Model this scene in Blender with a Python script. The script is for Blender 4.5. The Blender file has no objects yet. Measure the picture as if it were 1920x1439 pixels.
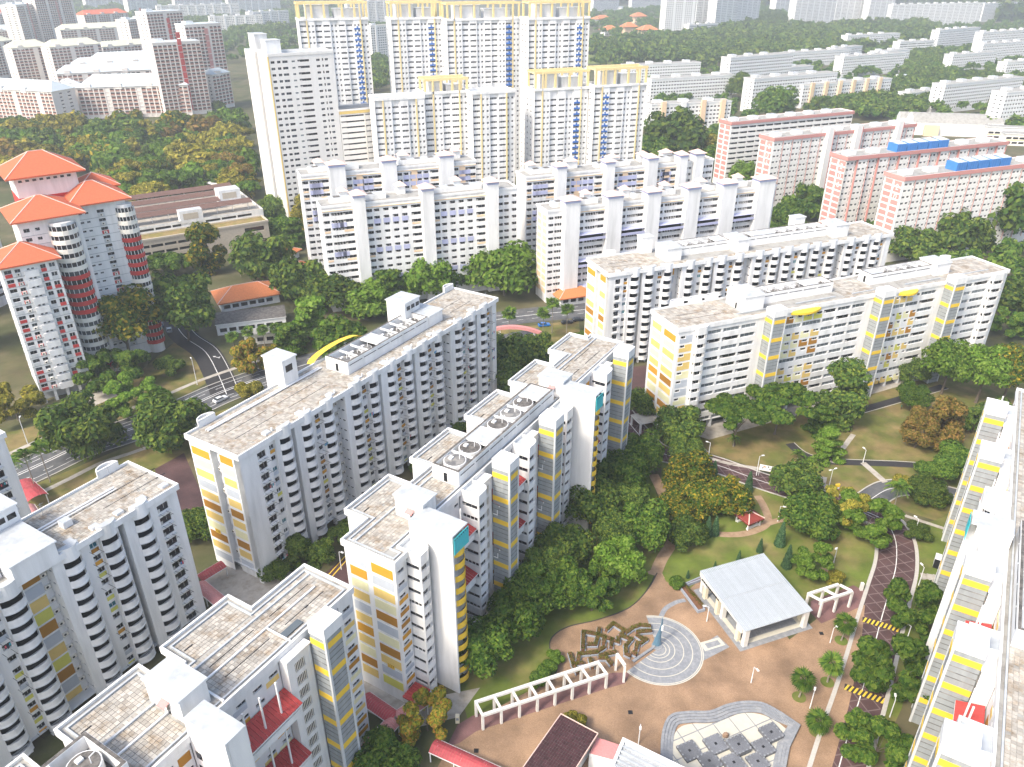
import bpy, math, random
from math import sin, cos, pi, radians, atan2, hypot
from mathutils import Vector, Matrix
random.seed(7)
sc = bpy.context.scene
COL = sc.collection

# ------------------------------------------------------------------ camera
CAM_H = 118.0; PITCH = radians(28.5); FPX = 1461.0
cam = bpy.data.cameras.new("camera"); cam.sensor_width = 36.0; cam.lens = 36.0*FPX/1920.0
cam.clip_start = 1.0; cam.clip_end = 12000.0
camo = bpy.data.objects.new("camera", cam); COL.objects.link(camo)
camo.location = (0, 0, CAM_H); camo.rotation_euler = (pi/2-PITCH, 0, 0)
sc.camera = camo

# ------------------------------------------------------------------ sky, sun, exposure
SUN_EL, SUN_AZ = radians(47), atan2(-0.72, -0.69)      # azimuth: direction towards the sun (x, y)
w = bpy.data.worlds.new("World"); sc.world = w; w.use_nodes = True
nt = w.node_tree; bg = nt.nodes["Background"]
sky = nt.nodes.new("ShaderNodeTexSky"); sky.sky_type = 'NISHITA'; sky.sun_disc = False
sky.sun_elevation = SUN_EL; sky.sun_rotation = SUN_AZ; sky.air_density = 1.0; sky.dust_density = 4.0; sky.ozone_density = 1.2
nt.links.new(sky.outputs[0], bg.inputs[0]); bg.inputs[1].default_value = 0.15
sl = bpy.data.lights.new("sun", 'SUN'); sl.energy = 1.8; sl.angle = radians(11); sl.color = (1.0, 0.92, 0.80)
so = bpy.data.objects.new("sun", sl); COL.objects.link(so)
sd = Vector((sin(SUN_AZ)*cos(SUN_EL), cos(SUN_AZ)*cos(SUN_EL), sin(SUN_EL)))
so.rotation_euler = sd.to_track_quat('Z', 'Y').to_euler(); so.location = (0, 0, 300)
vs = sc.view_settings; vs.view_transform = 'Standard'; vs.look = 'None'; vs.gamma = 1.0; vs.use_curve_mapping = False
vs.exposure = 1.18
cy = sc.cycles; cy.use_denoising = True; cy.max_bounces = 5; cy.diffuse_bounces = 2; cy.glossy_bounces = 1; cy.use_adaptive_sampling = True; cy.adaptive_threshold = .02
cy.transmission_bounces = 2; cy.volume_bounces = 0; cy.transparent_max_bounces = 8

# ------------------------------------------------------------------ helpers
def G(px, py, z=0.0):
    """point of the place at height z seen at photo pixel (px, py)"""
    x = (px-960)/FPX; y = (py-719.5)/FPX
    d = (x, cos(PITCH)-y*sin(PITCH), -sin(PITCH)-y*cos(PITCH))
    t = (z-CAM_H)/d[2]
    return Vector((d[0]*t, d[1]*t, z))
def depth_at(p):
    return p[1]*cos(PITCH)+(CAM_H-p[2])*sin(PITCH)
def UV(u, v, az, z=0.0):
    a = radians(az)
    return Vector((u*sin(a)+v*cos(a), u*cos(a)-v*sin(a), z))

MATS = {}
def M(name, col, rough=.85, var=.0, scale=.5, streak=False, bump=0., bscale=20., island=0., objr=0., spec=.3, metal=0., col2=None, cthr=(.45,.6)):
    if name in MATS: return MATS[name]
    m = bpy.data.materials.new(name); m.use_nodes = True; MATS[name] = m
    n = m.node_tree.nodes; l = m.node_tree.links; p = n["Principled BSDF"]
    p.inputs["Roughness"].default_value = rough; p.inputs["Specular IOR Level"].default_value = spec; p.inputs["Metallic"].default_value = metal
    c = (*col, 1)
    last = None
    def mixin(fac_out, c2, prev, mode='MIX'):
        mx = n.new("ShaderNodeMix"); mx.data_type = 'RGBA'; mx.blend_type = mode
        if fac_out is not None: l.new(fac_out, mx.inputs[0])
        if prev is None: mx.inputs[6].default_value = c
        else: l.new(prev, mx.inputs[6])
        mx.inputs[7].default_value = (*c2, 1)
        return mx.outputs[2]
    geo = n.new("ShaderNodeNewGeometry")
    pos = geo.outputs["Position"]
    if col2 is not None:
        ns = n.new("ShaderNodeTexNoise"); ns.inputs["Scale"].default_value = scale; ns.inputs["Detail"].default_value = 6; ns.inputs["Roughness"].default_value = .62
        mp = n.new("ShaderNodeMapping"); mp.inputs["Scale"].default_value = (1, 1, .12) if streak else (1, 1, 1)
        l.new(pos, mp.inputs[0]); l.new(mp.outputs[0], ns.inputs["Vector"])
        cr = n.new("ShaderNodeMapRange"); cr.inputs[1].default_value = cthr[0]; cr.inputs[2].default_value = cthr[1]
        l.new(ns.outputs["Fac"], cr.inputs[0])
        last = mixin(cr.outputs[0], col2, last)
    if var > 0:
        ns = n.new("ShaderNodeTexNoise"); ns.inputs["Scale"].default_value = scale*2.3; ns.inputs["Detail"].default_value = 5
        mp = n.new("ShaderNodeMapping"); mp.inputs["Scale"].default_value = (1, 1, .15) if streak else (1, 1, 1)
        l.new(pos, mp.inputs[0]); l.new(mp.outputs[0], ns.inputs["Vector"])
        mr = n.new("ShaderNodeMapRange"); mr.inputs[1].default_value = .3; mr.inputs[2].default_value = .7
        mr.inputs[3].default_value = 1-var; mr.inputs[4].default_value = 1+var*.6
        l.new(ns.outputs["Fac"], mr.inputs[0])
        hs = n.new("ShaderNodeHueSaturation"); l.new(mr.outputs[0], hs.inputs["Value"])
        if last is None: hs.inputs["Color"].default_value = c
        else: l.new(last, hs.inputs["Color"])
        last = hs.outputs[0]
    for amt, src in ((island, "i"), (objr, "o")):
        if amt > 0:
            if src == "i": out = geo.outputs["Random Per Island"]
            else: out = n.new("ShaderNodeObjectInfo").outputs["Random"]
            mr = n.new("ShaderNodeMapRange"); mr.inputs[3].default_value = 1-amt; mr.inputs[4].default_value = 1+amt
            l.new(out, mr.inputs[0])
            hs = n.new("ShaderNodeHueSaturation"); l.new(mr.outputs[0], hs.inputs["Value"])
            if last is None: hs.inputs["Color"].default_value = c
            else: l.new(last, hs.inputs["Color"])
            last = hs.outputs[0]
    if last is None: p.inputs["Base Color"].default_value = c
    else: l.new(last, p.inputs["Base Color"])
    if bump > 0:
        ns = n.new("ShaderNodeTexNoise"); ns.inputs["Scale"].default_value = bscale; ns.inputs["Detail"].default_value = 3
        l.new(pos, ns.inputs["Vector"])
        bp = n.new("ShaderNodeBump"); bp.inputs["Strength"].default_value = bump; bp.inputs["Distance"].default_value = .05
        l.new(ns.outputs["Fac"], bp.inputs["Height"]); l.new(bp.outputs[0], p.inputs["Normal"])
    return m

def leafmat(name, cols, trans=.35):
    """foliage: colour picked per leaf spray, partly translucent"""
    m = bpy.data.materials.new(name); m.use_nodes = True; MATS[name] = m
    n = m.node_tree.nodes; l = m.node_tree.links
    n.remove(n["Principled BSDF"]); out = n["Material Output"]
    geo = n.new("ShaderNodeNewGeometry"); oi = n.new("ShaderNodeObjectInfo")
    cr = n.new("ShaderNodeValToRGB"); cr.color_ramp.interpolation = 'LINEAR'
    els = cr.color_ramp.elements
    while len(els) < len(cols): els.new(.5)
    for i, c in enumerate(cols):
        els[i].position = i/(len(cols)-1); els[i].color = (*c, 1)
    l.new(geo.outputs["Random Per Island"], cr.inputs[0])
    mr = n.new("ShaderNodeMapRange"); mr.inputs[3].default_value = .78; mr.inputs[4].default_value = 1.22
    l.new(oi.outputs["Random"], mr.inputs[0])
    hs = n.new("ShaderNodeHueSaturation"); l.new(cr.outputs[0], hs.inputs["Color"]); l.new(mr.outputs[0], hs.inputs["Value"])
    d = n.new("ShaderNodeBsdfDiffuse"); t = n.new("ShaderNodeBsdfTranslucent"); mx = n.new("ShaderNodeMixShader"); mx.inputs[0].default_value = trans
    l.new(hs.outputs[0], d.inputs[0]); l.new(hs.outputs[0], t.inputs[0])
    l.new(d.outputs[0], mx.inputs[1]); l.new(t.outputs[0], mx.inputs[2]); l.new(mx.outputs[0], out.inputs[0])
    return m

# paints and materials (real-world base colours)
WHITE = M("white_paint", (.80,.80,.785), .8, col2=(.58,.585,.565), scale=.3, streak=True, cthr=(.47,.78), var=.07)
WHITE2 = M("white_plaster", (.76,.765,.75), .85, var=.07, scale=.4, streak=True)
GREYW = M("light_grey_paint", (.58,.60,.60), .85, var=.07, scale=.4, streak=True)
CREAM = M("cream_paint", (.80,.765,.68), .85, var=.05, scale=.3, streak=True)
IVORY = M("ivory_paint", (.80,.78,.735), .85, var=.05, scale=.3, streak=True)
GREY = M("grey_concrete", (.30,.325,.33), .9, var=.14, scale=.5, streak=True)
DGREY = M("dark_concrete", (.13,.13,.13), .95, col2=(.26,.25,.23), scale=.7)
SOOT = M("weathered_roof_felt", (.075,.07,.065), .95, col2=(.2,.185,.165), scale=1.2, cthr=(.4,.7))
TILE = M("roof_slab", (.39,.365,.32), .95, col2=(.26,.20,.135), scale=.5, cthr=(.48,.7), island=.24)
ROOFG = M("grey_roof", (.34,.335,.31), .9, col2=(.22,.21,.19), scale=.5, cthr=(.45,.7))
ROOFW = M("white_roof", (.44,.47,.49), .85, col2=(.34,.36,.37), scale=.45, cthr=(.47,.72), var=.08)
ROOFBL = M("pale_blue_roof", (.50,.56,.58), .7, var=.06, scale=.1)
ROOFGR = M("pale_green_roof", (.55,.55,.42), .7, var=.06, scale=.1)
ORANGE = M("orange_panel", (.60,.30,.03), .7, objr=.08, var=.05)
BROWN = M("ochre_panel", (.40,.19,.025), .7, objr=.1, var=.05)
YEL = M("yellow_panel", (.74,.54,.18), .7, objr=.06, var=.04)
PALE = M("pale_yellow_panel", (.78,.75,.47), .7, objr=.05, var=.04)
LIME = M("lime_panel", (.62,.60,.12), .7, objr=.08, var=.04)
PGREY = M("blue_grey_panel", (.47,.51,.56), .7, objr=.06, var=.05)
BAND = M("yellow_band", (.82,.55,.05), .6, var=.04)
LILAC = M("lilac_panel", (.46,.48,.66), .7, objr=.08)
PINKHAT = M("pink_roof_tile", (.68,.50,.43), .8, var=.06)
PEACH = M("peach_panel", (.78,.58,.38), .8, objr=.05)
ROSE = M("rose_panel", (.56,.26,.23), .8, objr=.08)
REDP = M("red_paint", (.52,.045,.04), .7, objr=.12)
TERRA = M("orange_red_roof_tile", (.55,.13,.06), .8, var=.1, scale=.8)
TERRA2 = M("terracotta_roof_tile", (.56,.19,.07), .85, var=.14, scale=.8)
REDROOF = M("red_awning_tile", (.42,.055,.05), .6, var=.12, scale=1.2, island=.1)
REDROOFP = M("faded_red_roofing", (.55,.24,.23), .7, var=.1, scale=1.2)
BRIDGE = M("crimson_roofing", (.42,.07,.08), .6, var=.12, scale=1.0, island=.08)
TEAL = M("teal_sheet", (.05,.50,.55), .5, var=.05)
BLUEP = M("blue_panel", (.03,.13,.42), .6, objr=.1)
BLUET = M("blue_tank_screen", (.05,.20,.50), .5, var=.08)
MAROON = M("maroon_tiles", (.055,.022,.025), .6, island=.3)
BLACK = M("black_metal", (.015,.015,.017), .6)
STEEL = M("galvanised_steel", (.45,.46,.47), .45, metal=.5)
PVC = M("white_pipe", (.74,.75,.75), .5)
def glassmat(name, c0, c1):
    m = M(name, c0, .12, spec=.5); n = m.node_tree.nodes; l = m.node_tree.links
    oi = n.new("ShaderNodeObjectInfo"); cr = n.new("ShaderNodeValToRGB")
    cr.color_ramp.elements[0].color = (*c0, 1); cr.color_ramp.elements[1].color = (*c1, 1)
    cr.color_ramp.elements[0].position = .35; cr.color_ramp.elements[1].position = 1.0
    l.new(oi.outputs["Random"], cr.inputs[0]); l.new(cr.outputs[0], n["Principled BSDF"].inputs["Base Color"]); return m
GLASS = glassmat("window_glass", (.008,.011,.016), (.075,.09,.10))
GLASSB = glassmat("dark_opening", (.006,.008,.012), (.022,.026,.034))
GLASSG = glassmat("grey_glazing", (.10,.12,.13), (.28,.31,.32))
GLASST = glassmat("tinted_glazing", (.03,.14,.18), (.12,.32,.34))
CURT = M("curtain", (.45,.44,.41), .9, objr=.3)

class MB:
    """collects faces of one mesh"""
    def __init__(s): s.v = []; s.f = []; s.m = []; s.mats = []
    def mi(s, mat):
        if mat not in s.mats: s.mats.append(mat)
        return s.mats.index(mat)
    def poly(s, pts, mat):
        b = len(s.v); s.v.extend([tuple(p) for p in pts]); s.f.append(tuple(range(b, b+len(pts)))); s.m.append(s.mi(mat))
    def box(s, x0, y0, z0, x1, y1, z1, mat, top=None):
        b = len(s.v); s.v.extend([(x0,y0,z0),(x1,y0,z0),(x1,y1,z0),(x0,y1,z0),(x0,y0,z1),(x1,y0,z1),(x1,y1,z1),(x0,y1,z1)])
        i = s.mi(mat); j = s.mi(top) if top else i
        for q, k in (((0,3,2,1),i),((4,5,6,7),j),((0,1,5,4),i),((1,2,6,5),i),((2,3,7,6),i),((3,0,4,7),i)):
            s.f.append(tuple(b+t for t in q)); s.m.append(k)
    def beam(s, a, c, wd, ht, mat):
        """box from a to c, wd wide, ht tall (upwards from a/c height)"""
        a = Vector(a); c = Vector(c); d = (c-a); d2 = Vector((d.x, d.y, 0))
        if d2.length < 1e-6: d2 = Vector((1,0,0))
        d2.normalize(); n = Vector((-d2.y, d2.x, 0))*wd/2; up = Vector((0,0,ht))
        b = len(s.v); s.v.extend([tuple(p) for p in (a-n, c-n, c+n, a+n, a-n+up, c-n+up, c+n+up, a+n+up)])
        i = s.mi(mat)
        for q in ((0,3,2,1),(4,5,6,7),(0,1,5,4),(1,2,6,5),(2,3,7,6),(3,0,4,7)):
            s.f.append(tuple(b+t for t in q)); s.m.append(i)
    def prism(s, pts, z0, z1, mat, top=None, cap=True, bottom=False):
        n = len(pts)
        for k in range(n):
            a = pts[k]; c = pts[(k+1) % n]
            s.poly([(a[0],a[1],z0),(c[0],c[1],z0),(c[0],c[1],z1),(a[0],a[1],z1)], mat)
        if cap: s.poly([(p[0],p[1],z1) for p in pts], top or mat)
        if bottom: s.poly([(p[0],p[1],z0) for p in reversed(pts)], mat)
    def ring(s, po, pin, z0, z1, mat, inner_z0=None):
        n = len(po); iz = z0 if inner_z0 is None else inner_z0
        for k in range(n):
            a = po[k]; c = po[(k+1) % n]; e = pin[k]; g = pin[(k+1) % n]
            s.poly([(a[0],a[1],z0),(c[0],c[1],z0),(c[0],c[1],z1),(a[0],a[1],z1)], mat)
            s.poly([(a[0],a[1],z1),(c[0],c[1],z1),(g[0],g[1],z1),(e[0],e[1],z1)], mat)
            s.poly([(g[0],g[1],iz),(e[0],e[1],iz),(e[0],e[1],z1),(g[0],g[1],z1)], mat)
            if iz == z0: s.poly([(c[0],c[1],z0),(a[0],a[1],z0),(e[0],e[1],z0),(g[0],g[1],z0)], mat)
    def cyl(s, x, y, z0, z1, r, mat, n=14, top=None, r1=None):
        r1 = r if r1 is None else r1
        p = [(x+r*cos(2*pi*k/n), y+r*sin(2*pi*k/n)) for k in range(n)]; q = [(x+r1*cos(2*pi*k/n), y+r1*sin(2*pi*k/n)) for k in range(n)]
        for k in range(n):
            j = (k+1) % n
            s.poly([(*p[k],z0),(*p[j],z0),(*q[j],z1),(*q[k],z1)], mat)
        s.poly([(*t,z1) for t in q], top or mat)
    def tube(s, pts, rad, mat, n=6):
        pts = [Vector(p) for p in pts]; rs = rad if isinstance(rad, (list, tuple)) else [rad]*len(pts)
        b = len(s.v); i = s.mi(mat)
        for k, p in enumerate(pts):
            d = (pts[min(k+1, len(pts)-1)]-pts[max(k-1, 0)]).normalized()
            x = d.orthogonal().normalized(); y = d.cross(x)
            if k == 0: x0 = x
            else:
                x = (x0-d*x0.dot(d)); x = x.normalized() if x.length > 1e-6 else d.orthogonal().normalized(); y = d.cross(x); x0 = x
            for j in range(n):
                a = 2*pi*j/n; s.v.append(tuple(p+(x*cos(a)+y*sin(a))*rs[k]))
        for k in range(len(pts)-1):
            for j in range(n):
                s.f.append((b+k*n+j, b+k*n+(j+1) % n, b+(k+1)*n+(j+1) % n, b+(k+1)*n+j)); s.m.append(i)
        s.f.append(tuple(b+(len(pts)-1)*n+j for j in range(n))); s.m.append(i)
        s.f.append(tuple(b+j for j in reversed(range(n)))); s.m.append(i)
    def wall(s, p0, p1, z0, z1, holes, mat, depth=.25, back=None):
        """upright wall p0->p1, outside on the right hand, with real openings (u0,u1,za,zb)"""
        dx, dy = p1[0]-p0[0], p1[1]-p0[1]; L = hypot(dx, dy); ux, uy = dx/L, dy/L; ix, iy = -uy, ux
        P = lambda u, z, d=0.: (p0[0]+ux*u+ix*d, p0[1]+uy*u+iy*d, z)
        zs = sorted({z0, z1} | {h[2] for h in holes} | {h[3] for h in holes}); zs = [z for z in zs if z0 <= z <= z1]
        for a, b in zip(zs, zs[1:]):
            if b-a < 1e-5: continue
            hs = sorted([h for h in holes if h[2] <= a+1e-6 and h[3] >= b-1e-6]); u = 0.
            for h in hs:
                if h[0]-u > 1e-4: s.poly([P(u,a),P(h[0],a),P(h[0],b),P(u,b)], mat)
                u = max(u, h[1])
            if L-u > 1e-4: s.poly([P(u,a),P(L,a),P(L,b),P(u,b)], mat)
        for h in holes:
            a, b, c, d = h[:4]; e = depth
            s.poly([P(a,c),P(b,c),P(b,c,e),P(a,c,e)], mat); s.poly([P(b,d),P(a,d),P(a,d,e),P(b,d,e)], mat)
            s.poly([P(a,d),P(a,c),P(a,c,e),P(a,d,e)], mat); s.poly([P(b,c),P(b,d),P(b,d,e),P(b,c,e)], mat)
            if back: s.poly([P(a,c,e),P(b,c,e),P(b,d,e),P(a,d,e)], back)
    def mesh(s, name):
        me = bpy.data.meshes.new(name); me.from_pydata(s.v, [], s.f)
        for m in s.mats: me.materials.append(m)
        me.polygons.foreach_set("material_index", s.m); me.update(); return me
    def build(s, name, parent=None, loc=(0,0,0), rz=0.):
        return obj(name, s.mesh(name), parent, loc, rz)

def obj(name, me, parent=None, loc=(0,0,0), rz=0., scale=None):
    o = bpy.data.objects.new(name, me); o.location = loc
    if rz: o.rotation_euler = (0,0,rz)
    if scale: o.scale = scale
    if parent: o.parent = parent
    COL.objects.link(o); return o
def tag(o, label, cat=None, group=None, kind=None):
    if label: o["label"] = label
    if cat: o["category"] = cat
    if group: o["group"] = group
    if kind: o["kind"] = kind
    return o
def thing(name, label, cat, loc=(0,0,0), rz=0., group=None):
    return tag(obj(name, None, None, loc, rz), label, cat, group)
CACHE = {}
def ubox(mat):
    k = ("ub", mat.name)
    if k not in CACHE:
        b = MB(); b.box(0,0,0,1,1,1,mat); CACHE[k] = b.mesh("box_"+mat.name)
    return CACHE[k]
def bpart(name, parent, x0, y0, z0, x1, y1, z1, mat):
    return obj(name, ubox(mat), parent, (x0,y0,z0), 0, (x1-x0, y1-y0, z1-z0))
def offset(pts, d):
    """offset a counter-clockwise polygon outwards by d (mitred)"""
    n = len(pts); out = []
    for k in range(n):
        a = Vector(pts[k-1]).to_2d(); b = Vector(pts[k]).to_2d(); c = Vector(pts[(k+1) % n]).to_2d()
        e = (b-a).normalized(); f = (c-b).normalized()
        n1 = Vector((e.y,-e.x)); n2 = Vector((f.y,-f.x)); q = 1+n1.dot(n2)
        m = (n1+n2)/q if q > .1 else n1
        out.append((b.x+m.x*d, b.y+m.y*d))
    return out
def window_mesh(wd, ht, dp, style):
    k = ("win", round(wd,2), round(ht,2), round(dp,2), style)
    if k in CACHE: return CACHE[k]
    b = MB(); h = wd/2; y = dp-.02
    if style in ('dark','open'): b.poly([(-h,y,0),(h,y,0),(h,y,ht),(-h,y,ht)], GLASSB); n = 0; fm = WHITE2
    elif style == 'grey': b.poly([(-h,y,0),(h,y,0),(h,y,ht),(-h,y,ht)], GLASSG); n = max(2, int(wd/1.3)); fm = GREYW
    elif style == 'tint': b.poly([(-h,y,0),(h,y,0),(h,y,ht),(-h,y,ht)], GLASST); n = max(2, int(wd/.7)); fm = WHITE
    elif style == 'pane': b.poly([(-h,y,0),(h,y,0),(h,y,ht),(-h,y,ht)], GLASS); n = max(2, int(wd/.75)); fm = WHITE
    else: b.poly([(-h,y,0),(h,y,0),(h,y,ht),(-h,y,ht)], GLASS); n = 2 if wd > 1.0 else 1; fm = STEEL
    t = .05 if style != 'pane' else .09
    if style == 'open': pass
    elif style != 'dark':
        for j in range(n+1):
            x = -h+wd*j/n; x = min(max(x, -h+t/2), h-t/2)
            b.box(x-t/2, y-.07, 0, x+t/2, y-.005, ht, fm)
        b.box(-h+t, y-.06, ht-t, h-t, y-.01, ht, fm); b.box(-h+t, y-.06, 0, h-t, y-.01, t, fm)
    elif wd > 1.0:
        b.box(-h+.05, y-.12, 0, -h+.05+wd*.22, y-.03, ht*.45, CURT)
        b.box(h*.2, y-.1, ht*.3, h*.2+.06, y-.04, ht, STEEL)
    CACHE[k] = b.mesh("window"); return CACHE[k]

class Bld:
    """a building in its own frame: x along the front, front faces -y, origin at the front's near end"""
    def __init__(s, name, label, cat, loc, rz, group=None):
        s.r = thing(name, label, cat, loc, rz, group); s.w = MB()
    def face(s, p0, p1, z0, z1, holes, mat, depth=.25, wname='window', loose=True):
        """holes: (u0,u1,za,zb,style)"""
        s.w.wall(p0, p1, z0, z1, [h[:4] for h in holes], mat, depth, None if loose else GLASSB)
        if not loose: return
        dx, dy = p1[0]-p0[0], p1[1]-p0[1]; L = hypot(dx,dy); ux, uy = dx/L, dy/L; rz = atan2(uy, ux)
        for h in holes:
            if h[4] is None: continue
            u = (h[0]+h[1])/2
            obj(wname, window_mesh(h[1]-h[0], h[3]-h[2], depth, h[4]), s.r, (p0[0]+ux*u, p0[1]+uy*u, h[2]), rz)
    def box(s, name, *a): return bpart(name, s.r, *a)
    def done(s, wname='wall'): return s.w.build(wname, s.r)

def tiles(parent, x0, y0, x1, y1, z, t=.62, th=.07, gap=.06, mat=None, skip=(), prob=.985):
    """loose laid roof slabs, too many to pick apart one by one"""
    b = MB(); mat = mat or TILE; nx = max(1, int((x1-x0)/t)); ny = max(1, int((y1-y0)/t)); dx = (x1-x0)/nx; dy = (y1-y0)/ny
    i = b.mi(mat)
    for a in range(nx):
        for c in range(ny):
            xa, ya = x0+a*dx, y0+c*dy; xb, yb = xa+dx, ya+dy
            if random.random() > prob: continue
            if any(xb > k[0] and xa < k[2] and yb > k[1] and ya < k[3] for k in skip): continue
            h = z+th+random.uniform(-.012,.012); g = gap/2; n = len(b.v)
            b.v.extend([(xa+g,ya+g,z),(xb-g,ya+g,z),(xb-g,yb-g,z),(xa+g,yb-g,z),(xa+g,ya+g,h),(xb-g,ya+g,h),(xb-g,yb-g,h),(xa+g,yb-g,h)])
            for q in ((4,5,6,7),(0,1,5,4),(1,2,6,5),(2,3,7,6),(3,0,4,7)): b.f.append(tuple(n+t_ for t_ in q)); b.m.append(i)
    o = b.build("roof_slabs", parent); o["kind"] = "stuff"; return o
# ================================================================== ground
def sheet(name, pts, z, mat, kind="structure", thick=0., parent=None):
    b = MB(); P = [(p[0],p[1]) for p in pts]
    a = sum(P[i][0]*P[(i+1) % len(P)][1]-P[(i+1) % len(P)][0]*P[i][1] for i in range(len(P)))
    if a < 0: P.reverse()
    if thick: b.prism(P, z-thick, z, mat)
    else: b.poly([(x,y,z) for x,y in P], mat)
    o = b.build(name, parent)
    if kind and not parent: o["kind"] = kind
    return o
def gpoly(*px): return [G(*p) for p in px]
def smooth(pts, n=6, closed=False):
    P = [Vector(p) for p in pts]; out = []; m = len(P)
    for i in range(m if closed else m-1):
        p0 = P[(i-1) % m] if closed or i > 0 else P[0]; p1 = P[i]; p2 = P[(i+1) % m]; p3 = P[(i+2) % m] if closed or i < m-2 else P[-1]
        for k in range(n):
            t = k/n; out.append(.5*((2*p1)+(-p0+p2)*t+(2*p0-5*p1+4*p2-p3)*t*t+(-p0+3*p1-3*p2+p3)*t**3))
    if not closed: out.append(P[-1])
    return out
def ribbon(name, path, wd, z, mat, kind="structure", off=0., parent=None, ht=0.):
    b = MB(); L = []; R_ = []
    for i, p in enumerate(path):
        d = (path[min(i+1,len(path)-1)]-path[max(i-1,0)]); d.z = 0; d.normalize(); n = Vector((-d.y,d.x,0))
        w_ = wd[i] if isinstance(wd,(list,tuple)) else wd
        L.append(p+n*(off+w_/2)); R_.append(p+n*(off-w_/2))
    for i in range(len(path)-1):
        a, c, e, f = R_[i], R_[i+1], L[i+1], L[i]
        b.poly([(a.x,a.y,z+ht),(c.x,c.y,z+ht),(e.x,e.y,z+ht),(f.x,f.y,z+ht)], mat)
        if ht:
            b.poly([(c.x,c.y,z),(a.x,a.y,z),(a.x,a.y,z+ht),(c.x,c.y,z+ht)][::-1], mat); b.poly([(f.x,f.y,z),(e.x,e.y,z),(e.x,e.y,z+ht),(f.x,f.y,z+ht)][::-1], mat)
    o = b.build(name, parent)
    if kind and not parent: o["kind"] = kind
    return o
GRASS = M("lawn_grass", (.115,.155,.025), .95, col2=(.20,.175,.06), scale=.09, cthr=(.46,.66), var=.3, bump=.5, bscale=3)
GRASS2 = M("worn_turf", (.12,.13,.03), .95, col2=(.21,.16,.065), scale=.12, cthr=(.42,.6), var=.25, bump=.4, bscale=3)
UNDER = M("rough_ground", (.065,.075,.026), .95, col2=(.13,.11,.06), scale=.05, cthr=(.4,.65), var=.3, bump=.5, bscale=2)
ASPH = M("asphalt", (.085,.09,.095), .9, col2=(.14,.14,.14), scale=.3, cthr=(.45,.7), var=.12)
ASPHD = M("dark_asphalt", (.035,.034,.036), .9, var=.15)
PAINT = M("road_paint", (.75,.75,.73), .7, var=.08, scale=3)
PAINTY = M("yellow_road_paint", (.72,.50,.05), .7, var=.08, scale=3)
PAVE = M("concrete_paving", (.42,.39,.34), .9, col2=(.30,.27,.22), scale=.5, cthr=(.45,.7), var=.1)
KERB = M("kerb_stone", (.46,.44,.40), .9, var=.12, scale=1.5)
def brickmat(name, c1, c2, mortar, sc=1.0, rot=0.):
    m = M(name, c1, .9); n = m.node_tree.nodes; l = m.node_tree.links; p = n["Principled BSDF"]
    g = n.new("ShaderNodeNewGeometry"); mp = n.new("ShaderNodeMapping"); mp.inputs["Rotation"].default_value = (0,0,rot); l.new(g.outputs["Position"], mp.inputs[0])
    br = n.new("ShaderNodeTexBrick"); br.inputs["Scale"].default_value = sc; br.inputs["Mortar Size"].default_value = .025
    br.inputs["Color1"].default_value = (*c1,1); br.inputs["Color2"].default_value = (*c2,1); br.inputs["Mortar"].default_value = (*mortar,1)
    l.new(mp.outputs[0], br.inputs["Vector"]); ns = n.new("ShaderNodeTexNoise"); ns.inputs["Scale"].default_value = .16; ns.inputs["Detail"].default_value = 7; l.new(g.outputs["Position"], ns.inputs["Vector"])
    mr = n.new("ShaderNodeMapRange"); mr.inputs[1].default_value = .3; mr.inputs[2].default_value = .72; mr.inputs[3].default_value = .6; mr.inputs[4].default_value = 1.25; l.new(ns.outputs["Fac"], mr.inputs[0])
    hs = n.new("ShaderNodeHueSaturation"); l.new(br.outputs["Color"], hs.inputs["Color"]); l.new(mr.outputs[0], hs.inputs["Value"]); l.new(hs.outputs[0], p.inputs["Base Color"]); return m
PLAZA = brickmat("square_paving", (.38,.25,.155), (.29,.185,.11), (.22,.15,.10), 2.6, .5)
BRICKR = brickmat("purple_brick_road", (.115,.060,.058), (.085,.045,.045), (.06,.045,.045), 3.0, radians(31))
BRICKP = brickmat("plum_brick_path", (.24,.12,.115), (.19,.095,.09), (.13,.09,.085), 3.0, .4)
GRANITE = M("grey_granite", (.22,.235,.255), .8, col2=(.28,.29,.30), scale=1.0, var=.1)
PALEST = M("pale_stone", (.52,.50,.42), .8, var=.06)
TAN = M("tan_path", (.34,.24,.155), .9, col2=(.25,.16,.095), scale=.6, cthr=(.45,.7), var=.12)

R_ = 7000.
g = sheet("ground", [(-R_,-R_),(R_,-R_),(R_,R_),(-R_,R_)], 0, UNDER)
# lawns
sheet("lawn", gpoly((1180,800),(1340,820),(1480,760),(1700,700),(1960,700),(1960,900),(1830,1000),(1700,960),(1560,925),(1300,840),(1180,780)), .02, GRASS2)
sheet("lawn", gpoly((1240,850),(1420,910),(1640,1000),(1660,1040),(1615,1130),(1520,1120),(1440,1150),(1300,1115),(1240,1110),(1228,1085),(1262,1010),(1240,950)), .024, GRASS)
sheet("lawn", gpoly((1690,985),(1740,980),(1800,960),(1790,1040),(1730,1200),(1690,1330),(1640,1439),(1600,1439),(1690,1150),(1720,1050)), .022, GRASS)
sheet("lawn", gpoly((880,1360),(1010,1290),(1045,1262),(1030,1215),(1060,1178),(1130,1165),(1190,1140),(1222,1090),(1250,1010),(1215,860),(1130,860),(1000,1100),(860,1290)), .021, GRASS)
sheet("lawn", gpoly((0,815),(100,790),(240,715),(330,640),(360,620),(395,690),(385,720),(300,770),(200,790),(100,830),(0,868)), .021, GRASS2)
sheet("lawn", gpoly((0,935),(100,895),(250,832),(330,800),(430,765),(330,900),(200,960),(60,1000),(0,1000)), .021, GRASS2)
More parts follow.
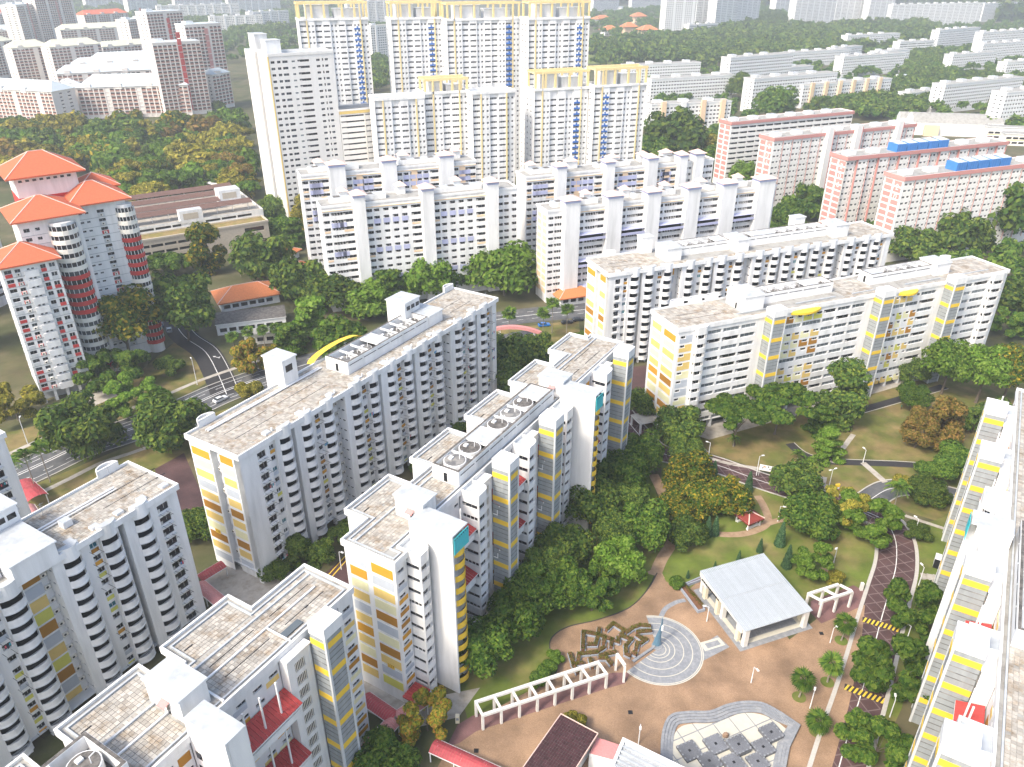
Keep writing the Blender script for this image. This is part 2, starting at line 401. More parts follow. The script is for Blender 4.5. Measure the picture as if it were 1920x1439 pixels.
sheet("lawn", gpoly((930,620),(1085,600),(1090,650),(1010,720),(930,760)), .021, GRASS2)
sheet("lawn", gpoly((1100,90),(1300,90),(1300,118),(1100,120)), .03, M("playing_field", (.16,.20,.05), .95, var=.1, scale=.02))
# roads
rl = smooth([G(-120,960),G(60,880),G(150,838),G(235,810),G(330,775),G(420,735),G(520,700)])
ribbon("road", rl, 13.5, .03, ASPH)
far_rd = [G(520,700),G(700,648),G(930,600),G(1085,582),G(1260,560),G(1500,520)]
ribbon("road", smooth(far_rd), 13.5, .031, ASPH)
sd_ = smooth([G(425,740),G(408,700),G(385,660),G(350,635),G(330,610),G(300,560)])
ribbon("road", sd_, 9.0, .034, ASPHD)
ribbon("road_marking", rl, .25, .04, PAINT); ribbon("road_marking", rl, .15, .041, PAINT, off=4.9); ribbon("road_marking", rl, .15, .041, PAINT, off=-4.9)
ribbon("road_marking", rl, .2, .042, PAINT, off=.9)
ribbon("road_marking", smooth(far_rd), .25, .042, PAINT); ribbon("road_marking", sd_, .2, .042, PAINT)
ribbon("road_marking", sd_, .15, .043, PAINT, off=-3.8)
def dashes(path, off, ln=2.5, gap=3.5, wd=.16):
    b = MB(); acc = 0.
    for i in range(len(path)-1):
        a, c = path[i], path[i+1]; d = c-a; l_ = d.length; d = d.normalized(); n = Vector((-d.y,d.x,0)); t = 0.
        while t < l_-.2:
            if (acc+t) % (ln+gap) < ln:
                e = min(l_, t+ln-(acc+t) % (ln+gap)); p = a+d*t+n*off; q = a+d*e+n*off
                b.poly([(p-n*wd/2)[:2]+(.045,),(q-n*wd/2)[:2]+(.045,),(q+n*wd/2)[:2]+(.045,),(p+n*wd/2)[:2]+(.045,)], PAINT); t = e+.01
            else: t += (ln+gap)-(acc+t) % (ln+gap)
        acc += l_
    o = b.build("road_marking"); o["kind"] = "structure"
dashes(rl, 3.2); dashes(rl, -3.2); dashes(smooth(far_rd), 3.2); dashes(smooth(far_rd), -3.2)
# turn arrow on the side road
q = MB()
for poly in ([(-.12,0),(.12,0),(.12,2.2),(-.12,2.2)],[(-.5,2.2),(.5,2.2),(0,3.2)],[(.12,.5),(.9,.5),(.9,.8),(.12,.8)]):
    c0 = G(412,672); a_ = radians(62); q.poly([(c0.x+x*cos(a_)-y*sin(a_), c0.y+x*sin(a_)+y*cos(a_), .046) for x,y in poly], PAINT)
q.build("road_marking")["kind"] = "structure"
for s_ in (7.1,-7.1): ribbon("kerb", rl, .3, .03, KERB, off=s_, ht=.13); ribbon("footpath", rl, 1.6, .05, PAVE, off=s_*1.75)
# brick estate road round the park and down past the square
br1 = smooth([G(1150,755),G(1195,812),G(1240,850),G(1330,868),G(1420,900),G(1500,925),G(1590,950),G(1640,972)])
br2 = smooth([G(1610,955),G(1655,975),G(1678,1010),G(1680,1060),G(1667,1110),G(1650,1170),G(1632,1240),G(1612,1310),G(1590,1380),G(1570,1450),G(1555,1510)])
ribbon("road", br1, 7.2, .036, BRICKR); ribbon("road", br2, 8.0, .038, BRICKR)
ribbon("road_marking", br1, .16, .046, PAINT); ribbon("road_marking", br2, .18, .046, PAINT)
for s_ in (3.75,-3.75): ribbon("kerb", br1, .35, .03, KERB, off=s_, ht=.14)
for s_ in (4.2,-4.2): ribbon("kerb", br2, .75, .03, KERB, off=s_, ht=.14)
br3 = smooth([G(1628,940),G(1665,918),G(1710,915),G(1770,925),G(1830,940),G(1900,955)])
ribbon("road", br3, 6.4, .037, ASPH); ribbon("road_marking", br3, .16, .046, PAINT)
for s_ in (3.4,-3.4): ribbon("kerb", br3, .3, .03, KERB, off=s_, ht=.14)
LINEB = M("pale_brick_line", (.17,.125,.12), .9, var=.1)
def lattice(path, half, stp, z):
    b = MB(); P = path; acc = 0.; L_ = [0.]
    for i in range(len(P)-1): L_.append(L_[-1]+(P[i+1]-P[i]).length)
    def at(s):
        for i in range(len(P)-1):
            if L_[i+1] >= s:
                t = (s-L_[i])/(L_[i+1]-L_[i]); d = (P[i+1]-P[i]).normalized(); return P[i]+(P[i+1]-P[i])*t, Vector((-d.y,d.x,0))
        d = (P[-1]-P[-2]).normalized(); return P[-1], Vector((-d.y,d.x,0))
    s = 0.
    while s < L_[-1]-stp:
        a, n1 = at(s); c, n2 = at(s+stp)
        for sg in (1,-1): 
            p = a+n1*half*sg; q_ = c-n2*half*sg; d = (q_-p).normalized()*.12; nn = Vector((-d.y,d.x,0)); b.poly([(*(p-nn)[:2],z),(*(q_-nn)[:2],z),(*(q_+nn)[:2],z),(*(p+nn)[:2],z)] if sg > 0 else [(*(p-nn)[:2],z+.003),(*(q_-nn)[:2],z+.003),(*(q_+nn)[:2],z+.003),(*(p+nn)[:2],z+.003)], LINEB)
        s += stp/2
    o = b.build("road_pattern"); o["kind"] = "structure"
lattice(br1, 3.3, 6.5, .041); lattice(br2, 3.6, 6.5, .043)
# car parks in brick
sheet("car_park", gpoly((1175,690),(1260,680),(1250,760),(1180,790)), .03, BRICKR)
sheet("car_park", gpoly((290,880),(345,850),(380,930),(400,1000),(330,1010)), .03, BRICKR)
sheet("car_park", gpoly((610,1075),(650,1040),(720,980),(740,1100),(690,1300),(640,1280)), .03, BRICKR)
sheet("car_park", gpoly((930,630),(1010,615),(1020,665),(940,700)), .035, ASPH)
sheet("forecourt", gpoly((380,1075),(520,1010),(560,1060),(480,1140),(400,1140)), .032, PAVE)
sheet("forecourt", gpoly((680,1240),(800,1310),(900,1290),(860,1345),(760,1370),(680,1330)), .034, PAVE)
sheet("forecourt", gpoly((1225,790),(1330,825),(1650,735),(1770,700),(1740,690),(1320,795)), .03, PAVE)
sheet("forecourt", gpoly((80,765),(150,745),(215,728),(230,738),(170,765),(95,790)), .032, PAVE)
q = MB()
for px in ((655,1035,610,1085),(662,1037,618,1087)):
    a, c = G(px[0],px[1]), G(px[2],px[3]); d = (c-a).normalized()*.12; n_ = Vector((-d.y,d.x,0)); q.poly([(*(a-n_)[:2],.05),(*(c-n_)[:2],.05),(*(c+n_)[:2],.05),(*(a+n_)[:2],.05)], PAINTY)
q.build("road_marking")["kind"] = "structure"
# dark cycle path and pale footpaths in the park
cp = smooth([G(1480,832),G(1505,852),G(1545,865),G(1600,868),G(1700,872),G(1790,880)]); ribbon("cycle_path", cp, 2.6, .045, ASPHD); ribbon("path_edge", cp, .25, .046, KERB, off=1.5)
cp2 = smooth([G(1560,785),G(1620,768),G(1690,748),G(1770,725)]); ribbon("cycle_path", cp2, 2.8, .045, ASPHD); ribbon("path_edge", cp2, .25, .046, KERB, off=-1.6)
ribbon("footpath", smooth([G(1560,868),G(1600,815),G(1585,810)][:2]), 1.4, .047, PAVE); ribbon("footpath", [G(1618,868),G(1660,905)], 1.7, .048, PAVE)
ribbon("footpath", smooth([G(1310,850),G(1360,868),G(1480,890),G(1560,915)]), 1.3, .043, PAVE); ribbon("footpath", [G(1690,965),G(1780,995)], 1.1, .043, PAVE)
ribbon("footpath", smooth([G(1235,795),G(1290,825),G(1320,850)]), 3.0, .044, PAVE)
# tan garden paths
tp = smooth([G(1228,1080),G(1240,1050),G(1262,1010),G(1255,960),G(1242,925),G(1225,890)]); ribbon("garden_path", tp, [4.5,3.6]+[2.6]*(len(tp)-2), .05, TAN)
ribbon("garden_path", smooth([G(1262,985),G(1310,998),G(1380,1003),G(1425,992),G(1440,975),G(1432,950),G(1420,930)]), 1.9, .051, TAN); ribbon("garden_path", smooth([G(1430,985),G(1470,975),G(1500,985)]), 1.7, .053, TAN)
ribbon("garden_path", smooth([G(1545,1065),G(1555,1085),G(1575,1100)]), 1.5, .05, TAN)
# ================================================================== near slab blocks
NF = 11
ZO = lambda k: 2.95+2.7*k            # sill of the window band on floor k
HR = 33.0
def bow(wd, sag, x): return -sag*(1-(2*x/wd)**2)
def balcony_mesh(wd, ht=1.42, sag=.8):
    k = ("balc", round(wd,1), round(ht,1))
    if k in CACHE: return CACHE[k]
    b = MB(); n = 6; X = [-wd/2+wd*j/n for j in range(n+1)]; t = .14
    for j in range(n):
        a, c = X[j], X[j+1]; ya, yc = bow(wd,sag,a)-.02, bow(wd,sag,c)-.02
        b.poly([(a,ya,.16),(c,yc,.16),(c,yc,ht),(a,ya,ht)], WHITE)
        b.poly([(a,ya,ht),(c,yc,ht),(c,yc+t,ht),(a,ya+t,ht)], WHITE)
        b.poly([(c,yc+t,.1),(a,ya+t,.1),(a,ya+t,ht),(c,yc+t,ht)], WHITE2)
        b.poly([(a,ya-.12,0),(c,yc-.12,0),(c,yc-.12,.2),(a,ya-.12,.2)], GREYW)
        b.poly([(a,ya-.12,.2),(c,yc-.12,.2),(c,yc,.2),(a,ya,.2)], WHITE2)
        b.poly([(c,yc-.12,0),(a,ya-.12,0),(a,0.02,0),(c,0.02,0)], GREYW)
        b.poly([(a,ya+t,.1),(c,yc+t,.1),(c,.02,.1),(a,.02,.1)], GREY)
    CACHE[k] = b.mesh("balcony"); return CACHE[k]
def bowcap_mesh(wd, ht, sag=.8):
    k = ("bowcap", round(wd,1), round(ht,1))
    if k in CACHE: return CACHE[k]
    b = MB(); n = 6; X = [-wd/2+wd*j/n for j in range(n+1)]
    pts = [(x, bow(wd,sag,x)-.02) for x in X]; pts = pts+[(wd/2,.45),(-wd/2,.45)]
    b.prism(pts, 0, ht, WHITE, ROOFW, True, True); CACHE[k] = b.mesh("bay_parapet"); return CACHE[k]
def ac_mesh():
    if "ac" in CACHE: return CACHE["ac"]
    b = MB(); b.box(-.45,-.38,0,.45,.02,.68,CREAM); b.cyl(0,0,0,.02,.24,BLACK,8)
    v = b.v; # turn the fan disc to face the front
    for i in range(8, len(v)): x,y,z = v[i]; v[i] = (x-.1, -.385-z, .34+y)
    b.box(-.5,-.42,-.12,.5,.02,-.05,GREYW); CACHE["ac"] = b.mesh("air_conditioner"); return CACHE["ac"]
def pole_mesh():
    if "pole" in CACHE: return CACHE["pole"]
    b = MB(); b.tube([(0,0,0),(0,-2.2,.12)], .035, BLACK, 4); b.tube([(1.3,0,0),(1.3,-2.2,.12)], .035, BLACK, 4); b.tube([(0,-1.9,.1),(1.3,-1.9,.1)], .03, BLACK, 4)
    CACHE["pole"] = b.mesh("clothes_pole"); return CACHE["pole"]
CLOTH = [M("cloth%d" % i, c, .9) for i, c in enumerate([(.6,.6,.62),(.08,.2,.45),(.5,.08,.1),(.05,.3,.35),(.03,.03,.05),(.65,.5,.5)])]
def cloth_mesh(i):
    k = ("cl", i)
    if k in CACHE: return CACHE[k]
    b = MB(); rr = random.Random(i)
    for j in range(4):
        x = .05+j*.34; h = rr.uniform(.5,.95); y = rr.uniform(-.05,.05)
        b.box(x, -1.9+y, .1-h, x+.27, -1.86+y, .1, CLOTH[rr.randrange(6)])
    CACHE[k] = b.mesh("laundry"); return CACHE[k]
PANELS = [ORANGE, PALE, YEL, PGREY, YEL, BROWN, YEL, PALE, BROWN, YEL, PGREY]

def roof_kit(B, x0, y0, x1, y1, over=.45, zr=HR, skip=(), tile=True, par=.85, t=.62, seams=True):
    pts = [(x0,y0),(x1,y0),(x1,y1),(x0,y1)]
    b = MB(); o = offset(pts, over); b.prism(o, zr-.75, zr, WHITE, ROOFG, True, True); b.ring(o, offset(pts, over-.28), zr+.001, zr+par*.55, WHITE); b.build("roof", B.r)
    if tile: tiles(B.r, x0+.4, y0+.4, x1-.4, y1-.4, zr+.02, t, skip=skip)
    for k in range(5):
        q = MB(); xx, yy_ = x0+3+(x1-x0-6)*k/4+random.uniform(-2,2), y0+(y1-y0)*random.choice((.12,.9)); q.tube([(xx,yy_,zr),(xx,yy_,zr+2.6)],.04,STEEL,4); q.tube([(xx-.6,yy_,zr+2.4),(xx+.6,yy_,zr+2.4)],.03,STEEL,4); q.tube([(xx-.4,yy_,zr+2.0),(xx+.4,yy_,zr+2.0)],.03,STEEL,4); q.build("aerial", B.r)
    if seams:
        yy = y0+(y1-y0)*.36; xs = x0+4
        while xs < x1-10:
            ln = random.uniform(9, 15)
            for q in (0, .22):
                ya = yy+(y1-y0)*q
                if not any(xs+ln > k[0] and xs < k[2] and ya+.2 > k[1] and ya < k[3] for k in skip): bpart("expansion_joint", B.r, xs, ya, zr+.03, xs+ln, ya+.17, zr+.105, BLACK)
            xs += ln+random.uniform(3,6)
def tank_deck(B, x0, y0, x1, y1, n, z0=HR, z1=36.2, floor_rough=True, style='pit', blank=()):
    """walled water tank deck on the roof"""
    pts = [(x0,y0),(x1,y0),(x1,y1),(x0,y1)]; b = MB()
    b.ring(pts, offset(pts,-.55), z0-.05, z1, WHITE, inner_z0=z0+.9)
    b.poly([(x0+.5,y0+.5,z0+1.0),(x1-.5,y0+.5,z0+1.0),(x1-.5,y1-.5,z0+1.0),(x0+.5,y1-.5,z0+1.0)], SOOT)
    d = b.build("tank_deck", B.r)
    c = MB(); pi_ = offset(pts, -.05); c.ring(pi_, offset(pts,-.5), z1+.004, z1+.05, SOOT); c.build("deck_coping", d)
    step = (x1-x0-1.2)/n
    for k in range(n):
        xa = x0+.6+k*step
        if k: bpart("deck_beam", d, xa-.14, y0+.57, z1-.5, xa+.14, y1-.57, z1-.08, WHITE)
        if k in blank:
            bpart("deck_cover", d, xa+.2, y0+.6, z1-.35, xa+step-.2, y1-.6, z1-.03, ROOFW); continue
        r = min(step*.44, (y1-y0)*.36); zt = z1-.05 if style == 'drum' else z1-1.0
        cx_, cy_ = xa+step/2, (y0+y1)/2
        t = MB(); t.cyl(cx_, cy_, z0+1.0, zt, r, WHITE, 18); t.cyl(cx_, cy_, zt+.003, zt+.04, r*.93, SOOT if k % 2 else DGREY, 18); tk = t.build("water_tank", d)
        bpart("tank_hatch", tk, cx_-r*.2, cy_+r*.25, zt+.05, cx_+r*.22, cy_+r*.58, zt+.35, WHITE)
        q = MB(); q.tube([(cx_+r*.3,cy_-r*.3,zt),(cx_+r*.3,cy_-r*.3,zt+1.1),(cx_+r*.9,cy_-r*.2,zt+1.1)], .07, PVC, 5); q.build("tank_pipe", tk)
    q = MB(); nn = int((x1-x0)/5)
    for k in range(nn):
        xa = x0+.6+k*(x1-x0-1)/nn; q.box(xa, y0-.06, z1-1.0, xa+(x1-x0-1)/nn-.6, y0-.01, z1-.85, BLACK)
    q.build("deck_vent", d)
    # doorway at near end
    bpart("deck_door", d, x0-.05, (y0+y1)/2-.4, z0+.2, x0-.005, (y0+y1)/2+.4, z0+2.1, GLASSB)
def roof_room(B, name, x0, y0, x1, y1, z1, z0=HR-.2, door=True, awn=False, cap=.25):
    b = MB(); b.box(x0,y0,z0,x1,y1,z1,WHITE,ROOFW); r = b.build(name, B.r)
    c = MB(); p = [(x0,y0),(x1,y0),(x1,y1),(x0,y1)]; c.prism(offset(p,cap), z1+.004, z1+.28, WHITE, ROOFW, True, True); c.build("room_roof", r)
    if door:
        bpart("room_door", r, x0-.05, (y0+y1)/2-.9, z0+.3, x0-.004, (y0+y1)/2-.2, z0+2.0, GLASSB)
        if awn: 
            q = MB(); ym = (y0+y1)/2; q.poly([(x0-.9,ym-1.2,z0+2.3),(x0-.9,ym+.3,z0+2.3),(x0-.02,ym+.3,z0+2.8),(x0-.02,ym-1.2,z0+2.8)], REDROOFP); q.box(x0-.9,ym-1.2,z0+2.2,x0-.85,ym+.3,z0+2.3,REDROOFP); q.build("door_canopy", r)
    return r
def curved_parapet(B, x, y, z=HR):
    b = MB(); n = 8; pts = [(x-2.2,y),(x+2.2,y)]+[(x+2.2*cos(pi*k/n), y+1.6*sin(pi*k/n)) for k in range(1,n)]
    b.prism(pts, z-2.5, z+1.6, WHITE, None, False, False); b.ring(pts, offset(pts,-.22), z+1.6, z+1.75, WHITE, inner_z0=z+.2); b.poly([(p[0],p[1],z+.2) for p in pts], ROOFG); b.build("curved_parapet", B.r)

def balcony_block(name, label, az, u0, u1, vf, depth, segs, end=True, group="white slab blocks", tint=0, seed=1, near=True):
    rnd = random.Random(seed)
    o = UV(u0, vf, az); B = Bld(name, label, "apartment block", o, pi/2-radians(az), group)
    REC = {'W':0,'L':0,'s':.25,'S':.95,'B':0,'T':2.4,'R':2.8}
    cur = 0.; zb, zt = 2.3, HR-.7
    for (a, c, ty) in segs:
        a -= u0; c -= u0; rec = REC[ty]
        if abs(rec-cur) > 1e-6:
            holes = []
            if rec < cur and cur > 2.5:      # wall that faces back along the block: two small windows a floor
                for k in range(NF): holes += [(.35,.8,ZO(k)+.5,ZO(k)+.95,'dark'),(1.3,2.2,ZO(k)+.45,ZO(k)+.85,'dark')]
            B.face((a,cur),(a,rec), zb, zt, holes, WHITE if rec < cur else WHITE2, .15, 'small_window'); cur = rec
        Ln = c-a; holes = []; y = rec; xm = (a+c)/2
        for k in range(NF):
            z = ZO(k)
            if ty == 'B': holes.append((.12, Ln-.12, z-1.0, z+1.15, 'open'))
            elif ty == 'L':
                holes.append((.15, Ln-.15, z-.55, z+1.1, 'dark'))
                if near: obj("clothes_pole", pole_mesh(), B.r, (a+.4, y, z-.75), 0)
                if near and rnd.random() < .35: obj("laundry", cloth_mesh(rnd.randrange(5)), B.r, (a+.4, y, z-.75), 0)
                B.box("window_ledge", a+.05, y-.5, z-.95, c-.05, y-.01, z-.8, GREYW)
            elif ty in 'sS':
                wv = min(1.35, Ln-.3); h0 = Ln-.2-wv if ty == 'S' else (Ln-wv)/2; rr = rnd.random()
                holes.append((h0, h0+wv, z-.15, z+1.0, 'dark' if rr < .7 else ('tint' if rr < .8 else 'pane')))
                pm = rnd.choice([None,None,None,BROWN,LIME,ORANGE,PGREY,None] if k < NF-1 else [ORANGE,BROWN])
                if pm: B.box("panel", a+h0, y-.05, z-1.0, a+h0+wv, y+.02, z-.2, pm)
                if near and ty == 'S' and rnd.random() < .7: obj("clothes_pole", pole_mesh(), B.r, (a+h0-.3, y-.01, z-.4), 0)
                if near and ty == 'S' and rnd.random() < .1: obj("laundry", cloth_mesh(rnd.randrange(5)), B.r, (a+h0-.3, y-.01, z-.4), 0)
            elif ty == 'R':
                pm = [BROWN,LIME,YEL,PGREY][(k+tint) % 4] if tint else (ORANGE if k == NF-1 else (PGREY if rnd.random() < .5 else WHITE2))
                B.box("panel", a+.1, y-.06, z-1.25, c-1.1, y+.02, z+1.0, pm)
                holes.append((Ln-2.2+.0, Ln-1.25, z-.1, z+.95, 'dark'))
                if near: obj("air_conditioner", ac_mesh(), B.r, (c-.55, y, z-.75 if k % 2 else z-.9))
        B.face((a,y),(c,y), zb, zt, holes, WHITE if ty != 'T' else GREYW, .7 if ty == 'B' else .3)
        if ty == 'B':
            for k in range(NF): obj("balcony", balcony_mesh(Ln), B.r, (xm, 0, ZO(k)-1.52))
            obj("bay_parapet", bowcap_mesh(Ln, 2.75), B.r, (xm, 0, ZO(NF-1)+1.2))
            B.box("bay_pier", a+.1, .6, 0, a+.7, 1.4, zb, WHITE2); B.box("bay_pier", c-.7, .6, 0, c-.1, 1.4, zb, WHITE2)
        if ty == 'T': B.box("pipe_stack", a+.1, y-.25, 0, a+.3, y-.05, zt, GREYW)
        if ty == 'W' and Ln > 1.2: B.box("void_deck_pier", a+.15, .0, 0, c-.15, 1.2, zb, WHITE2)
    L = segs[-1][1]-u0
    if cur: B.face((L,cur),(L,0), zb, zt, [], WHITE)
    B.face((L,0),(L,depth), 0, zt, [], WHITE)
    back = []
    for k in range(NF):
        x = 2.
        while x < L-4: back.append((x, x+2.6, ZO(k)-.2, ZO(k)+.95)); x += 3.6
    B.w.wall((L,depth),(0,depth), zb, zt, back, WHITE, .25, GLASSB)
    # near end: stepped wall with two tiers of coloured panels
    d = depth
    if end:
        steps = [(d, d-6.2, 0, 'P'),(d-6.2, d-7.6, 1.3, 'A'),(d-7.6, d-12.2, .7, 'P'),(d-12.2, d-13.3, 2.2, 'A'),(d-13.3, 0, 1.6, 'w')]
        cx_ = 0.
        for ya, yb, xx, ty in steps:
            if xx != cx_: B.face((cx_,ya),(xx,ya), 0 if ty != 'A' else zb, zt, [], WHITE2, .15); cx_ = xx
            holes = []
            for k in range(NF):
                z = ZO(k)
                if ty == 'P': B.box("panel", xx-.06, yb+.45, z-1.05, xx+.02, ya-.45, z+.85, PANELS[NF-1-k] if not tint else PANELS[(NF-1-k+tint) % NF])
                if ty == 'A':
                    holes.append((.2, ya-yb-.3, z-.05, z+.95, 'dark'))
                    if near and k % 2: obj("air_conditioner", ac_mesh(), B.r, (xx, (ya+yb)/2, z-.95), -pi/2)
                if ty == 'w' and ya-yb > 1: holes += [(.3,.65,z+.5,z+.85,'dark'),(.95,1.45,z+.45,z+.8,'dark')]
            B.face((xx,ya),(xx,yb), 0, zt, holes, WHITE, .25, 'small_window')
    else: B.face((0,d),(0,0), 0, zt, [], WHITE)
    # void deck core and ceiling
    cb = MB(); cb.box(1.5, 3.2, 0, L-1, depth-.8, zb+.02, GREYW); cb.box(.3,.4,zb,L-.3,depth-.2,zb+.1,GREYW); cb.build("void_deck", B.r)
    B.done(); return B, L

b_segs = [(80.5,84.8,'W'),(84.8,87.3,'L'),(87.3,88.2,'W'),(88.2,89.8,'s'),(89.8,91.0,'W'),(91.0,94.4,'B'),(94.4,95.4,'T'),(95.4,97.2,'W'),(97.2,100.4,'B'),(100.4,103.7,'S'),(103.7,107.1,'B'),(107.1,110.9,'R'),(110.9,112.7,'W'),(112.7,116.2,'B'),(116.2,119.2,'S'),(119.2,122.5,'B'),(122.5,123.5,'T'),(123.5,125.7,'W'),(125.7,128.9,'B'),(128.9,132.2,'S'),(132.2,135.5,'B'),(135.5,136.5,'T'),(136.5,138.3,'W'),(138.3,141.6,'B'),(141.6,144.8,'S'),(144.8,148.1,'B'),(148.1,152.0,'R'),(152.0,153.9,'W'),(153.9,157.3,'B'),(157.3,160.3,'S'),(160.3,163.7,'B'),(163.7,164.7,'T'),(164.7,166.4,'W'),(166.4,169.7,'B'),(169.7,172.6,'S'),(172.6,174.6,'W')]
blkB, LB = balcony_block("slab_block", "long white block with bowed balconies behind the block with the lift towers", 31.3, 80.5, 174.6, -111.5, 14.8, b_segs, seed=3)
sk = [(36.6,4.2,74.5,11.8)]
roof_kit(blkB, 0, -.1, LB, 14.8, skip=sk); 
tank_deck(blkB, 37.0, 4.5, 68.2, 11.4, 8, blank=(3,)); roof_room(blkB, "lift_motor_room", 68.3, 4.4, 74.2, 11.5, 36.0, door=False)
roof_room(blkB, "stair_tower", 24.8, 12.4, 29.0, 18.4, 39.5, z0=0); roof_room(blkB, "stair_tower", 65.2, 9.8, 71.5, 15.8, 39.5, z0=0, door=False)
for i in range(3): bpart("tower_louvre", blkB.r, 66.0+i*1.9, 9.74, 37.4, 67.4+i*1.9, 9.79, 38.5, GLASSB)
bpart("tower_opening", blkB.r, 25.6, 12.34, 36.6, 27.6, 12.39, 38.2, GLASSB)
curved_parapet(blkB, 5.2, 14.9); curved_parapet(blkB, 92.0, 14.9)
q = MB(); n = 10
for k in range(n):
    a0, a1 = pi*k/n, pi*(k+1)/n; f = lambda t: (45.5-9*cos(t), 15.1, 33.2+2.0*sin(t))
    p, r_ = f(a0), f(a1); q.poly([p, r_, (r_[0],17.3,r_[2]-.4), (p[0],17.3,p[2]-.4)], BAND); q.poly([(p[0],17.3,p[2]-.4),(r_[0],17.3,r_[2]-.4),(r_[0],17.3,r_[2]-.8),(p[0],17.3,p[2]-.8)], BAND)
q.build("yellow_canopy", blkB.r)
for k in range(9):
    x = 8+k*9.3; q = MB(); q.box(x,.9,HR+.06,x+1.5,2.2,HR+.5,WHITE,ROOFW); q.box(x+1.9,1.1,HR+.06,x+2.2,1.4,HR+.9,WHITE); q.build("roof_hatch", blkB.r)
q = MB(); q.tube([(3,12.2,HR+.35),(36,12.2,HR+.35)], .2, PVC, 6); q.tube([(3,12.9,HR+.3),(36,12.9,HR+.3)], .14, PVC, 6); q.build("roof_pipe", blkB.r)

a_segs = [(2.,3.5,'W'),(3.5,6.7,'B'),(6.7,9.8,'S'),(9.8,13.1,'B'),(13.1,14.2,'T'),(14.2,16.2,'W'),(16.2,19.5,'B'),(19.5,22.7,'S'),(22.7,26.0,'B'),(26.0,27.1,'T'),(27.1,29.0,'W'),(29.0,32.4,'B'),(32.4,35.7,'S'),(35.7,39.5,'B'),(39.5,44.4,'R'),(44.4,46.1,'W'),(46.1,49.4,'B'),(49.4,52.9,'S'),(52.9,56.3,'B'),(56.3,57.4,'T'),(57.4,59.2,'W'),(59.2,62.6,'B'),(62.6,63.8,'W'),(63.8,66.4,'L'),(66.4,68.4,'W')]
blkA, LA = balcony_block("slab_block", "white block with bowed balconies and brown and yellow panels at the left edge", 31.0, 2., 68.4, -113.5, 13.6, a_segs, tint=2, seed=5)
roof_kit(blkA, 0, -.1, LA, 13.6, skip=[(0,2,44.4,11)], t=.6)
tank_deck(blkA, 3, 3.0, 36.5, 9.0, 7); roof_room(blkA, "lift_motor_room", 36.7, -.6, 43.8, 9.0, 36.2, door=False); roof_room(blkA, "stair_tower", 36.5, 9.4, 44.3, 14.2, 39.5, z0=0, door=False)
for i in range(4): bpart("tower_louvre", blkA.r, 37.0+i*1.8, 9.33, 37.4, 38.4+i*1.8, 9.38, 38.4, GLASSB)
curved_parapet(blkA, 62.5, 13.7)
q = MB(); q.tube([(44,8.6,HR+.45),(60,8.6,HR+.45)], .2, PVC, 6); q.tube([(44,7.9,HR+.4),(60,7.9,HR+.4)], .14, PVC, 6); q.build("roof_pipe", blkA.r)
for k in range(5):
    x = 46+k*4.6; q = MB(); q.box(x,.9,HR+.06,x+1.4,2.1,HR+.55,WHITE,ROOFW); q.build("roof_hatch", blkA.r)
q = MB(); q.box(48.4,5.4,HR+.06,50,7.0,HR+1.3,WHITE,ROOFW); q.build("roof_cabinet", blkA.r)

d2 = [(109.9,112.0,'W'),(112.0,114.1,'L'),(114.1,115.1,'W'),(115.1,116.6,'s'),(116.6,117.5,'W'),(117.5,120.8,'B'),(120.8,121.7,'T'),(121.7,122.7,'W'),(122.7,126.1,'B'),(126.1,129.4,'S'),(129.4,132.6,'B'),(132.6,136.1,'R'),(136.1,137.6,'W'),(137.6,140.8,'B'),(140.8,144.3,'S'),(144.3,147.5,'B'),(147.5,148.4,'T'),(148.4,149.5,'W'),(149.5,152.9,'B'),(152.9,156.2,'S'),(156.2,159.6,'B'),(159.6,163.0,'R'),(163.0,164.3,'W'),(164.3,167.5,'B'),(167.5,170.8,'S'),(170.8,174.0,'B'),(174.0,175.0,'T'),(175.0,176.1,'W'),(176.1,179.3,'B'),(179.3,182.5,'S'),(182.5,185.8,'B'),(185.8,186.7,'T'),(186.7,187.8,'W'),(187.8,191.0,'B'),(191.0,194.4,'S'),(194.4,197.8,'B'),(197.8,201.2,'R'),(201.2,202.4,'W'),(202.4,205.6,'B'),(205.6,208.9,'S'),(208.9,212.2,'B'),(212.2,213.1,'T'),(213.1,214.1,'W'),(214.1,217.3,'B'),(217.3,219.6,'S'),(219.6,221.8,'W')]
blkD2, LD2 = balcony_block("slab_block", "white block with bowed balconies behind the yellow banded lift block", 68.8, 109.9, 221.8, -200.5, 15, d2, seed=9, near=False)
roof_kit(blkD2, 0, -.1, LD2, 15, skip=[(21.5,3,97,13.6)], t=1.1)
roof_room(blkD2, "lift_motor_room", 22.2, 3.4, 27.6, 10.5, 37.2, door=False); tank_deck(blkD2, 27.8, 7.0, 48.5, 13.4, 5, blank=(4,)); roof_room(blkD2, "lift_motor_room", 48.8, 3.2, 53.5, 11, 37.0, door=False)
tank_deck(blkD2, 53.8, 7.2, 89.5, 13.2, 8, blank=(1,2)); roof_room(blkD2, "lift_motor_room", 89.8, 4, 95.6, 11, 37.2, door=False)
roof_room(blkD2, "stair_tower", 18.6, 13.2, 22.6, 16.4, 38.5, z0=0); roof_room(blkD2, "stair_tower", 79.6, 13.2, 84, 16.4, 38.5, z0=0); curved_parapet(blkD2, 8, 15.1); curved_parapet(blkD2, 100, 15.1)
q = MB()
for k in range(6): q.box(3+k*3.2, .9, HR+.06, 4.4+k*3.2, 1.9, HR+.5, WHITE, ROOFW)
q.build("roof_hatch", blkD2.r)

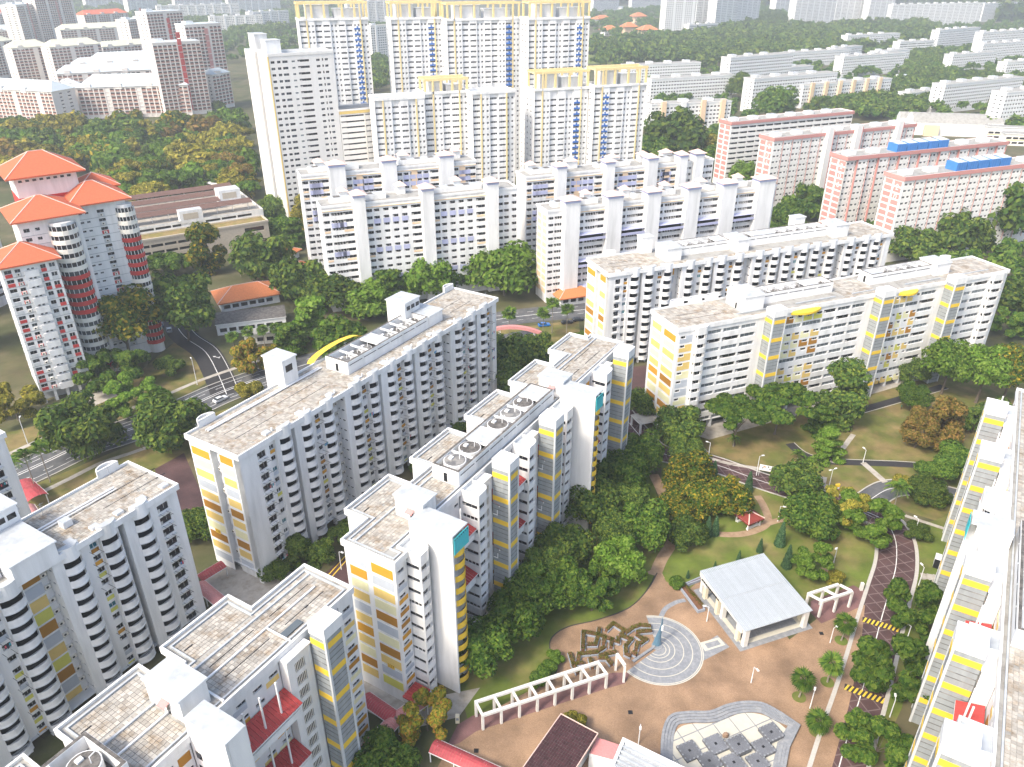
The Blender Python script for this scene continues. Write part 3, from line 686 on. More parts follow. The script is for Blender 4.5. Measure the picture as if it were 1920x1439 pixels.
# ------------------------------------------------------------------ blocks with lift shafts and red awnings (C, E, R)
def shaft(B, x0, x1, y0, y1, z1=36.2, z0=0, hat=False, bands=5):
    """banded lift shaft"""
    s = MB(); s.box(x0,y0,z0,x1,y1,z1,GREY,ROOFW); o = s.build("lift_shaft", B.r)
    e = .07
    bpart("shaft_cap", o, x0-.14, y0-.14, z1-1.9, x1+.14, y1+.0, z1+.15, WHITE2)
    zz = z1-3.4
    while zz > z0+2:
        bpart("shaft_band", o, x0-e, y0-e, zz-.55, x1+e, y1-.02, zz+.55, BAND)
        for j in range(1, 4):
            zj = zz-.5-j*1.08
            bpart("shaft_joint", o, x0-.035, y0-.035, zj, x1+.035, y1-.02, zj+.13, DGREY)
        zz -= 5.4
    bpart("shaft_corner", o, x0-.1, y0-.1, z0, x0+.28, y0+.25, z1-2, GREYW); bpart("shaft_corner", o, x1-.28, y0-.1, z0, x1+.1, y0+.25, z1-2, GREYW)
    return o
def round_bay(B, x0, x1, yw, y0, z0, z1, left=True, fl=None, smooth=True):
    """tower of kitchens with a rounded outer corner and strip windows; corner on the far (x1) side"""
    r = min(1.6, (x1-x0)*.6); n = 5
    cor = [(x1-r+r*sin(pi/2*k/n), y0+r-r*cos(pi/2*k/n)) for k in range(n+1)]
    pts = [(x0,yw),(x0,y0)]+cor+[(x1,yw)]
    for k in range(len(pts)-1):
        a, c = pts[k], pts[k+1]; holes = []
        ln = hypot(c[0]-a[0], c[1]-a[1])
        if k == 0 and ln > 1.2:
            for f in range(NF): holes.append((.4, ln-.4, ZO(f)+.05, ZO(f)+1.0, 'dark' if (f*7+int(x0)) % 4 else 'pane'))
        if k == 1 and ln > .7:
            for f in range(NF): holes.append((.1, ln-.02, ZO(f)-.05, ZO(f)+1.1, 'dark'))
        if 2 <= k <= 1+n:
            for f in range(NF): holes.append((.0, ln, ZO(f)-.05, ZO(f)+1.1, 'open' if (f*5+int(x0)) % 3 else 'std'))
        B.face(a, c, z0, z1, holes, WHITE, .3)
    b = MB(); b.poly([(p[0],p[1],z1-.5) for p in pts], ROOFW); b.ring(pts, offset(pts,-.2), z1, z1+.12, WHITE, inner_z0=z1-.5); b.build("bay_roof", B.r)
def awning_bay(B, x0, x1, yw, yo, levels=(8,4,0), seed=1, mat=None, rear=WHITE2, cols=None, ext=None):
    """recessed gallery wall with access corridors, sloping tiled awnings and thin columns"""
    rnd = random.Random(seed); L = x1-x0; mat = mat or REDROOF; holes = []; n = cols or max(2, round(L/2.6)); st = L/n
    for k in range(NF):
        z = ZO(k)
        for j in range(n):
            u = j*st+.3; wv = st-.6; rr = rnd.random()
            if rr < .55:
                holes.append((u+wv*.3, u+wv, z+.15, z+.85, 'dark'))
            pm = rnd.choice([None, None, YEL, BROWN, PALE, PGREY, ORANGE, None])
            if pm and (k not in levels): B.box("panel", x0+u, yw-.05, z-.85 if rr < .55 else z-.6, x0+u+wv, yw+.02, z+.1 if rr < .55 else z+1.0, pm)
    B.face((x0,yw),(x1,yw), 0, HR-.7, holes, rear, .25)
    for k in levels:
        z = ZO(k)-.95
        c = MB(); c.box(x0+.02, yo, z-.25, x1-.02, yw-.02, z, WHITE2); c.box(x0+.02, yo, z, x1-.02, yo+.15, z+1.05, WHITE)
        g = c.build("access_gallery", B.r)
        bpart("gallery_shade_panel", g, x0+.1, yw-.12, z+.02, x1-.1, yw-.05, z+2.15, GLASSB)  # dark sheet stands in for the shade at the back of the corridor
        if k == 0: continue
        a = MB(); nt_ = max(3, int(L/.62)); dx = L/nt_
        for j in range(nt_):
            xa = x0+j*dx; zz0, zz1 = z+2.35, z+3.3
            a.poly([(xa+.03,yo-.45,zz0),(xa+dx-.03,yo-.45,zz0),(xa+dx-.03,yw-.2,zz1),(xa+.03,yw-.2,zz1)], mat)
            a.poly([(xa+.03,yo-.45,zz0-.12),(xa+dx-.03,yo-.45,zz0-.12),(xa+dx-.03,yo-.45,zz0),(xa+.03,yo-.45,zz0)], mat)
            a.poly([(xa+dx-.03,yo-.45,zz0),(xa+dx+.03,yo-.45,zz0-.05),(xa+dx+.03,yw-.2,zz1-.05),(xa+dx-.03,yw-.2,zz1)], mat)
        a.build("tiled_awning", B.r)
        bpart("awning_fascia", g, x0, yo-.47, z+1.95, x1, yo-.3, z+2.2, WHITE)
    nc = max(1, int(L/3.6))
    for j in range(1, nc+1):
        xx = x0+L*j/(nc+1); B.box("gallery_column", xx-.1, yo+.5, 0, xx+.1, yo+.75, HR-.75, WHITE)
def grille(B, x0, x1, y, z0=3, z1=31):
    """stair wall with a barred opening on each floor"""
    n = x1-x0; m = n/2; hs = [(max(.3,m-.95), min(n-.3,m+.95), ZO(k)-.75, ZO(k)+1.05, 'open') for k in range(NF)]
    B.face((x0,y),(x1,y), 0, HR-.7, hs, WHITE, .3, 'grille_opening'); B.w.wall((x0,0),(x0,y),0,HR-.7,[],WHITE); B.w.wall((x1,y),(x1,0),0,HR-.7,[],WHITE)
    B.box("stair_roof", x0-.1, y-.15, HR-.69, x1+.1, -.4, HR-.45, WHITE)
    k_ = ("bars", round(hs[0][1]-hs[0][0],2))
    if k_ not in CACHE:
        b = MB(); w_ = hs[0][1]-hs[0][0]; x = .1
        while x < w_-.1: b.box(x,-.02,0,x+.09,.06,1.8,CREAM); x += .3
        CACHE[k_] = b.mesh("grille")
    for h in hs: obj("grille", CACHE[k_], B.r, (x0+h[0], y, h[2]))
def stair_tower(B, x0, x1, yw, y0, z1=36.2, land=True, teal=True):
    b = MB(); b.box(x0,y0+.9,0,x0+.35,yw,z1,WHITE); b.box(x1-.35,y0+.9,0,x1,yw,z1,WHITE); b.box(x0+.355,y0+2.2,0,x1-.355,yw-.01,z1,WHITE2); b.box(x0,y0,z1-.001,x1,yw,z1+.25,WHITE,ROOFW)
    b.box(x0,y0,0,x0+.35,y0+.9,z1-.002,WHITE)
    o = b.build("stair_tower", B.r)
    k = ("ylw", round(x1-x0,1))
    if k not in CACHE:
        m = MB(); wd = x1-x0-.4; n = 8; pts = [(-wd/2+wd*j/n, -1.1*(1-(2*(j/n)-1)**2)) for j in range(n+1)]
        for a, c in zip(pts, pts[1:]):
            m.poly([(a[0],a[1],0),(c[0],c[1],0),(c[0],c[1],1.25),(a[0],a[1],1.25)], BAND); m.poly([(c[0]*.93,c[1]*.9,.1),(a[0]*.93,a[1]*.9,.1),(a[0]*.93,a[1]*.9,1.25),(c[0]*.93,c[1]*.9,1.25)], ORANGE)
            m.poly([(a[0],a[1],1.25),(c[0],c[1],1.25),(c[0]*.93,c[1]*.9,1.25),(a[0]*.93,a[1]*.9,1.25)], BAND)
        m.poly([(p[0]*.93,p[1]*.9,.1) for p in pts], DGREY); m.poly([(p[0],p[1],0) for p in reversed(pts)], BAND)
        CACHE[k] = m.mesh("stair_landing")
    for f in range(NF+1 if land else 0): obj("stair_landing", CACHE[k], o, ((x0+x1)/2+.1, y0+.85, 1.6+2.7*f))
    t = MB(); n = 7; wd = x1-x0-.3
    for j in range(n):
        if not teal: break
        xa = x0+.2+wd*j/n; t.box(xa, y0-.25, z1-3.6, xa+wd/n-.05, y0-.15, z1-.25, TEAL); t.box(xa+.12,y0-.27,z1-.7,xa+.3,y0-.255,z1-.4,BLACK)
    if teal: t.build("teal_screen", o)
    else: bpart("front_wall", o, x0+.4, y0-.0, 0, x1, y0+.3, z1-.01, WHITE)
    for f in range(NF): bpart("stair_opening", o, x0-.03, yw-1.7, ZO(f)-.5, x0-.004, yw-.6, ZO(f)+.8, GLASS)
    return o
def end_panels(B, x, ya, yb, cols, z1=HR-.7, seed=0, number=None):
    """panelled gable at x (faces -x), from back ya to front yb"""
    g_ = MB(); g_.wall((x,ya),(x,yb), 0, z1, [], WHITE); g_.build("gable_wall", B.r)
    rnd = random.Random(seed); seq = [[PGREY,ORANGE,PALE,YEL,PGREY,YEL,ORANGE,YEL,PALE,BROWN,YEL,PGREY],[ORANGE,PGREY,YEL,PALE,BROWN,PGREY,PALE,BROWN,YEL,PGREY,LIME,YEL]]
    for c, (a, b) in enumerate(cols):
        for k in range(NF+(1 if c == 0 else 1)):
            z = ZO(NF-1)-1.2-2.62*k+.35
            if z < .9: continue
            B.box("panel", x-.06, b, z, x+.02, a, z+1.95, seq[c % 2][k % 12])
def wings(B, y, dep, lst, z1=HR-.7):
    """rear wings, stepping out from the back wall"""
    for a, c in lst:
        hs = []
        for k in range(NF): hs += [(.6, min(2.6,(c-a)/2-.4), ZO(k)-.2, ZO(k)+.95), ((c-a)/2+.4, c-a-.6, ZO(k)-.2, ZO(k)+.95)]
        B.w.wall((c,y+dep),(a,y+dep), 0, z1, hs, WHITE, .25, GLASSB); B.w.wall((a,y+dep),(a,y), 0, z1, [], WHITE); B.w.wall((c,y),(c,y+dep), 0, z1, [], WHITE)
def wing_roof(B, x0, x1, yb, dep, lst, z=HR, ext=0):
    """one stepped roof outline with its parapet, notched between the wings"""
    pts = ([(x0,-2.1),(x0+3,-2.1),(x0+3,0)] if ext else [(x0,0)])+[(x1,0),(x1,yb)]
    for a, c in sorted(lst, reverse=True):
        if c < x1-.01: pts.append((c,yb))
        else: pts.pop()
        pts += [(c,yb+dep),(a,yb+dep)]
        if a > x0+.01: pts.append((a,yb))
    if pts[-1][0] > x0+.01: pts.append((x0,yb))
    b = MB(); o = offset(pts,.35); b.prism(o, z-.75, z, WHITE, ROOFG, True, True); b.ring(o, offset(pts,.05), z+.001, z+.5, WHITE)
    b.ring(offset(pts,-.55), offset(pts,-.8), z+.005, z+.3, ROOFW); b.build("roof", B.r)
    for a, c in lst:
        tiles(B.r, max(a,x0)+1, yb-.6, min(c,x1)-1, yb+dep-1, z+.02, .62)
        q = MB(); q.box(a+1.2, yb+dep-3, z+.03, a+2.6, yb+dep-2.75, z+.12, BLACK); q.build("expansion_joint", B.r)

def lift_block(name, label, az, u0, u1, vf, yb, items, wl, gable=True, flip=False, group="white slab blocks", seed=1, tsize=.62, stone=True, deck=(), rooms=()):
    """front line at y=0 is the gallery wall; towers stand out towards -y"""
    L = u1-u0
    if flip: o = UV(u1, vf, az); rz = pi/2-radians(az)+pi
    else: o = UV(u0, vf, az); rz = pi/2-radians(az)
    B = Bld(name, label, "apartment block", o, rz, group)
    for it in items:
        t = it[0]
        if t == 'shaft': shaft(B, *it[1:])
        elif t == 'rb': round_bay(B, it[1], it[2], 0, it[3], 0, HR+.3)
        elif t == 'awn': awning_bay(B, it[1], it[2], 0, it[3], seed=seed+int(it[1]), levels=it[4] if len(it) > 4 else (8,4,0))
        elif t == 'grille': grille(B, it[1], it[2], it[3])
        elif t == 'stair': stair_tower(B, it[1], it[2], 0, it[3], land=not flip and len(it) < 5, teal=len(it) < 5)
        elif t == 'flat':
            holes = []
            a, c, y = it[1:4]; rnd = random.Random(int(a)+seed)
            for k in range(NF):
                z = ZO(k); pm = rnd.choice([YEL,BROWN,PALE,PGREY,ORANGE,None])
                holes.append((.5 if c-a < 3 else (c-a)*.25, (c-a)*.75, z+.1, z+.9, 'dark'))
                if pm: B.box("panel", a+.3, y-.05, z-.9, c-.3, y+.02, z+.05, pm)
            B.face((a,y),(c,y), 0, HR-.7, holes, WHITE, .25)
            if y < 0: B.face((c,y),(c,0), 0, HR-.7, [], WHITE); B.face((a,0),(a,y), 0, HR-.7, [], WHITE)
        elif t == 'wall': B.face((it[1],0),(it[2],0), 0, HR-.7, [], WHITE)
    back = [(a,c) for a, c in wl]
    xs = 0.
    for a, c in sorted(back):
        if a > xs: B.w.wall((a,yb),(xs,yb), 0, HR-.7, [], WHITE)
        xs = c
    if xs < L: B.w.wall((L,yb),(xs,yb), 0, HR-.7, [], WHITE)
    wings(B, yb, 5.0, back); B.face((L,0),(L,yb), 0, HR-.7, [], WHITE)
    if not gable: B.face((0,yb),(0,0), 0, HR-.7, [], WHITE)
    wing_roof(B, 0, L, yb, 5.0, back, ext=gable)
    sk = [(d[0]-.3,d[1]-.3,d[2]+.3,d[3]+.3) for d in list(deck)+[r[:4] for r in rooms]]
    tiles(B.r, .9, .9, L-.9, yb-.9, HR+.02, tsize, skip=sk)
    x = 2.
    while x < L-10:
        for yy in (yb*.33, yb*.66):
            if not any(x+8 > k[0] and x < k[2] for k in sk): bpart("expansion_joint", B.r, x, yy, HR+.03, x+8, yy+.16, HR+.115, BLACK)
        x += 11
    q = MB(); q.box(1,yb-2.0,HR+.06,L-1,yb-1.7,HR+.35,ROOFW); q.build("roof_kerb", B.r)
    for d in deck: tank_deck(B, *d[:4], d[4], style='drum', blank=d[5] if len(d) > 5 else ())
    for r in rooms: roof_room(B, "lift_motor_room", *r[:5], awn=True)
    B.done(); return B

# C: local x = u-72.6, gallery wall at v=-67.7
c_items = [('flat',0,2.9,-2.1),('rb',3.1,6.4,-4.9),('stair',6.7,11.2,-8.8),('awn',11.2,21.3,-3.2),('rb',21.5,25.2,-4.2),('grille',25.3,29.2,-2.0),('shaft',29.4,32.6,-5.9,-2.1),('awn',29.3,39.6,-3.2),('rb',39.8,43.6,-4.2),('grille',43.7,47.2,-2.0),('shaft',47.4,50.8,-5.9,-2.1),('awn',47.3,55.8,-3.2),('rb',56.0,60.0,-4.2),('stair',60.3,64.0,-8.6),('awn',64.0,75.8,-3.2),('rb',76.0,80.2,-4.2),('grille',80.3,83.8,-2.0),('shaft',84.0,87.5,-5.9,-2.1),('flat',83.9,94.0,0)]
blkC = lift_block("slab_block", "white block in the middle with round roof tanks, yellow banded lift shafts and red awnings", 31.0, 72.6, 166.6, -67.7, 8.7, c_items, [(6.5,18.2),(25.2,37.5),(44,56.5),(62,74),(81,92)],
    deck=[(22.4,.7,58.9,6.7,7,(2,6))], rooms=[(10.1,-.4,13.8,5.6,37.2),(61.3,-.2,65.6,5.8,37.0)], seed=11)
end_panels(blkC, -.01, 8.7, -2.1, [(7.8,4.2),(3.0,-1.5)], seed=2)
q = MB(); q.box(-1.2,-5.5,3.0,2.6,-2.2,3.25,REDROOF)
for j in range(7): q.box(-1.2+j*.55,-5.6,3.26,-.75+j*.55,-2.1,3.34,REDROOF)
q.build("porch_roof", blkC.r)
# E: local x = u-8
e_items = [('stair',26.4,29.6,-7.4,0),('awn',29.6,41.2,-3.2),('grille',41.3,45.8,-1.6),('shaft',46.0,49.5,-4.7,-1.7),('wall',45.9,49.6),('flat',49.6,53.0,-.3),('flat',53.2,56.4,-.3),('awn',12,26.3,-3.2),('awn',0,11.9,-3.2)]
blkE = lift_block("slab_block", "white block at the bottom with a pale tiled roof and long red awnings", 31.0, 8.0, 64.5, -67.7, 9.6, e_items, [(3,14),(18.5,30),(34,45.5)], gable=False,
    deck=[(9.0,.8,19.2,8.8,2)], rooms=[(27.4,1.9,31.5,8.7,37.0)], seed=21)
blkE.box("roof_skylight", 44.2, 1.2, HR+.06, 47.6, 2.4, HR+.35, GLASSG)
q = MB(); q.box(32,.2,HR+.06,32.3,8,HR+.4,WHITE); q.box(18,4.9,HR+.06,54,5.15,HR+.35,WHITE); q.box(44,.2,HR+.06,44.2,5,HR+.35,WHITE); q.build("roof_upstand", blkE.r)
# R: faces the square from the right; local x = 190-u
r_items = []
def rr(u): return 190.-u
for uS in (97.7,115.4,152.7,172.1,79.0): r_items.append(('shaft', rr(uS+3.5), rr(uS), -6.1, -2.2))
r_items += [('stair', rr(130.8), rr(126.6), -6.1)]
for a, c in ((101.3,105.6),(119,122.4),(122.5,126.4),(156.4,160.6),(82.6,87),(140,144.5),(176,180.5)): r_items.append(('rb', rr(c), rr(a), -4.3))
for a, c in ((105.7,114.9),(87.2,97.2),(144.7,152.3),(160.8,171.8),(64,78.7),(180.7,190)): r_items.append(('awn', rr(c), rr(a), -3.2))
for a, c in ((97.4,101.2),(115.2,118.9),(152.5,156.3),(171.9,175.9),(78.8,82.5),(131,139.9)): r_items.append(('grille', rr(c), rr(a), -2.0))
blkR = lift_block("slab_block", "white block with yellow banded lift shafts along the right edge", 31.0, 64., 190., 18.6, 9.5, r_items, [(5,17),(24,36),(44,56),(64,76),(84,96),(104,116)], gable=False, flip=True,
    deck=[(rr(132),1.0,rr(104),8.5,6,(0,1,2,3,4,5))], rooms=[], seed=31)
# ------------------------------------------------------------------ D: gallery block with long strip openings
def gallery_block():
    az = 68.3; u0 = 109.3; o = UV(u0, -156.6, az); depth = 13.6
    B = Bld("slab_block", "long white gallery block with strip openings and three yellow banded lift shafts", "apartment block", o, pi/2-radians(az), "white slab blocks")
    L = 228.9-u0; zb, zt = 2.6, HR-.7; rnd = random.Random(4)
    segs = [(109.3,114.4,'c'),(114.4,118.3,'r'),(118.3,123.3,'g'),(123.3,129.2,'g'),(129.2,134.5,'g'),(134.5,141.6,'w'),(141.6,144.2,'v'),(144.2,150.2,'p'),(150.2,157.2,'p'),(157.2,162.2,'g'),(162.2,167.4,'g'),(167.4,172.7,'g'),(172.7,181.2,'w'),(181.2,183.0,'v'),(183.0,188.2,'p'),(188.2,193.6,'p'),(193.6,200.2,'g'),(200.2,209.2,'w'),(209.2,215.0,'g'),(215.0,221.5,'g'),(221.5,227.0,'r2'),(227.0,228.9,'w')]
    for a, c, ty in segs:
        a -= u0; c -= u0; n = c-a; holes = []
        for k in range(NF):
            z = ZO(k)
            if ty == 'g': holes.append((.25, n-.25, z-.1, z+1.1, 'grey' if rnd.random() < .8 else 'dark')); 
            if ty == 'c':
                holes.append((.9, 2.4, z+.2, z+.95, 'dark'))
                pm = rnd.choice([YEL,PALE,BROWN,PGREY,ORANGE,PALE]); B.box("panel", a+.7, -.05, z-1.1, c-.5, .02, z+.15, pm); B.box("panel", a+2.45, -.05, z+.16, c-.5, .02, z+1.0, pm)
            if ty == 'v': holes.append((.3, n-.3, z, z+.95, 'dark'))
            if ty == 'p':
                if k in (1,5,9): holes.append((.25, n-.25, z-.1, z+1.1, 'grey'))
                else:
                    for q in (0,1):
                        s0 = q*n/2+.3; pm = rnd.choice([YEL,PALE,BROWN,YEL,PALE,WHITE2,LIME])
                        holes.append((s0+.9, s0+n/2-.55, z+.2, z+.95, 'dark' if rnd.random() < .8 else 'pane'))
                        B.box("panel", a+s0, -.05, z-1.1, a+s0+n/2-.5, .02, z+.14, pm); B.box("panel", a+s0, -.05, z+.15, a+s0+.85, .02, z+1.0, pm)
        if ty in ('r','r2'):
            round_bay(B, a, c, 0, -1.5, zb, HR+.2); continue
        B.face((a,0),(c,0), zb, zt, holes, WHITE, .45 if ty == 'g' else .25)
        if ty in 'gp': B.box("void_pier", a+.1, .2, 0, a+.8, 1.6, zb, WHITE2)
        if ty == 'w': B.box("void_wall", a, .05, 0, c, 2, zb, WHITE)
    for x0 in (137.0,175.3,202.8): shaft(B, x0-u0, x0-u0+4.2, -3.4, -.02, 35.2)
    for x0, x1 in ((144.6,157),(183.4,193)):
        q = MB(); n = 10; xm = (x0+x1)/2-u0; hw = (x1-x0)/2-1
        for k in range(n):
            xa = xm-hw+2*hw*k/n; xb = xm-hw+2*hw*(k+1)/n; f = lambda x: .25+1.5*(1-((x-xm)/hw)**2)
            q.poly([(xa,-.05,HR-.2),(xb,-.05,HR-.2),(xb,-f(xb),HR-.8),(xa,-f(xa),HR-.8)], BAND); q.poly([(xa,-f(xa),HR-.8),(xb,-f(xb),HR-.8),(xb,-f(xb),HR-1.5),(xa,-f(xa),HR-1.5)], BAND)
        q.build("yellow_canopy", B.r)
    B.face((L,0),(L,depth), 0, zt, [], WHITE); B.w.wall((L,depth),(0,depth), 0, zt, [], WHITE)
    seq = [[YEL,PALE,YEL,PALE,YEL,ORANGE,YEL,PALE,BROWN,YEL,PALE],[ORANGE,PALE,YEL,PALE,YEL,BROWN,YEL,PALE,BROWN,YEL,PGREY]]
    B.face((0,depth),(0,0), 0, zt, [], WHITE)
    for c, (ya, yb) in enumerate(((12.6,8.0),(6.6,.9))):
        for k in range(NF): B.box("panel", -.06, yb, ZO(NF-1-k)-1.05, .02, ya, ZO(NF-1-k)+.85, seq[c][k])
    b = MB(); b.box(3,4,0,L-1,depth-1,zb+.02,GREYW); b.box(.3,.3,zb,L-.3,depth-.2,zb+.1,GREYW); b.build("void_deck", B.r)
    roof_kit(B, 0, 0, L, depth, skip=[(21.5,2,56.5,12.6),(69.5,2,95,12.6)], t=1.1, over=.3)
    roof_room(B, "lift_motor_room", 22.5, 3.0, 29.0, 11.2, 37.4); tank_deck(B, 29.3, 6.2, 55.8, 11.6, 6, blank=(4,)); tank_deck(B, 70.2, 6.4, 94.0, 11.4, 5, blank=(0,)); roof_room(B, "lift_motor_room", 94.3, 5, 100, 11.6, 36.6, door=False)
    curved_parapet(B, 8, depth+.05); curved_parapet(B, 14, depth+.05); curved_parapet(B, 19.5, depth+.05); curved_parapet(B, 108, depth+.05)
    for k in range(5): B.box("roof_upstand", 20+k*20, 2.6, HR+.06, 34+k*20, 2.9, HR+.4, ROOFW)
    q = MB(); q.box(-6.5,4,3.0,-.4,9.5,3.4,WHITE,ROOFG)
    for x, y in ((-6.4,4.1),(-6.4,9.0),(-1.2,4.1),(-1.2,9.0)): q.box(x,y,0,x+.5,y+.4,3.0,WHITE)
    q.build("end_porch", B.r)
    B.done(); return B
blkD = gallery_block()
# ================================================================== middle distance and far blocks
def generic(name, label, cat, A, az, L, depth, H, nf, segs, wall=WHITE, roofm=None, end=None, endcols=None, group=None, fh=None, z0=3.2, loose=True, par=.5, endw=None, back=True):
    """segs along the front: (x0,x1,rec,[(u0,u1,dz0,dz1,style)],mat) with openings repeated on each floor"""
    B = Bld(name, label, cat, (A[0],A[1],0), pi/2-radians(az), group)
    fh = fh or (H-1.2-z0)/nf; cur = 0.
    for sg in segs:
        a, c, rec, cols = sg[:4]; mat = sg[4] if len(sg) > 4 else wall
        if abs(rec-cur) > 1e-6: B.face((a,cur),(a,rec), 0, H, [], wall); cur = rec
        hs = [(u0,u1,z0+k*fh+d0,z0+k*fh+d1,st) for k in range(nf) for (u0,u1,d0,d1,st) in cols]
        B.face((a,rec),(c,rec), 0, H, hs, mat, .3, loose=loose)
    if cur: B.face((L,cur),(L,0), 0, H, [], wall)
    hs = []
    if endw: hs = [(u0,u1,z0+k*fh+.9,z0+k*fh+1.7,'dark') for k in range(nf) for (u0,u1) in endw]
    B.face((0,depth),(0,0), 0, H, hs, wall, .25, loose=loose)
    if end:
        for c, (ya, yb) in enumerate(endcols or ((depth*.92,depth*.55),(depth*.45,depth*.08))):
            for k in range(nf): B.box("panel", -.06, yb, z0+k*fh+.35, .02, ya, z0+k*fh+fh-.45, end[(k+c) % len(end)])
    B.face((L,0),(L,depth), 0, H, [], wall)
    if back: B.w.wall((L,depth),(0,depth), 0, H, [], wall)
    pts = [(0,0),(L,0),(L,depth),(0,depth)]; b = MB(); o = offset(pts,.25)
    b.prism(o, H, H+.3, wall, roofm or ROOFG, True, True); b.ring(o, offset(pts,-.1), H+.301, H+.3+par, wall); b.build("roof", B.r)
    B.done(); B.H = H; B.fh = fh; B.z0 = z0; return B
def hat(B, x0, y0, x1, y1, z0, z1, ov=.8, rise=1.6, band=True, mat=None):
    """lift tower top with pyramid roof"""
    b = MB(); b.box(x0,y0,z0,x1,y1,z1,WHITE); o = b.build("lift_tower", B.r)
    if band: bpart("tower_band", o, x0-.08, y0-.08, z1-1.1, x1+.08, y1+.08, z1-.3, LILAC)
    p = MB(); a = [(x0-ov,y0-ov),(x1+ov,y0-ov),(x1+ov,y1+ov),(x0-ov,y1+ov)]; c = ((x0+x1)/2,(y0+y1)/2,z1+rise)
    for k in range(4): p.poly([(*a[k],z1),(*a[(k+1) % 4],z1),c], mat or PINKHAT)
    p.poly([(*q,z1) for q in reversed(a)], WHITE); p.build("tower_roof", o)
def W2(n, L, wd, d0=.9, d1=1.9, st='std', m=.5):
    s = (L-2*m)/n; return [(m+s*j+(s-wd)/2, m+s*j+(s+wd)/2, d0, d1, st) for j in range(n)]
def uz(px, py, A, az):
    """distance along a front and height of a photo pixel on that front's plane"""
    a = radians(az); U = Vector((sin(a),cos(a),0)); V = Vector((cos(a),-sin(a),0)); P = Vector((A[0],A[1],0))
    d = G(px,py,0)-Vector((0,0,CAM_H)); t = P.dot(V)/d.dot(V); Q = d*t
    return Q.dot(U)-P.dot(U), Q.z+CAM_H

def pink_block(name, label, A, az, L, H, nf, shafts, lil, depth=10, awn=(), end=None, group="white blocks with pink pyramid roofs", hatz=4.2, sand=WHITE, loose=True, hats2=()):
    segs = []; x = 0.
    for a, c in shafts+[(L,L)]:
        n = a-x
        if n > 1.0:
            if n > 9: cols = [(.3,2.6,.85,2.0,'dark')]+[(3.2+j*(n-7.2)/4, 3.2+j*(n-7.2)/4+2.1, .9,1.95,'dark') for j in range(4)]+[(n-3.9,n-.2,.85,2.0,'dark')]
            elif n > 6: cols = [(.4,2.5,.9,1.95,'dark'),(2.9,5.0,.9,1.95,'dark'),(n-2.3,n-.3,.85,2.0,'dark')]
            else: cols = [(.4,n*.45,.9,1.95,'dark'),(n*.55,n-.4,.9,1.95,'dark')]
            segs.append((x,a,0,cols))
        if c > a: segs.append((a,c,-2.2,[]))
        x = c
    B = generic(name, label, "apartment block", A, az, L, depth, H, nf, segs, end=end, group=group, roofm=ROOFG, loose=loose)
    for a, c in shafts: hat(B, a, -2.2, c, 2.6, H, H+hatz)
    for a, c in hats2: hat(B, a, depth-3.2, c, depth, H, H+3.4, ov=.6, band=False)
    x = 0.
    for a, c in shafts+[(L,L)]:
        n = a-x
        if n > 9:
            for k in lil:
                z = B.z0+k*B.fh
                for j in range(4):
                    xa = x+3.2+j*(n-7.2)/4; B.box("panel", xa-.2, -.12, z+1.9, xa+2.2, -.02, z+B.fh+.9, LILAC)
                B.box("panel", x+.4, -.1, z+.1, x+2.4, -.02, z+.85, PEACH); B.box("panel", x+n-3.8, -.1, z+.1, x+n-.3, -.02, z+.85, PEACH)
            B.box("cornice", x, -.35, H-1.3, x+n, -.02, H-1.05, PEACH)
            for k in awn:
                z = B.z0+k*B.fh; q = MB(); q.poly([(x+.1,-2.0,z+1.9),(x+n-.1,-2.0,z+1.9),(x+n-.1,-.05,z+2.5),(x+.1,-.05,z+2.5)], LILAC); q.box(x+.1,-2.0,z-.3,x+n-.1,-1.85,z+.7,LILAC); q.box(x+.1,-1.84,z-.3,x+n-.1,-.03,z-.1,GREYW); q.build("access_gallery", B.r)
                B.box("gallery_shade_panel", x+.3, -.2, z-.05, x+n-.3, -.06, z+1.8, GLASSB)  # gallery shade painted as a dark panel on the rear wall
        x = c
    nd = max(1, int(L/26))
    for k in range(nd):
        a = 4+k*L/nd; q = MB(); q.box(a, depth*.4, H+.3, a+L/nd*.55, depth*.75, H+2.2, WHITE, ROOFW)
        for j in range(3): q.box(a+1.5+j*L/nd*.16, depth*.45, H+2.21, a+1.5+j*L/nd*.16+2.4, depth*.68, H+2.27, SOOT)
        q.build("tank_deck", B.r)
    return B
P1 = pink_block("pink_roofed_block", "tall white block with three pink topped lift towers facing the near estate", (-68.2,274.5), 68.5, 75.5, 40, 13, [(11.3,15.6),(36.8,41.3),(62.4,67.0)], (2,6,10), depth=11, hats2=[(8,11),(30,33),(52,55)])
P2 = pink_block("pink_roofed_block", "white block with six pink topped lift towers and lilac galleries", (13.2,283.6), 68.5, 103, 36, 12, [(6.2,12.4),(23.9,30.4),(41,47),(58.8,64.9),(75.2,82),(92.6,100.6)], (), depth=10, awn=(8,4,0), end=[PEACH], hats2=[(18,21),(35,38),(53,56),(70,73),(88,91)])
P1b = pink_block("pink_roofed_block", "white and peach block behind the left pink topped block", (-83.8,310.6), 68.5, 73.5, 42.5, 14, [(11,17.5),(32.5,38.5),(57,63)], (12,11,8,7), depth=11, hats2=[(7,10.5),(42,46),(66,69)])
P2b = pink_block("pink_roofed_block", "white block with paired pink hats behind the six towered block", (5.8,321.6), 68.5, 91, 39.2, 13, [(13,17.4),(35.5,40),(56,61),(72,76),(80,84.5)], (11,10,7,6), depth=11, hats2=[(4,7.6),(22,27),(42,47),(57.5,62),(69,74)])
for B_ in (P1b, P2b):
    for x in (22, 45, 66): B_.box("panel", x, -.1, 4, x+2.6, -.02, B_.H-1.5, PEACH)

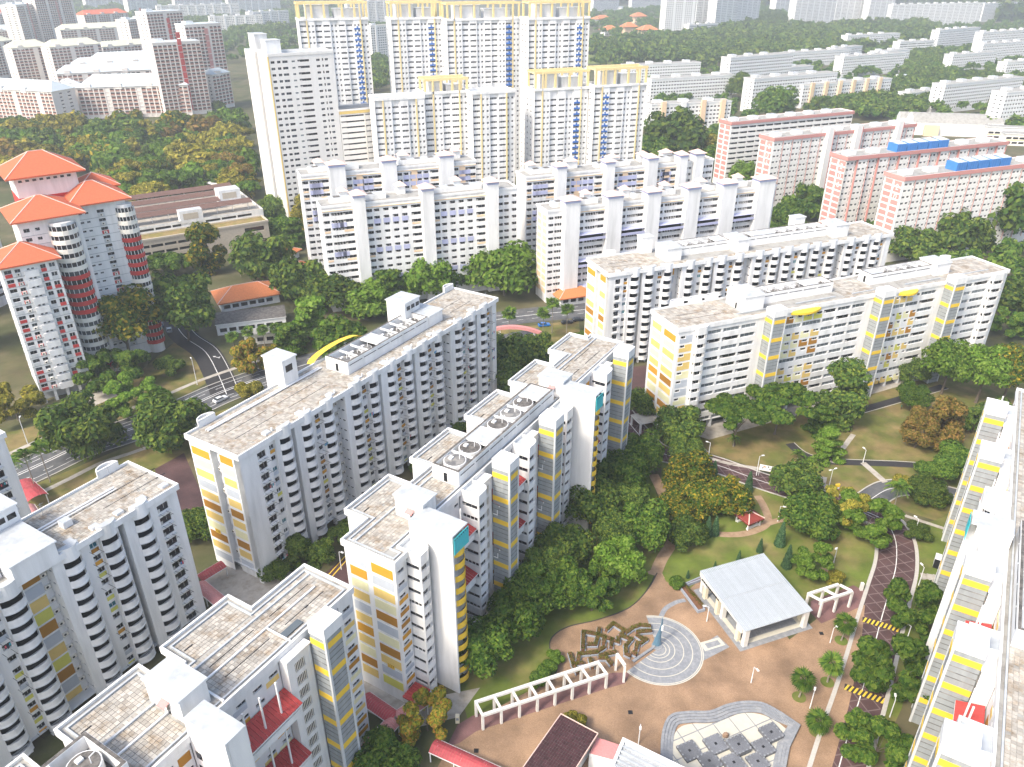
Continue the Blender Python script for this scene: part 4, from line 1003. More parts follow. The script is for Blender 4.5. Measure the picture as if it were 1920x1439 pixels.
# tall ivory slab tower
def slab_tower():
    A = (-111.0,382.0); az = 57.9; H = 79.5; B = None
    cols1 = [(1.0,2.8,.9,2.0,'std'),(4.0,5.6,.9,2.0,'std'),(6.4,8.9,.9,2.0,'std')]
    cols2 = [(.3,1.8,1.0,1.8,'grey'),(3.0,8.6,1.0,2.0,'dark')]
    cols3 = [(1.0,2.8,.9,1.9,'std'),(3.8,4.5,.9,2.0,'dark'),(5.2,6.8,.9,1.9,'std')]
    B = generic("slab_tower", "tall blank sided ivory tower left of the yellow framed towers", "apartment tower", A, az, 31, 15, H, 27, [(0,10.5,0,cols1,IVORY),(10.5,21.5,0,cols2,IVORY),(21.5,31,0,cols3,IVORY)], wall=IVORY, z0=3.5, roofm=ROOFW, par=1.0)
    bpart("tower_stripe", B.r, -.2, -.12, 0, .25, .3, H+.5, YEL)
    # two plain slabs with a slot of openings between them on the left gable
    q = MB(); q.box(-.6,.35,0,-.02,14.2,H+2,IVORY); q.build("gable_slab", B.r)
    q = MB(); q.box(-1.5,16.5,0,8,33,H+1,IVORY,ROOFW); q.build("gable_wing", B.r)
    B.face((2,16.4),(2,15.1), 0, H, [(.2,1.1,3+2.8*k,4.6+2.8*k,'dark') for k in range(27)], CREAM, .3, 'slot_opening')
    roof_room(B, "roof_room", 2, 8, 9, 15, H+6, z0=H, door=False); roof_room(B, "roof_room", 0, 18, 6, 28, H+8, z0=H, door=False)
    # lower wing with long bands
    C = generic("slab_tower", "lower ivory slab with long dark bands joined to the blank sided tower", "apartment block", (-84.5,398.5), 62, 40, 14, 53, 18, [(0,40,0,[(.5,12.3,1.0,1.8,'dark'),(13,25,1.0,1.8,'dark'),(25.8,39.5,1.0,1.8,'dark')],IVORY)], wall=IVORY, z0=3.5)
    for x in (12.5,25.3): C.box("pilaster", x, -.15, 0, x+.3, -.02, 53, CREAM)
    C.box("cornice", 0, -.2, 51.6, 40, -.02, 53, YEL)
slab_tower()

# towers with yellow roof frames
FRAMEY = M("faded_yellow_frame", (.76,.61,.30), .8, var=.08)
def frame_tower(label, pxl, pxr, ytop, dist, depth=14, blue=True, az=70, frame=True, tall=8, bay=0):
    A = G(pxl, ytop, 0); d = Vector((A.x, A.y)).normalized()*dist; A = (d.x, d.y)
    # height from the sight line
    t = dist/hypot(G(pxl,ytop,0).x, G(pxl,ytop,0).y); H = CAM_H*(1-t)
    L = uz(pxr, ytop, A, az)[0]
    nf = int((H-4.5)/2.8); n = max(3, round(L/4.2)); st = L/n; segs = []
    for j in range(n):
        if j == n-1 or j % 3 == 1: cols = [(.5,1.5,.8,1.9,'pane'),(st-1.7,st-.6,.8,1.9,'pane')]
        else: cols = [(.4,st-.5,.9,1.9,'pane')]
        segs.append((j*st,(j+1)*st,0 if j % 2 else .7,cols))
    B = generic("framed_tower", label, "apartment tower", A, az, L, depth, H, nf, segs, z0=4, roofm=ROOFW, par=.9, fh=2.8, endw=[(depth*.2,depth*.32),(depth*.55,depth*.67)], group="white towers with yellow roof frames")
    for x in (st*.98, L-st*1.02):
        B.box("yellow_stripe", x-.35, -.25, 2, x+.35, .02 if True else 0, H+tall if frame else H, FRAMEY)
    if blue:
        bx = st*(n-2) if bay == 0 else st*bay
        for k in range(nf-1):
            z = 4+2.8*k
            if k > nf*.25 or k % 3 == 0:
                B.box("blue_panel", bx+.3, -.2, z+1.95, bx+st-.3, .68, z+2.75, BLUEP); B.box("blue_panel", bx+st*.42, -.22, z+2.75, bx+st*.58, .68, z+3.7, BLUEP)
    if frame:
        q = MB()
        for y in (.0, depth*.7):
            for x in (0, L*.18, L*.36, L*.62, L*.8, L-1.0): q.box(x, y, H, x+1.0, y+.8, H+tall, FRAMEY)
            q.box(-.3, y-.05, H+tall, L+.3, y+.9, H+tall+1.2, FRAMEY)
        q.box(-.1,.66,H+tall+.05,.5,depth*.7-.06,H+tall+.65,FRAMEY); q.box(L-.5,.66,H+tall+.05,L+.1,depth*.7-.06,H+tall+.65,FRAMEY); q.build("roof_frame", B.r)
        roof_room(B, "roof_room", L*.12, 2, L*.45, depth*.65, H+tall-.5, z0=H, door=False); roof_room(B, "roof_room", L*.52, 2.4, L*.88, depth*.6, H+tall-2.5, z0=H, door=False)
    return B
frame_tower("yellow framed tower just right of the blank ivory tower", 560, 690, 40, 476)
frame_tower("yellow framed tower with two blue stacks at the back", 733, 828, 38, 478)
frame_tower("yellow framed tower with a blue stack right of the twin stack tower", 838, 975, 40, 474)
frame_tower("rearmost yellow framed tower at the right of the row", 992, 1106, 38, 470)
frame_tower("plain white topped tower in front with yellow side strips", 702, 796, 190, 395, blue=False, frame=False)
frame_tower("grey centred tower with a yellow open frame roof", 796, 878, 178, 402, blue=False, tall=6)
frame_tower("flat topped white tower beside the grey light well", 886, 966, 178, 398, blue=False, frame=False)
frame_tower("front yellow framed tower with a tall blue stack", 1003, 1104, 172, 412, tall=8)
frame_tower("rightmost yellow framed tower with a short blue stack", 1116, 1212, 165, 418, tall=8, bay=1)

def text_part(name, parent, s, size, loc, rot, mat, align='CENTER', ext=.02):
    c = bpy.data.curves.new("lettering", 'FONT'); c.body = s; c.size = size; c.align_x = align; c.align_y = 'CENTER'; c.extrude = ext
    t = bpy.data.objects.new("tmp", c); COL.objects.link(t); bpy.context.view_layer.update()
    me = bpy.data.meshes.new_from_object(t.evaluated_get(bpy.context.evaluated_depsgraph_get())); bpy.data.objects.remove(t); bpy.data.curves.remove(c)
    me.materials.clear(); me.materials.append(mat); o = obj(name, me, parent, loc); o.rotation_euler = rot; return o
# rose trimmed blocks
def rose_block(label, A, az, L, H, nf, depth=11, shafts=(), blue=False, steps=False, num=None, bands=False):
    n = max(4, round(L/6.2)); st = L/n; segs = []
    for j in range(n):
        if bands: cols = [(.3,st-.1,.8,1.9,'dark')]
        else: cols = [(.6,2.3,.9,1.8,'std'),(3.2,4.6,.9,1.8,'std'),(st-.75,st-.15,.3,2.2,'dark')]
        segs.append((j*st,(j+1)*st,0 if (j % 2 or not steps) else .9,cols))
    B = generic("rose_trimmed_block", label, "apartment block", A, az, L, depth, H, nf, segs, end=[ROSE], wall=IVORY, roofm=ROOFG, group="ivory blocks with rose trim")
    b = MB(); p = [(0,0),(L,0),(L,depth),(0,depth)]; b.ring(offset(p,.5), offset(p,.26), H-.9, H+.85, ROSE); b.build("rose_cornice", B.r)
    for j in range(n):
        if not bands: B.box("rose_strip", (j+1)*st-.12 if j < n-1 else L-.3, -.18, 3, (j+1)*st+.12 if j < n-1 else L-.05, .85, H-1, ROSE)
    for a, c in shafts:
        q = MB(); q.box(a,-2.4,0,c,2,H+3.5,IVORY,ROOFW); o = q.build("lift_tower", B.r); bpart("rose_edge", o, c-.35, -2.5, 0, c+.1, -2.05, H+2.5, ROSE)
    for k in range(int(L/14)):
        a = 3+k*14; q = MB(); q.box(a, depth*.35, H+.31, a+5, depth*.7, H+2.2, WHITE, ROOFW); q.build("roof_room", B.r)
    if blue:
        for k in range(5):
            xa = L*.3+k*6.6; q = MB(); q.box(xa, 1.5, H+.31, xa+5.6, 7.5, H+3.9, BLUET)
            for j in range(7): q.beam((xa+.4+j*.8,1.5,H+3.9),(xa+.4+j*.8,7.5,H+4.5),.12,.12,WHITE)
            for j in range(4): q.box(xa+j*1.45-.02,1.46,H+.4,xa+j*1.45+.1,1.49,H+3.9,BLUEP)
            q.build("blue_tank_screen", B.r)
    if num:
        for k, ch in enumerate(num): text_part("block_number", B.r, ch, 3.6, (-.12, depth*.27, H-4.2-k*4.2), (pi/2,0,-pi/2), WHITE)
    return B
def pos(px, py, z): p = G(px,py,z); return (p.x, p.y)
rose_block("rear rose trimmed block with long gallery bands", pos(1372,232,36), 66, 92, 36, 11, bands=True)
rose_block("rose trimmed block with tall white lift towers", pos(1452,262,37), 66, 100, 37, 11, shafts=[(34,38),(54,58),(84,88)], num="205")
rose_block("rose trimmed block with blue tank screens and white number on its gable", pos(1590,298,38), 69, 100, 38, 12, blue=True, steps=True, num="206")
rose_block("front rose trimmed block with the larger row of blue tank screens", pos(1697,336,37), 69, 100, 37, 12, blue=True, num="20")

# peach shafted, white and far blocks: (label, base-left px, base-right px, top-left y, style)
def far_block(label, xl, yl, xr, yr, ytop, depth=12, wall=IVORY, wst='plain', roof='flat', pitch=3.3, name="distant_block", cat="apartment block", group="blocks across the city", acc=None, roofm=None, fh=2.8):
    A = G(xl,yl); Bp = G(xr,yr); d = Bp-A; L = d.length; az = math.degrees(atan2(d.x,d.y))
    # height: sight line to the roof over the same foot
    t = hypot(A.x,A.y); T = G(xl,ytop,0.) if ytop > -50 else None
    rd = Vector(((xl-960)/FPX, cos(PITCH)-(ytop-719.5)/FPX*sin(PITCH), -sin(PITCH)-(ytop-719.5)/FPX*cos(PITCH)))
    H = CAM_H+rd.z/hypot(rd.x,rd.y)*t
    nf = max(3, int((H-3.5)/fh)); n = max(3, int(L/pitch)); st = L/n; hs = []
    B = Bld(name, label, cat, (A.x,A.y,0), pi/2-radians(az), group)
    for k in range(nf):
        z = 3+k*(H-4)/nf
        if wst == 'band': hs += [(j*L/4+.3,(j+1)*L/4-.3,z+.9,z+1.9) for j in range(4)]
        else: hs += [(j*st+st*.18, j*st+st*.82, z+.7, z+1.85) for j in range(n) if not (wst == 'bay' and j % 5 == 4)]
    if wst == 'russet':
        B.w.wall((0,0),(L,0), 0, H, [], wall)
        up = MB(); f2 = (H-4)/nf
        for k in range(nf):
            for j in range(n):
                xa, xb, z = j*st+st*.12, j*st+st*.88, 3+k*f2
                if j % 6 == 5: continue
                up.box(xa,-.3,z+.25,xb,-.01,z+.3+f2*.36,RUSSET); up.poly([(xa,-.02,z+.3+f2*.36),(xb,-.02,z+.3+f2*.36),(xb,-.02,z+f2*.8),(xa,-.02,z+f2*.8)], GLASSB)
            up.box(0,-.34,z-.12,L,-.005,z+.14,wall)
        for j in range(n+1): up.box(max(0,j*st-st*.1),-.33,0,min(L,j*st+st*.1),-.003,H-.3,wall)
        up.build("facade_grid", B.r)["kind"] = "stuff"
    else: B.w.wall((0,0),(L,0), 0, H, hs, wall, .35, GLASSB)
    es = [(depth*.3,depth*.42,3+k*(H-4)/nf+.8,3+k*(H-4)/nf+1.7) for k in range(nf)]+[(depth*.65,depth*.8,3+k*(H-4)/nf+.8,3+k*(H-4)/nf+1.7) for k in range(nf)]
    B.w.wall((0,depth),(0,0), 0, H, es, wall, .3, GLASSB); B.w.wall((L,0),(L,depth), 0, H, es, wall, .3, GLASSB); B.w.wall((L,depth),(0,depth), 0, H, [], wall)
    B.done(); r = MB(); p = [(0,0),(L,0),(L,depth),(0,depth)]; rm = roofm or ROOFG
    if roof == 'flat':
        r.prism(offset(p,.3), H, H+.9, wall, rm, True, True)
        for k in range(max(1,int(L/22))): a = 4+k*22; r.box(a,depth*.3,H+.9,min(a+7,L-1),depth*.7,H+3,WHITE,ROOFW)
    else:
        o = offset(p,.9); h2 = H+depth*.28; e0 = (o[0][0]+depth*.4,depth/2,h2); e1 = (o[1][0]-depth*.4,depth/2,h2); P3 = [(*q,H) for q in o]
        r.poly([P3[0],P3[1],e1,e0], rm); r.poly([P3[2],P3[3],e0,e1], rm); r.poly([P3[1],P3[2],e1], rm); r.poly([P3[3],P3[0],e0], rm); r.poly(list(reversed(P3)), wall)
        for k in range(max(1,int(L/24))):
            xa = 6+k*24
            if xa+6 < L: r.box(xa,-.6,H-2,xa+5,3,H+2.2,wall,rm)
    r.build("roof", B.r)
    if acc:
        for k in range(max(1,int(L/17))): xa = 8+k*17; B.box("lift_shaft", xa, -1.8, 0, min(xa+4,L), -.02, H+2.5, acc[k % len(acc)])
    if wst == 'plain' and wall is IVORY and acc is None and L > 20:
        for k in range(int(L/18)): B.box("stair_pier", 7+k*18, -.9, 0, 10+k*18, -.02, H+1, WHITE)
    return B
RUSSET = M("russet_panel", (.40,.21,.165), .85, var=.06)
BRICKW = M("pinkish_white_wall", (.78,.72,.66), .85, var=.05, scale=.2)
def fl(label, *a, **k):
    k.setdefault("group", "white and russet estate at the upper left"); k.setdefault("roofm", ROOFBL); k.setdefault("roof", "pitch"); k.setdefault("wall", BRICKW); k.setdefault("wst", "russet"); k.setdefault("pitch", 4.0)
    return far_block(label, *a, **k)
FL = [("russet windowed block with a pale roof at the left edge", -40,226,113,236,163,24),("long russet windowed block with a pale roof behind the wood", 158,224,362,217,164,30),("short dim block closing the gap left of the long russet block", 128,208,153,222,152,10),
 ("pale roofed block second in the rows behind the long block", 122,200,318,188,138,22),("pale roofed block third in the rows behind the long block", 152,181,318,169,122,20),("pale roofed block fourth in the rows behind the long block", 186,166,318,158,110,18),
 ("square pale block with a grey roof left of the green roofed block", 42,165,111,158,90,22),("green roofed russet block in the middle of the estate", 112,164,205,154,88,22),("pale roofed wing right of the green roofed block", 206,150,300,140,88,18),
 ("green roofed block at the left edge of the estate", -10,150,41,142,80,20),("white block with a long roof above the green roofed block", 126,110,252,101,56,22),("low white block at the far left", -30,100,64,92,60,24),("slim pale block at the foot of the russet squared tower", 408,207,440,200,140,14)]
for f in FL: fl(*f[:6], depth=f[6], roofm=ROOFGR if "green roof" in f[0] else ROOFBL)
FLT = [("white tower with a dark red stripe beside the wood", 313,221,398,212,82,REDP,18),("white tower with russet squares right of the striped tower", 374,206,438,198,48,ROSE,18),("white tower with a green roof behind the striped tower", 302,166,366,158,24,REDP,20),("white russet tower at the top left", 90,100,158,92,-10,ROSE,22),("narrow white tower left of the russet tower", 55,105,92,98,10,ROSE,22),("stepped white tower behind the estate", 258,126,304,118,38,ROSE,18)]
for lb, a, b_, c_, d_, e_, ac, dp in FLT:
    B_ = fl(lb, a, b_, c_, d_, e_, roof='flat', depth=dp, cat="apartment tower", pitch=3.6)
    Lb_ = (G(c_,d_)-G(a,b_)).length
    for k in range(12): bpart("red_panel", B_.r, Lb_*.52, -.5, 4+k*5.2, Lb_*.52+3.2, -.02, 8.6+k*5.2, ac)
for f in [("red roofed white block at the far upper left", -8,82,44,75,28,20),("orange roofed block with gables at the upper left", 170,84,250,77,28,22)]: fl(*f[:6], depth=f[6], roofm=TERRA)
FR = [("cream block at the top left edge", -20,40,70,36,-4),("pale block at the very top left", 165,24,235,20,-8),("long cream block near the top left horizon", 300,46,452,40,12),("cream block above the ivory tower", 398,66,496,62,32),("grey striped block behind the framed towers", 655,55,752,50,4),("pale tower between the framed towers", 700,120,740,116,50)]
for f in FR: far_block(*f)
RT = [("white slab tower at the top right of the orange temples", 1244,74,1300,72,-30),("cream tower right of the white slab tower", 1302,60,1340,58,-40),("cream tower with a podium", 1338,64,1378,60,-40),("far cream tower beside the road", 1378,54,1420,50,-30),("banded white tower at the top right", 1452,30,1486,28,-35),("grey tower first of the tall trio", 1487,48,1562,44,-40),("grey tower second of the tall trio", 1564,38,1622,36,-40),("grey tower third of the tall trio", 1626,38,1672,36,-40)]
for f in RT: far_block(*f, depth=18, cat="apartment tower", wall=WHITE2, name="distant_tower", pitch=3.6, wst='bay')
RB = [("white podium block below the cream towers", 1290,74,1344,70,48,'band'),("long white block under the tall trio", 1666,52,1834,46,10,'bay'),("white block on the far hillside edge", 1752,102,1828,94,58,'plain'),("pale block beside the hillside", 1832,108,1930,100,62,'plain'),("white block lower on the hillside", 1834,124,1930,116,84,'plain'),
 ("orange topped white block among the trees", 1584,98,1682,92,68,'plain'),("brown banded white block", 1682,108,1746,104,80,'band')]
for f in RB: far_block(*f[:6], wst=f[6], wall=WHITE2)
RM = [("cream block with peach trim behind the right framed tower", 1172,165,1310,158,124,None),("white block behind the peach shafted block", 1218,196,1372,186,150,None),("white block with peach lift shafts", 1218,246,1366,238,198,[PEACH,WHITE,PEACH]),("tall white block with peach trim by the field", 1362,178,1478,166,110,None),
 ("blank gabled white block above the rear rose block", 1406,212,1560,196,150,None),("white block with peach shafts right of the blank gable", 1500,204,1664,188,162,[PEACH]),("white block with rose squares", 1576,146,1690,136,108,None),("white block with a plain gable behind the school", 1760,214,1906,196,160,None),("white block cut by the right edge", 1868,246,1960,236,174,None),
 ("long low white block behind the rose squares", 1478,128,1590,120,100,None),("pale block right of the tall peach block", 1478,160,1520,156,128,None)]
for f in RM: far_block(*f[:6], wall=WHITE2, acc=f[6], pitch=3.0, depth=13)

XT = [("cream block in the top left corner row", 0,22,80,17,-12),("pale block behind the orange gabled block", 246,38,300,33,-2),("pale block above the long cream block", 332,28,420,23,-8),("cream block on the horizon left of the framed towers", 432,32,528,27,-2),("cream block just left of the first framed tower", 472,62,545,57,24),("pale block at the top right of the framed towers", 1112,22,1160,19,-10),("pale block above the temples", 1184,16,1240,13,-14),("white block between the far hill trees", 1838,42,1902,37,8),("low white block among the right trees", 1700,200,1758,193,176),("white block below the hillside row", 1780,136,1862,129,104),("white block left of the hillside row", 1640,130,1700,125,98),("low white block beside the round belt trees", 1560,120,1612,114,92),("white block at the right edge below the hillside", 1880,152,1960,146,118),("pale low block under the far cream towers", 1430,84,1480,80,66)]
for f in XT: far_block(*f, wall=WHITE2 if f[1] > 1000 else IVORY)
# ================================================================== other buildings
def hip(name, parent, x0, y0, x1, y1, z, rise, ov, mat, ridge=None):
    b = MB(); o = offset([(x0,y0),(x1,y0),(x1,y1),(x0,y1)], ov); w_ = (y1-y0)/2+ov; P3 = [(*q,z) for q in o]
    lx = x1-x0 > y1-y0
    if lx: e0 = (o[0][0]+w_*.95,(y0+y1)/2,z+rise); e1 = (o[1][0]-w_*.95,(y0+y1)/2,z+rise); F = [[0,1,'e1','e0'],[2,3,'e0','e1'],[1,2,'e1'],[3,0,'e0']]
    else:
        w_ = (x1-x0)/2+ov; e0 = ((x0+x1)/2,o[0][1]+w_*.95,z+rise); e1 = ((x0+x1)/2,o[2][1]-w_*.95,z+rise); F = [[1,2,'e1','e0'],[3,0,'e0','e1'],[0,1,'e0'],[2,3,'e1']]
    D = {'e0':e0,'e1':e1}
    for f in F: b.poly([P3[k] if isinstance(k,int) else D[k] for k in f], mat)
    b.poly(list(reversed([(p[0],p[1],z-.02) for p in P3])), WHITE2)
    b.ring([(p[0],p[1]) for p in P3], offset([(p[0],p[1]) for p in P3], -.25), z-.45, z-.03, mat)
    r = b.build(name, parent)
    q = MB()
    for a, c in ((P3[0],e0),(P3[3],e0),(P3[1],e1),(P3[2],e1),(e0,e1)):
        if (Vector(a)-Vector(c)).length > .3: q.tube([a,c], .16, PINKHAT, 4)
    q.build("roof_ridge", r); return r
def red_tower():
    az = 52; o = UV(14.3, -248.2, az); B = Bld("red_roofed_tower", "white tower with orange red hipped roofs and red and cream curved bays", "apartment tower", o, pi/2-radians(az))
    # coordinates: x = u-14.3, y = -(v+248.2)
    def cols(H, lst): return [(a,c,4.2+2.75*k+d0,4.2+2.75*k+d1,st) for k in range(int((H-5)/2.75)) for (a,c,d0,d1,st) in lst]
    H1, H2 = 43.5, 53.0; rnd = random.Random(2)
    B.face((0,0),(14,0), 3.5, H1, cols(H1,[(.6,2.4,1.1,2.2,'std'),(3.2,4.6,1.1,2.1,'std'),(6.2,6.9,1.3,1.8,'std'),(7.3,8.0,1.3,1.8,'std'),(9.6,11.0,1.0,2.2,'std'),(11.8,13.4,.9,2.2,'pane')]), WHITE, .3)
    B.face((0,14),(0,0), 3.5, H1, cols(H1,[(3,4.2,1.1,2.0,'dark'),(8,9.4,1.1,2.0,'dark')]), WHITE, .3); B.face((14,0),(14,14), 3.5, H1, [], WHITE); B.face((14,14),(0,14), 3.5, H1, [], WHITE)
    for k in range(int((H1-5)/2.75)):
        z = 4.2+2.75*k
        for x0, x1, ph in ((.6,2.4,0),(3.2,4.6,2),(9.6,11.0,1),(11.8,13.4,3)):
            B.box("panel", x0, -.06, z+.05, x1, .02, z+1.05, REDP if (k+ph)//3 % 2 == 0 else GREYW)
        obj("air_conditioner", ac_mesh(), B.r, (3.9,-.02,z+.3))
        q = ("sl", 0)
        if q not in CACHE:
            m = MB(); m.box(5.3,-.75,0,8.9,-.01,1.9,WHITE); CACHE[q] = m.mesh("bay")
        obj("bay_box", CACHE[q], B.r, (0,0,z-.85+.2))
        B.box("floor_line", -.06, -.09, z-.12, 14.05, -.005, z-.02, GREY); B.box("floor_line", -.09, -.0, z-.12, -.005, 14.0, z-.02, GREY)
    for x in (.2,3.3,6.6,10,13.2): B.box("stilt", x, .1, 0, x+.8, 1.4, 3.5, WHITE)
    B.box("stilt_core", 1, 3, 0, 13, 13, 3.5, GREYW)
    hip("hipped_roof", B.r, 0, 0, 14, 14, H1, 4.2, 1.3, TERRA)
    # centre wing
    B.face((8,9),(24,9), 0, H2, cols(H2,[(1.0,2.6,1.0,2.1,'std'),(4,5.2,1.1,2.0,'dark')]), WHITE, .3); B.face((8,25),(8,9), 0, H2, cols(H2,[(4,6,1.1,2.0,'std'),(9.5,11.5,1.1,2.0,'std')]), WHITE, .3); B.face((24,9),(24,25), 0, H2, [], WHITE); B.face((24,25),(8,25), 0, H2, [], WHITE)
    def curved_bay(cx_, cy_, r, H, ph):
        n = 9; k = ("cbay", r)
        for (mt, nm) in ((REDP,"r"),(CREAM,"c")):
            if (k,nm) in CACHE: continue
            m = MB(); A = [pi+pi*1.05*j/n-.1 for j in range(n+1)]
            for a, c in zip(A, A[1:]):
                p = lambda t, R: (R*cos(t), R*sin(t))
                m.poly([(*p(a,r),0),(*p(c,r),0),(*p(c,r),1.35),(*p(a,r),1.35)], mt); m.poly([(*p(a,r),1.35),(*p(c,r),1.35),(*p(c,r-.25),1.35),(*p(a,r-.25),1.35)], mt); m.poly([(*p(c,r),0),(*p(a,r),0),(*p(a,r-.25),0),(*p(c,r-.25),0)], mt)
                m.poly([(*p(a,r-.22),1.35),(*p(c,r-.22),1.35),(*p(c,r-.22),2.75),(*p(a,r-.22),2.75)], GLASS)
                t = a; m.box(*[v-.07 for v in p(t,r-.15)], 1.35, *[v+.07 for v in p(t,r-.15)], 2.74, WHITE)
            CACHE[(k,nm)] = m.mesh("curved_bay")
        for f in range(int((H-3.5)/2.75)):
            red = (f+ph)//5 % 2 == 0; obj("curved_bay", CACHE[(k,"r" if red else "c")], B.r, (cx_,cy_,3.4+2.75*f))
        m = MB(); m.cyl(cx_,cy_,0,H,r-.6,WHITE2,14); m.build("bay_core", B.r)
    curved_bay(19.0, 9.4, 4.0, H2-2, 3)
    hip("hipped_roof", B.r, 7.5, 8.2, 24.5, 25, H2, 4.6, 1.3, TERRA)
    # right wing with the number
    B.face((24,17),(39,17), 0, H2, cols(H2,[(1.2,2.2,1.4,2.0,'std'),(3.0,4.0,1.4,2.0,'std'),(6.4,8.4,1.2,2.2,'std')]), WHITE, .3); B.face((39,17),(39,31), 0, H2, [], WHITE); B.face((39,31),(24,31), 0, H2, [], WHITE)
    for k in range(int((H2-5)/2.75)):
        z = 4.2+2.75*k; B.box("panel", 30.4, 16.94, z+.05, 32.4, 17.02, z+1.15, REDP if 4 < k < 15 and k % 7 < 3 else GREYW); B.box("floor_line", 24, 16.91, z-.12, 39.02, 16.995, z-.03, GREY); B.box("floor_line", 8, 8.91, z-.12, 15, 8.995, z-.03, GREY)
        obj("air_conditioner", ac_mesh(), B.r, (31.4,16.94,z+.3))
    for k, ch in enumerate("317"): text_part("block_number", B.r, ch, 2.0, (35.6,16.93,H2-8.9-2.75*k), (pi/2,0,0), ROSE)
    curved_bay(38.4, 17.6, 3.0, H2-2, 1)
    hip("hipped_roof", B.r, 24, 17, 39, 31, H2, 5.0, 1.8, TERRA)
    # tall rear penthouse and its red base
    q = MB(); q.box(12,26,0,29,40,H2+2,REDP); q.box(12.01,26.01,H2+2,28.99,39.99,H2+8.5,WHITE); q.build("penthouse", B.r)
    for j in range(8): B.box("penthouse_window", 13+j*1.9, 25.93, H2+6.6, 14.0+j*1.9, 25.995, H2+7.2, GLASSB)
    hip("hipped_roof", B.r, 12, 26, 29, 40, H2+8.5, 5.5, 2.4, TERRA)
    q = MB(); q.box(30,32,0,40,42,H2+1,WHITE); q.build("rear_wing", B.r); hip("hipped_roof", B.r, 30, 32, 40, 42, H2+1, 3.6, 1.6, TERRA)
    B.done()
red_tower()
far_block("plain white block behind the red roofed tower at the left edge", -70,610,36,560,330, wall=WHITE, depth=14, pitch=4.2, name="white_block", group="white slab blocks")
far_block("white block with small windows cut by the left edge under the red roofs", -150,700,-20,660,520, wall=WHITE, depth=12, pitch=4.2, name="white_block", group="white slab blocks")
# block end at the far left, beyond the walkway
ls = [(42.,46.5,"W"),(46.5,49.8,"B"),(49.8,52.8,"S"),(52.8,56.,"B"),(56.,57.2,"W"),(57.2,60.,"L"),(60.,62.,"W")]
v_l = -158.5
blkL, LL_ = balcony_block("slab_block", "sliver of a white block with clothes racks beyond the left edge block", 31.0, 42., 62., v_l, 12, ls, end=False, seed=14); roof_kit(blkL, 0, 0, LL_, 12, seams=False)

def car_park():
    az = 57.4; o = UV(36.9,-358.3,az); B = Bld("multi_storey_car_park", "white multi storey car park with brown deck canopies and a grass roof terrace", "car park", o, pi/2-radians(az)); L = 58.
    BR = M("brown_canopy", (.13,.075,.06), .9, var=.2, scale=.5); TURF = M("roof_turf", (.20,.17,.05), .95, col2=(.28,.20,.09), scale=.3, var=.2); SAND = M("sand_render", (.52,.46,.37), .9, var=.1)
    hs = [(1+j*5.6,6+j*5.6,2.2+3*k,3.6+3*k) for j in range(4) for k in range(3)]+[(47,56,8.0,10.2)]
    B.w.wall((0,0),(L,0), 0, 12, hs, SAND, 1.2, GLASSB); B.w.wall((0,9),(0,0), 0, 12, [(1,8,2.2+3*k,3.6+3*k) for k in range(3)], SAND, 1., GLASSB); B.w.wall((L,0),(L,9),0,12,[],SAND)
    q = MB(); q.poly([(.5,.5,12.02),(L-.5,.5,12.02),(L-.5,8.6,12.02),(.5,8.6,12.02)], TURF); p = [(0,0),(L,0),(L,9),(0,9)]; q.ring(offset(p,.3), offset(p,-.4), 11.6, 12.5, SAND); q.build("grass_terrace", B.r)
    hs = [(.6+j*7.2,7.2+j*7.2,13.0,14.2) for j in range(8)]
    B.w.wall((-4,9.05),(L+1,9.05), 0, 15.5, hs, WHITE, .8, GLASSB); B.w.wall((L+1,9.05),(L+1,60),0,15.5,[],WHITE); B.w.wall((-4,60),(-4,9.05),0,15.5,[(1+j*6,6+j*6,9,10.4) for j in range(8)]+[(1+j*6,6+j*6,12.4,13.8) for j in range(8)],WHITE,.8,GLASSB)
    q = MB(); q.poly([(-4,9.05,14.4),(L+1,9.05,14.4),(L+1,60,14.4),(-4,60,14.4)], PAVE); q.build("deck", B.r)
    for k, y in enumerate((14,24,36,48)):
        q = MB(); x1 = L-2 if k != 1 else L-14
        q.poly([(-3.5,y,18),(x1,y,18),(x1,y+5.5,18.9),(-3.5,y+5.5,18.9)], BR); q.poly([(-3.5,y+5.5,18.85),(x1,y+5.5,18.85),(x1,y,17.95),(-3.5,y,17.95)], BR)
        for j in range(9): x = -3+j*(x1+2.5)/8.2; q.box(x,y+2.5,14.4,x+.25,y+2.75,18.3,WHITE)
        q.build("deck_canopy", B.r)
    for (x0,y0,x1,y1,z) in ((22,9.5,32,14,19.5),(44,26,54,34,22)):
        q = MB(); q.box(x0,y0,10,x1,y1,z,WHITE,ROOFW); q.build("stair_core", B.r); bpart("core_opening", B.r, x0+1.5, y0-.06, z-4, x1-2, y0-.005, z-1.2, SAND)
    B.done()
    w_ = MB(); a, c = G(310,322,6), G(425,352,6); w_.beam(a, c, 3.0, .4, WHITE)
    for t in (.05,.35,.65,.95): p = a+(c-a)*t; w_.box(p.x-.2,p.y-.2,0,p.x+.2,p.y+.2,p.z,WHITE)
    tag(w_.build("covered_link"), "white roofed covered link behind the car park among trees", "walkway")
car_park()
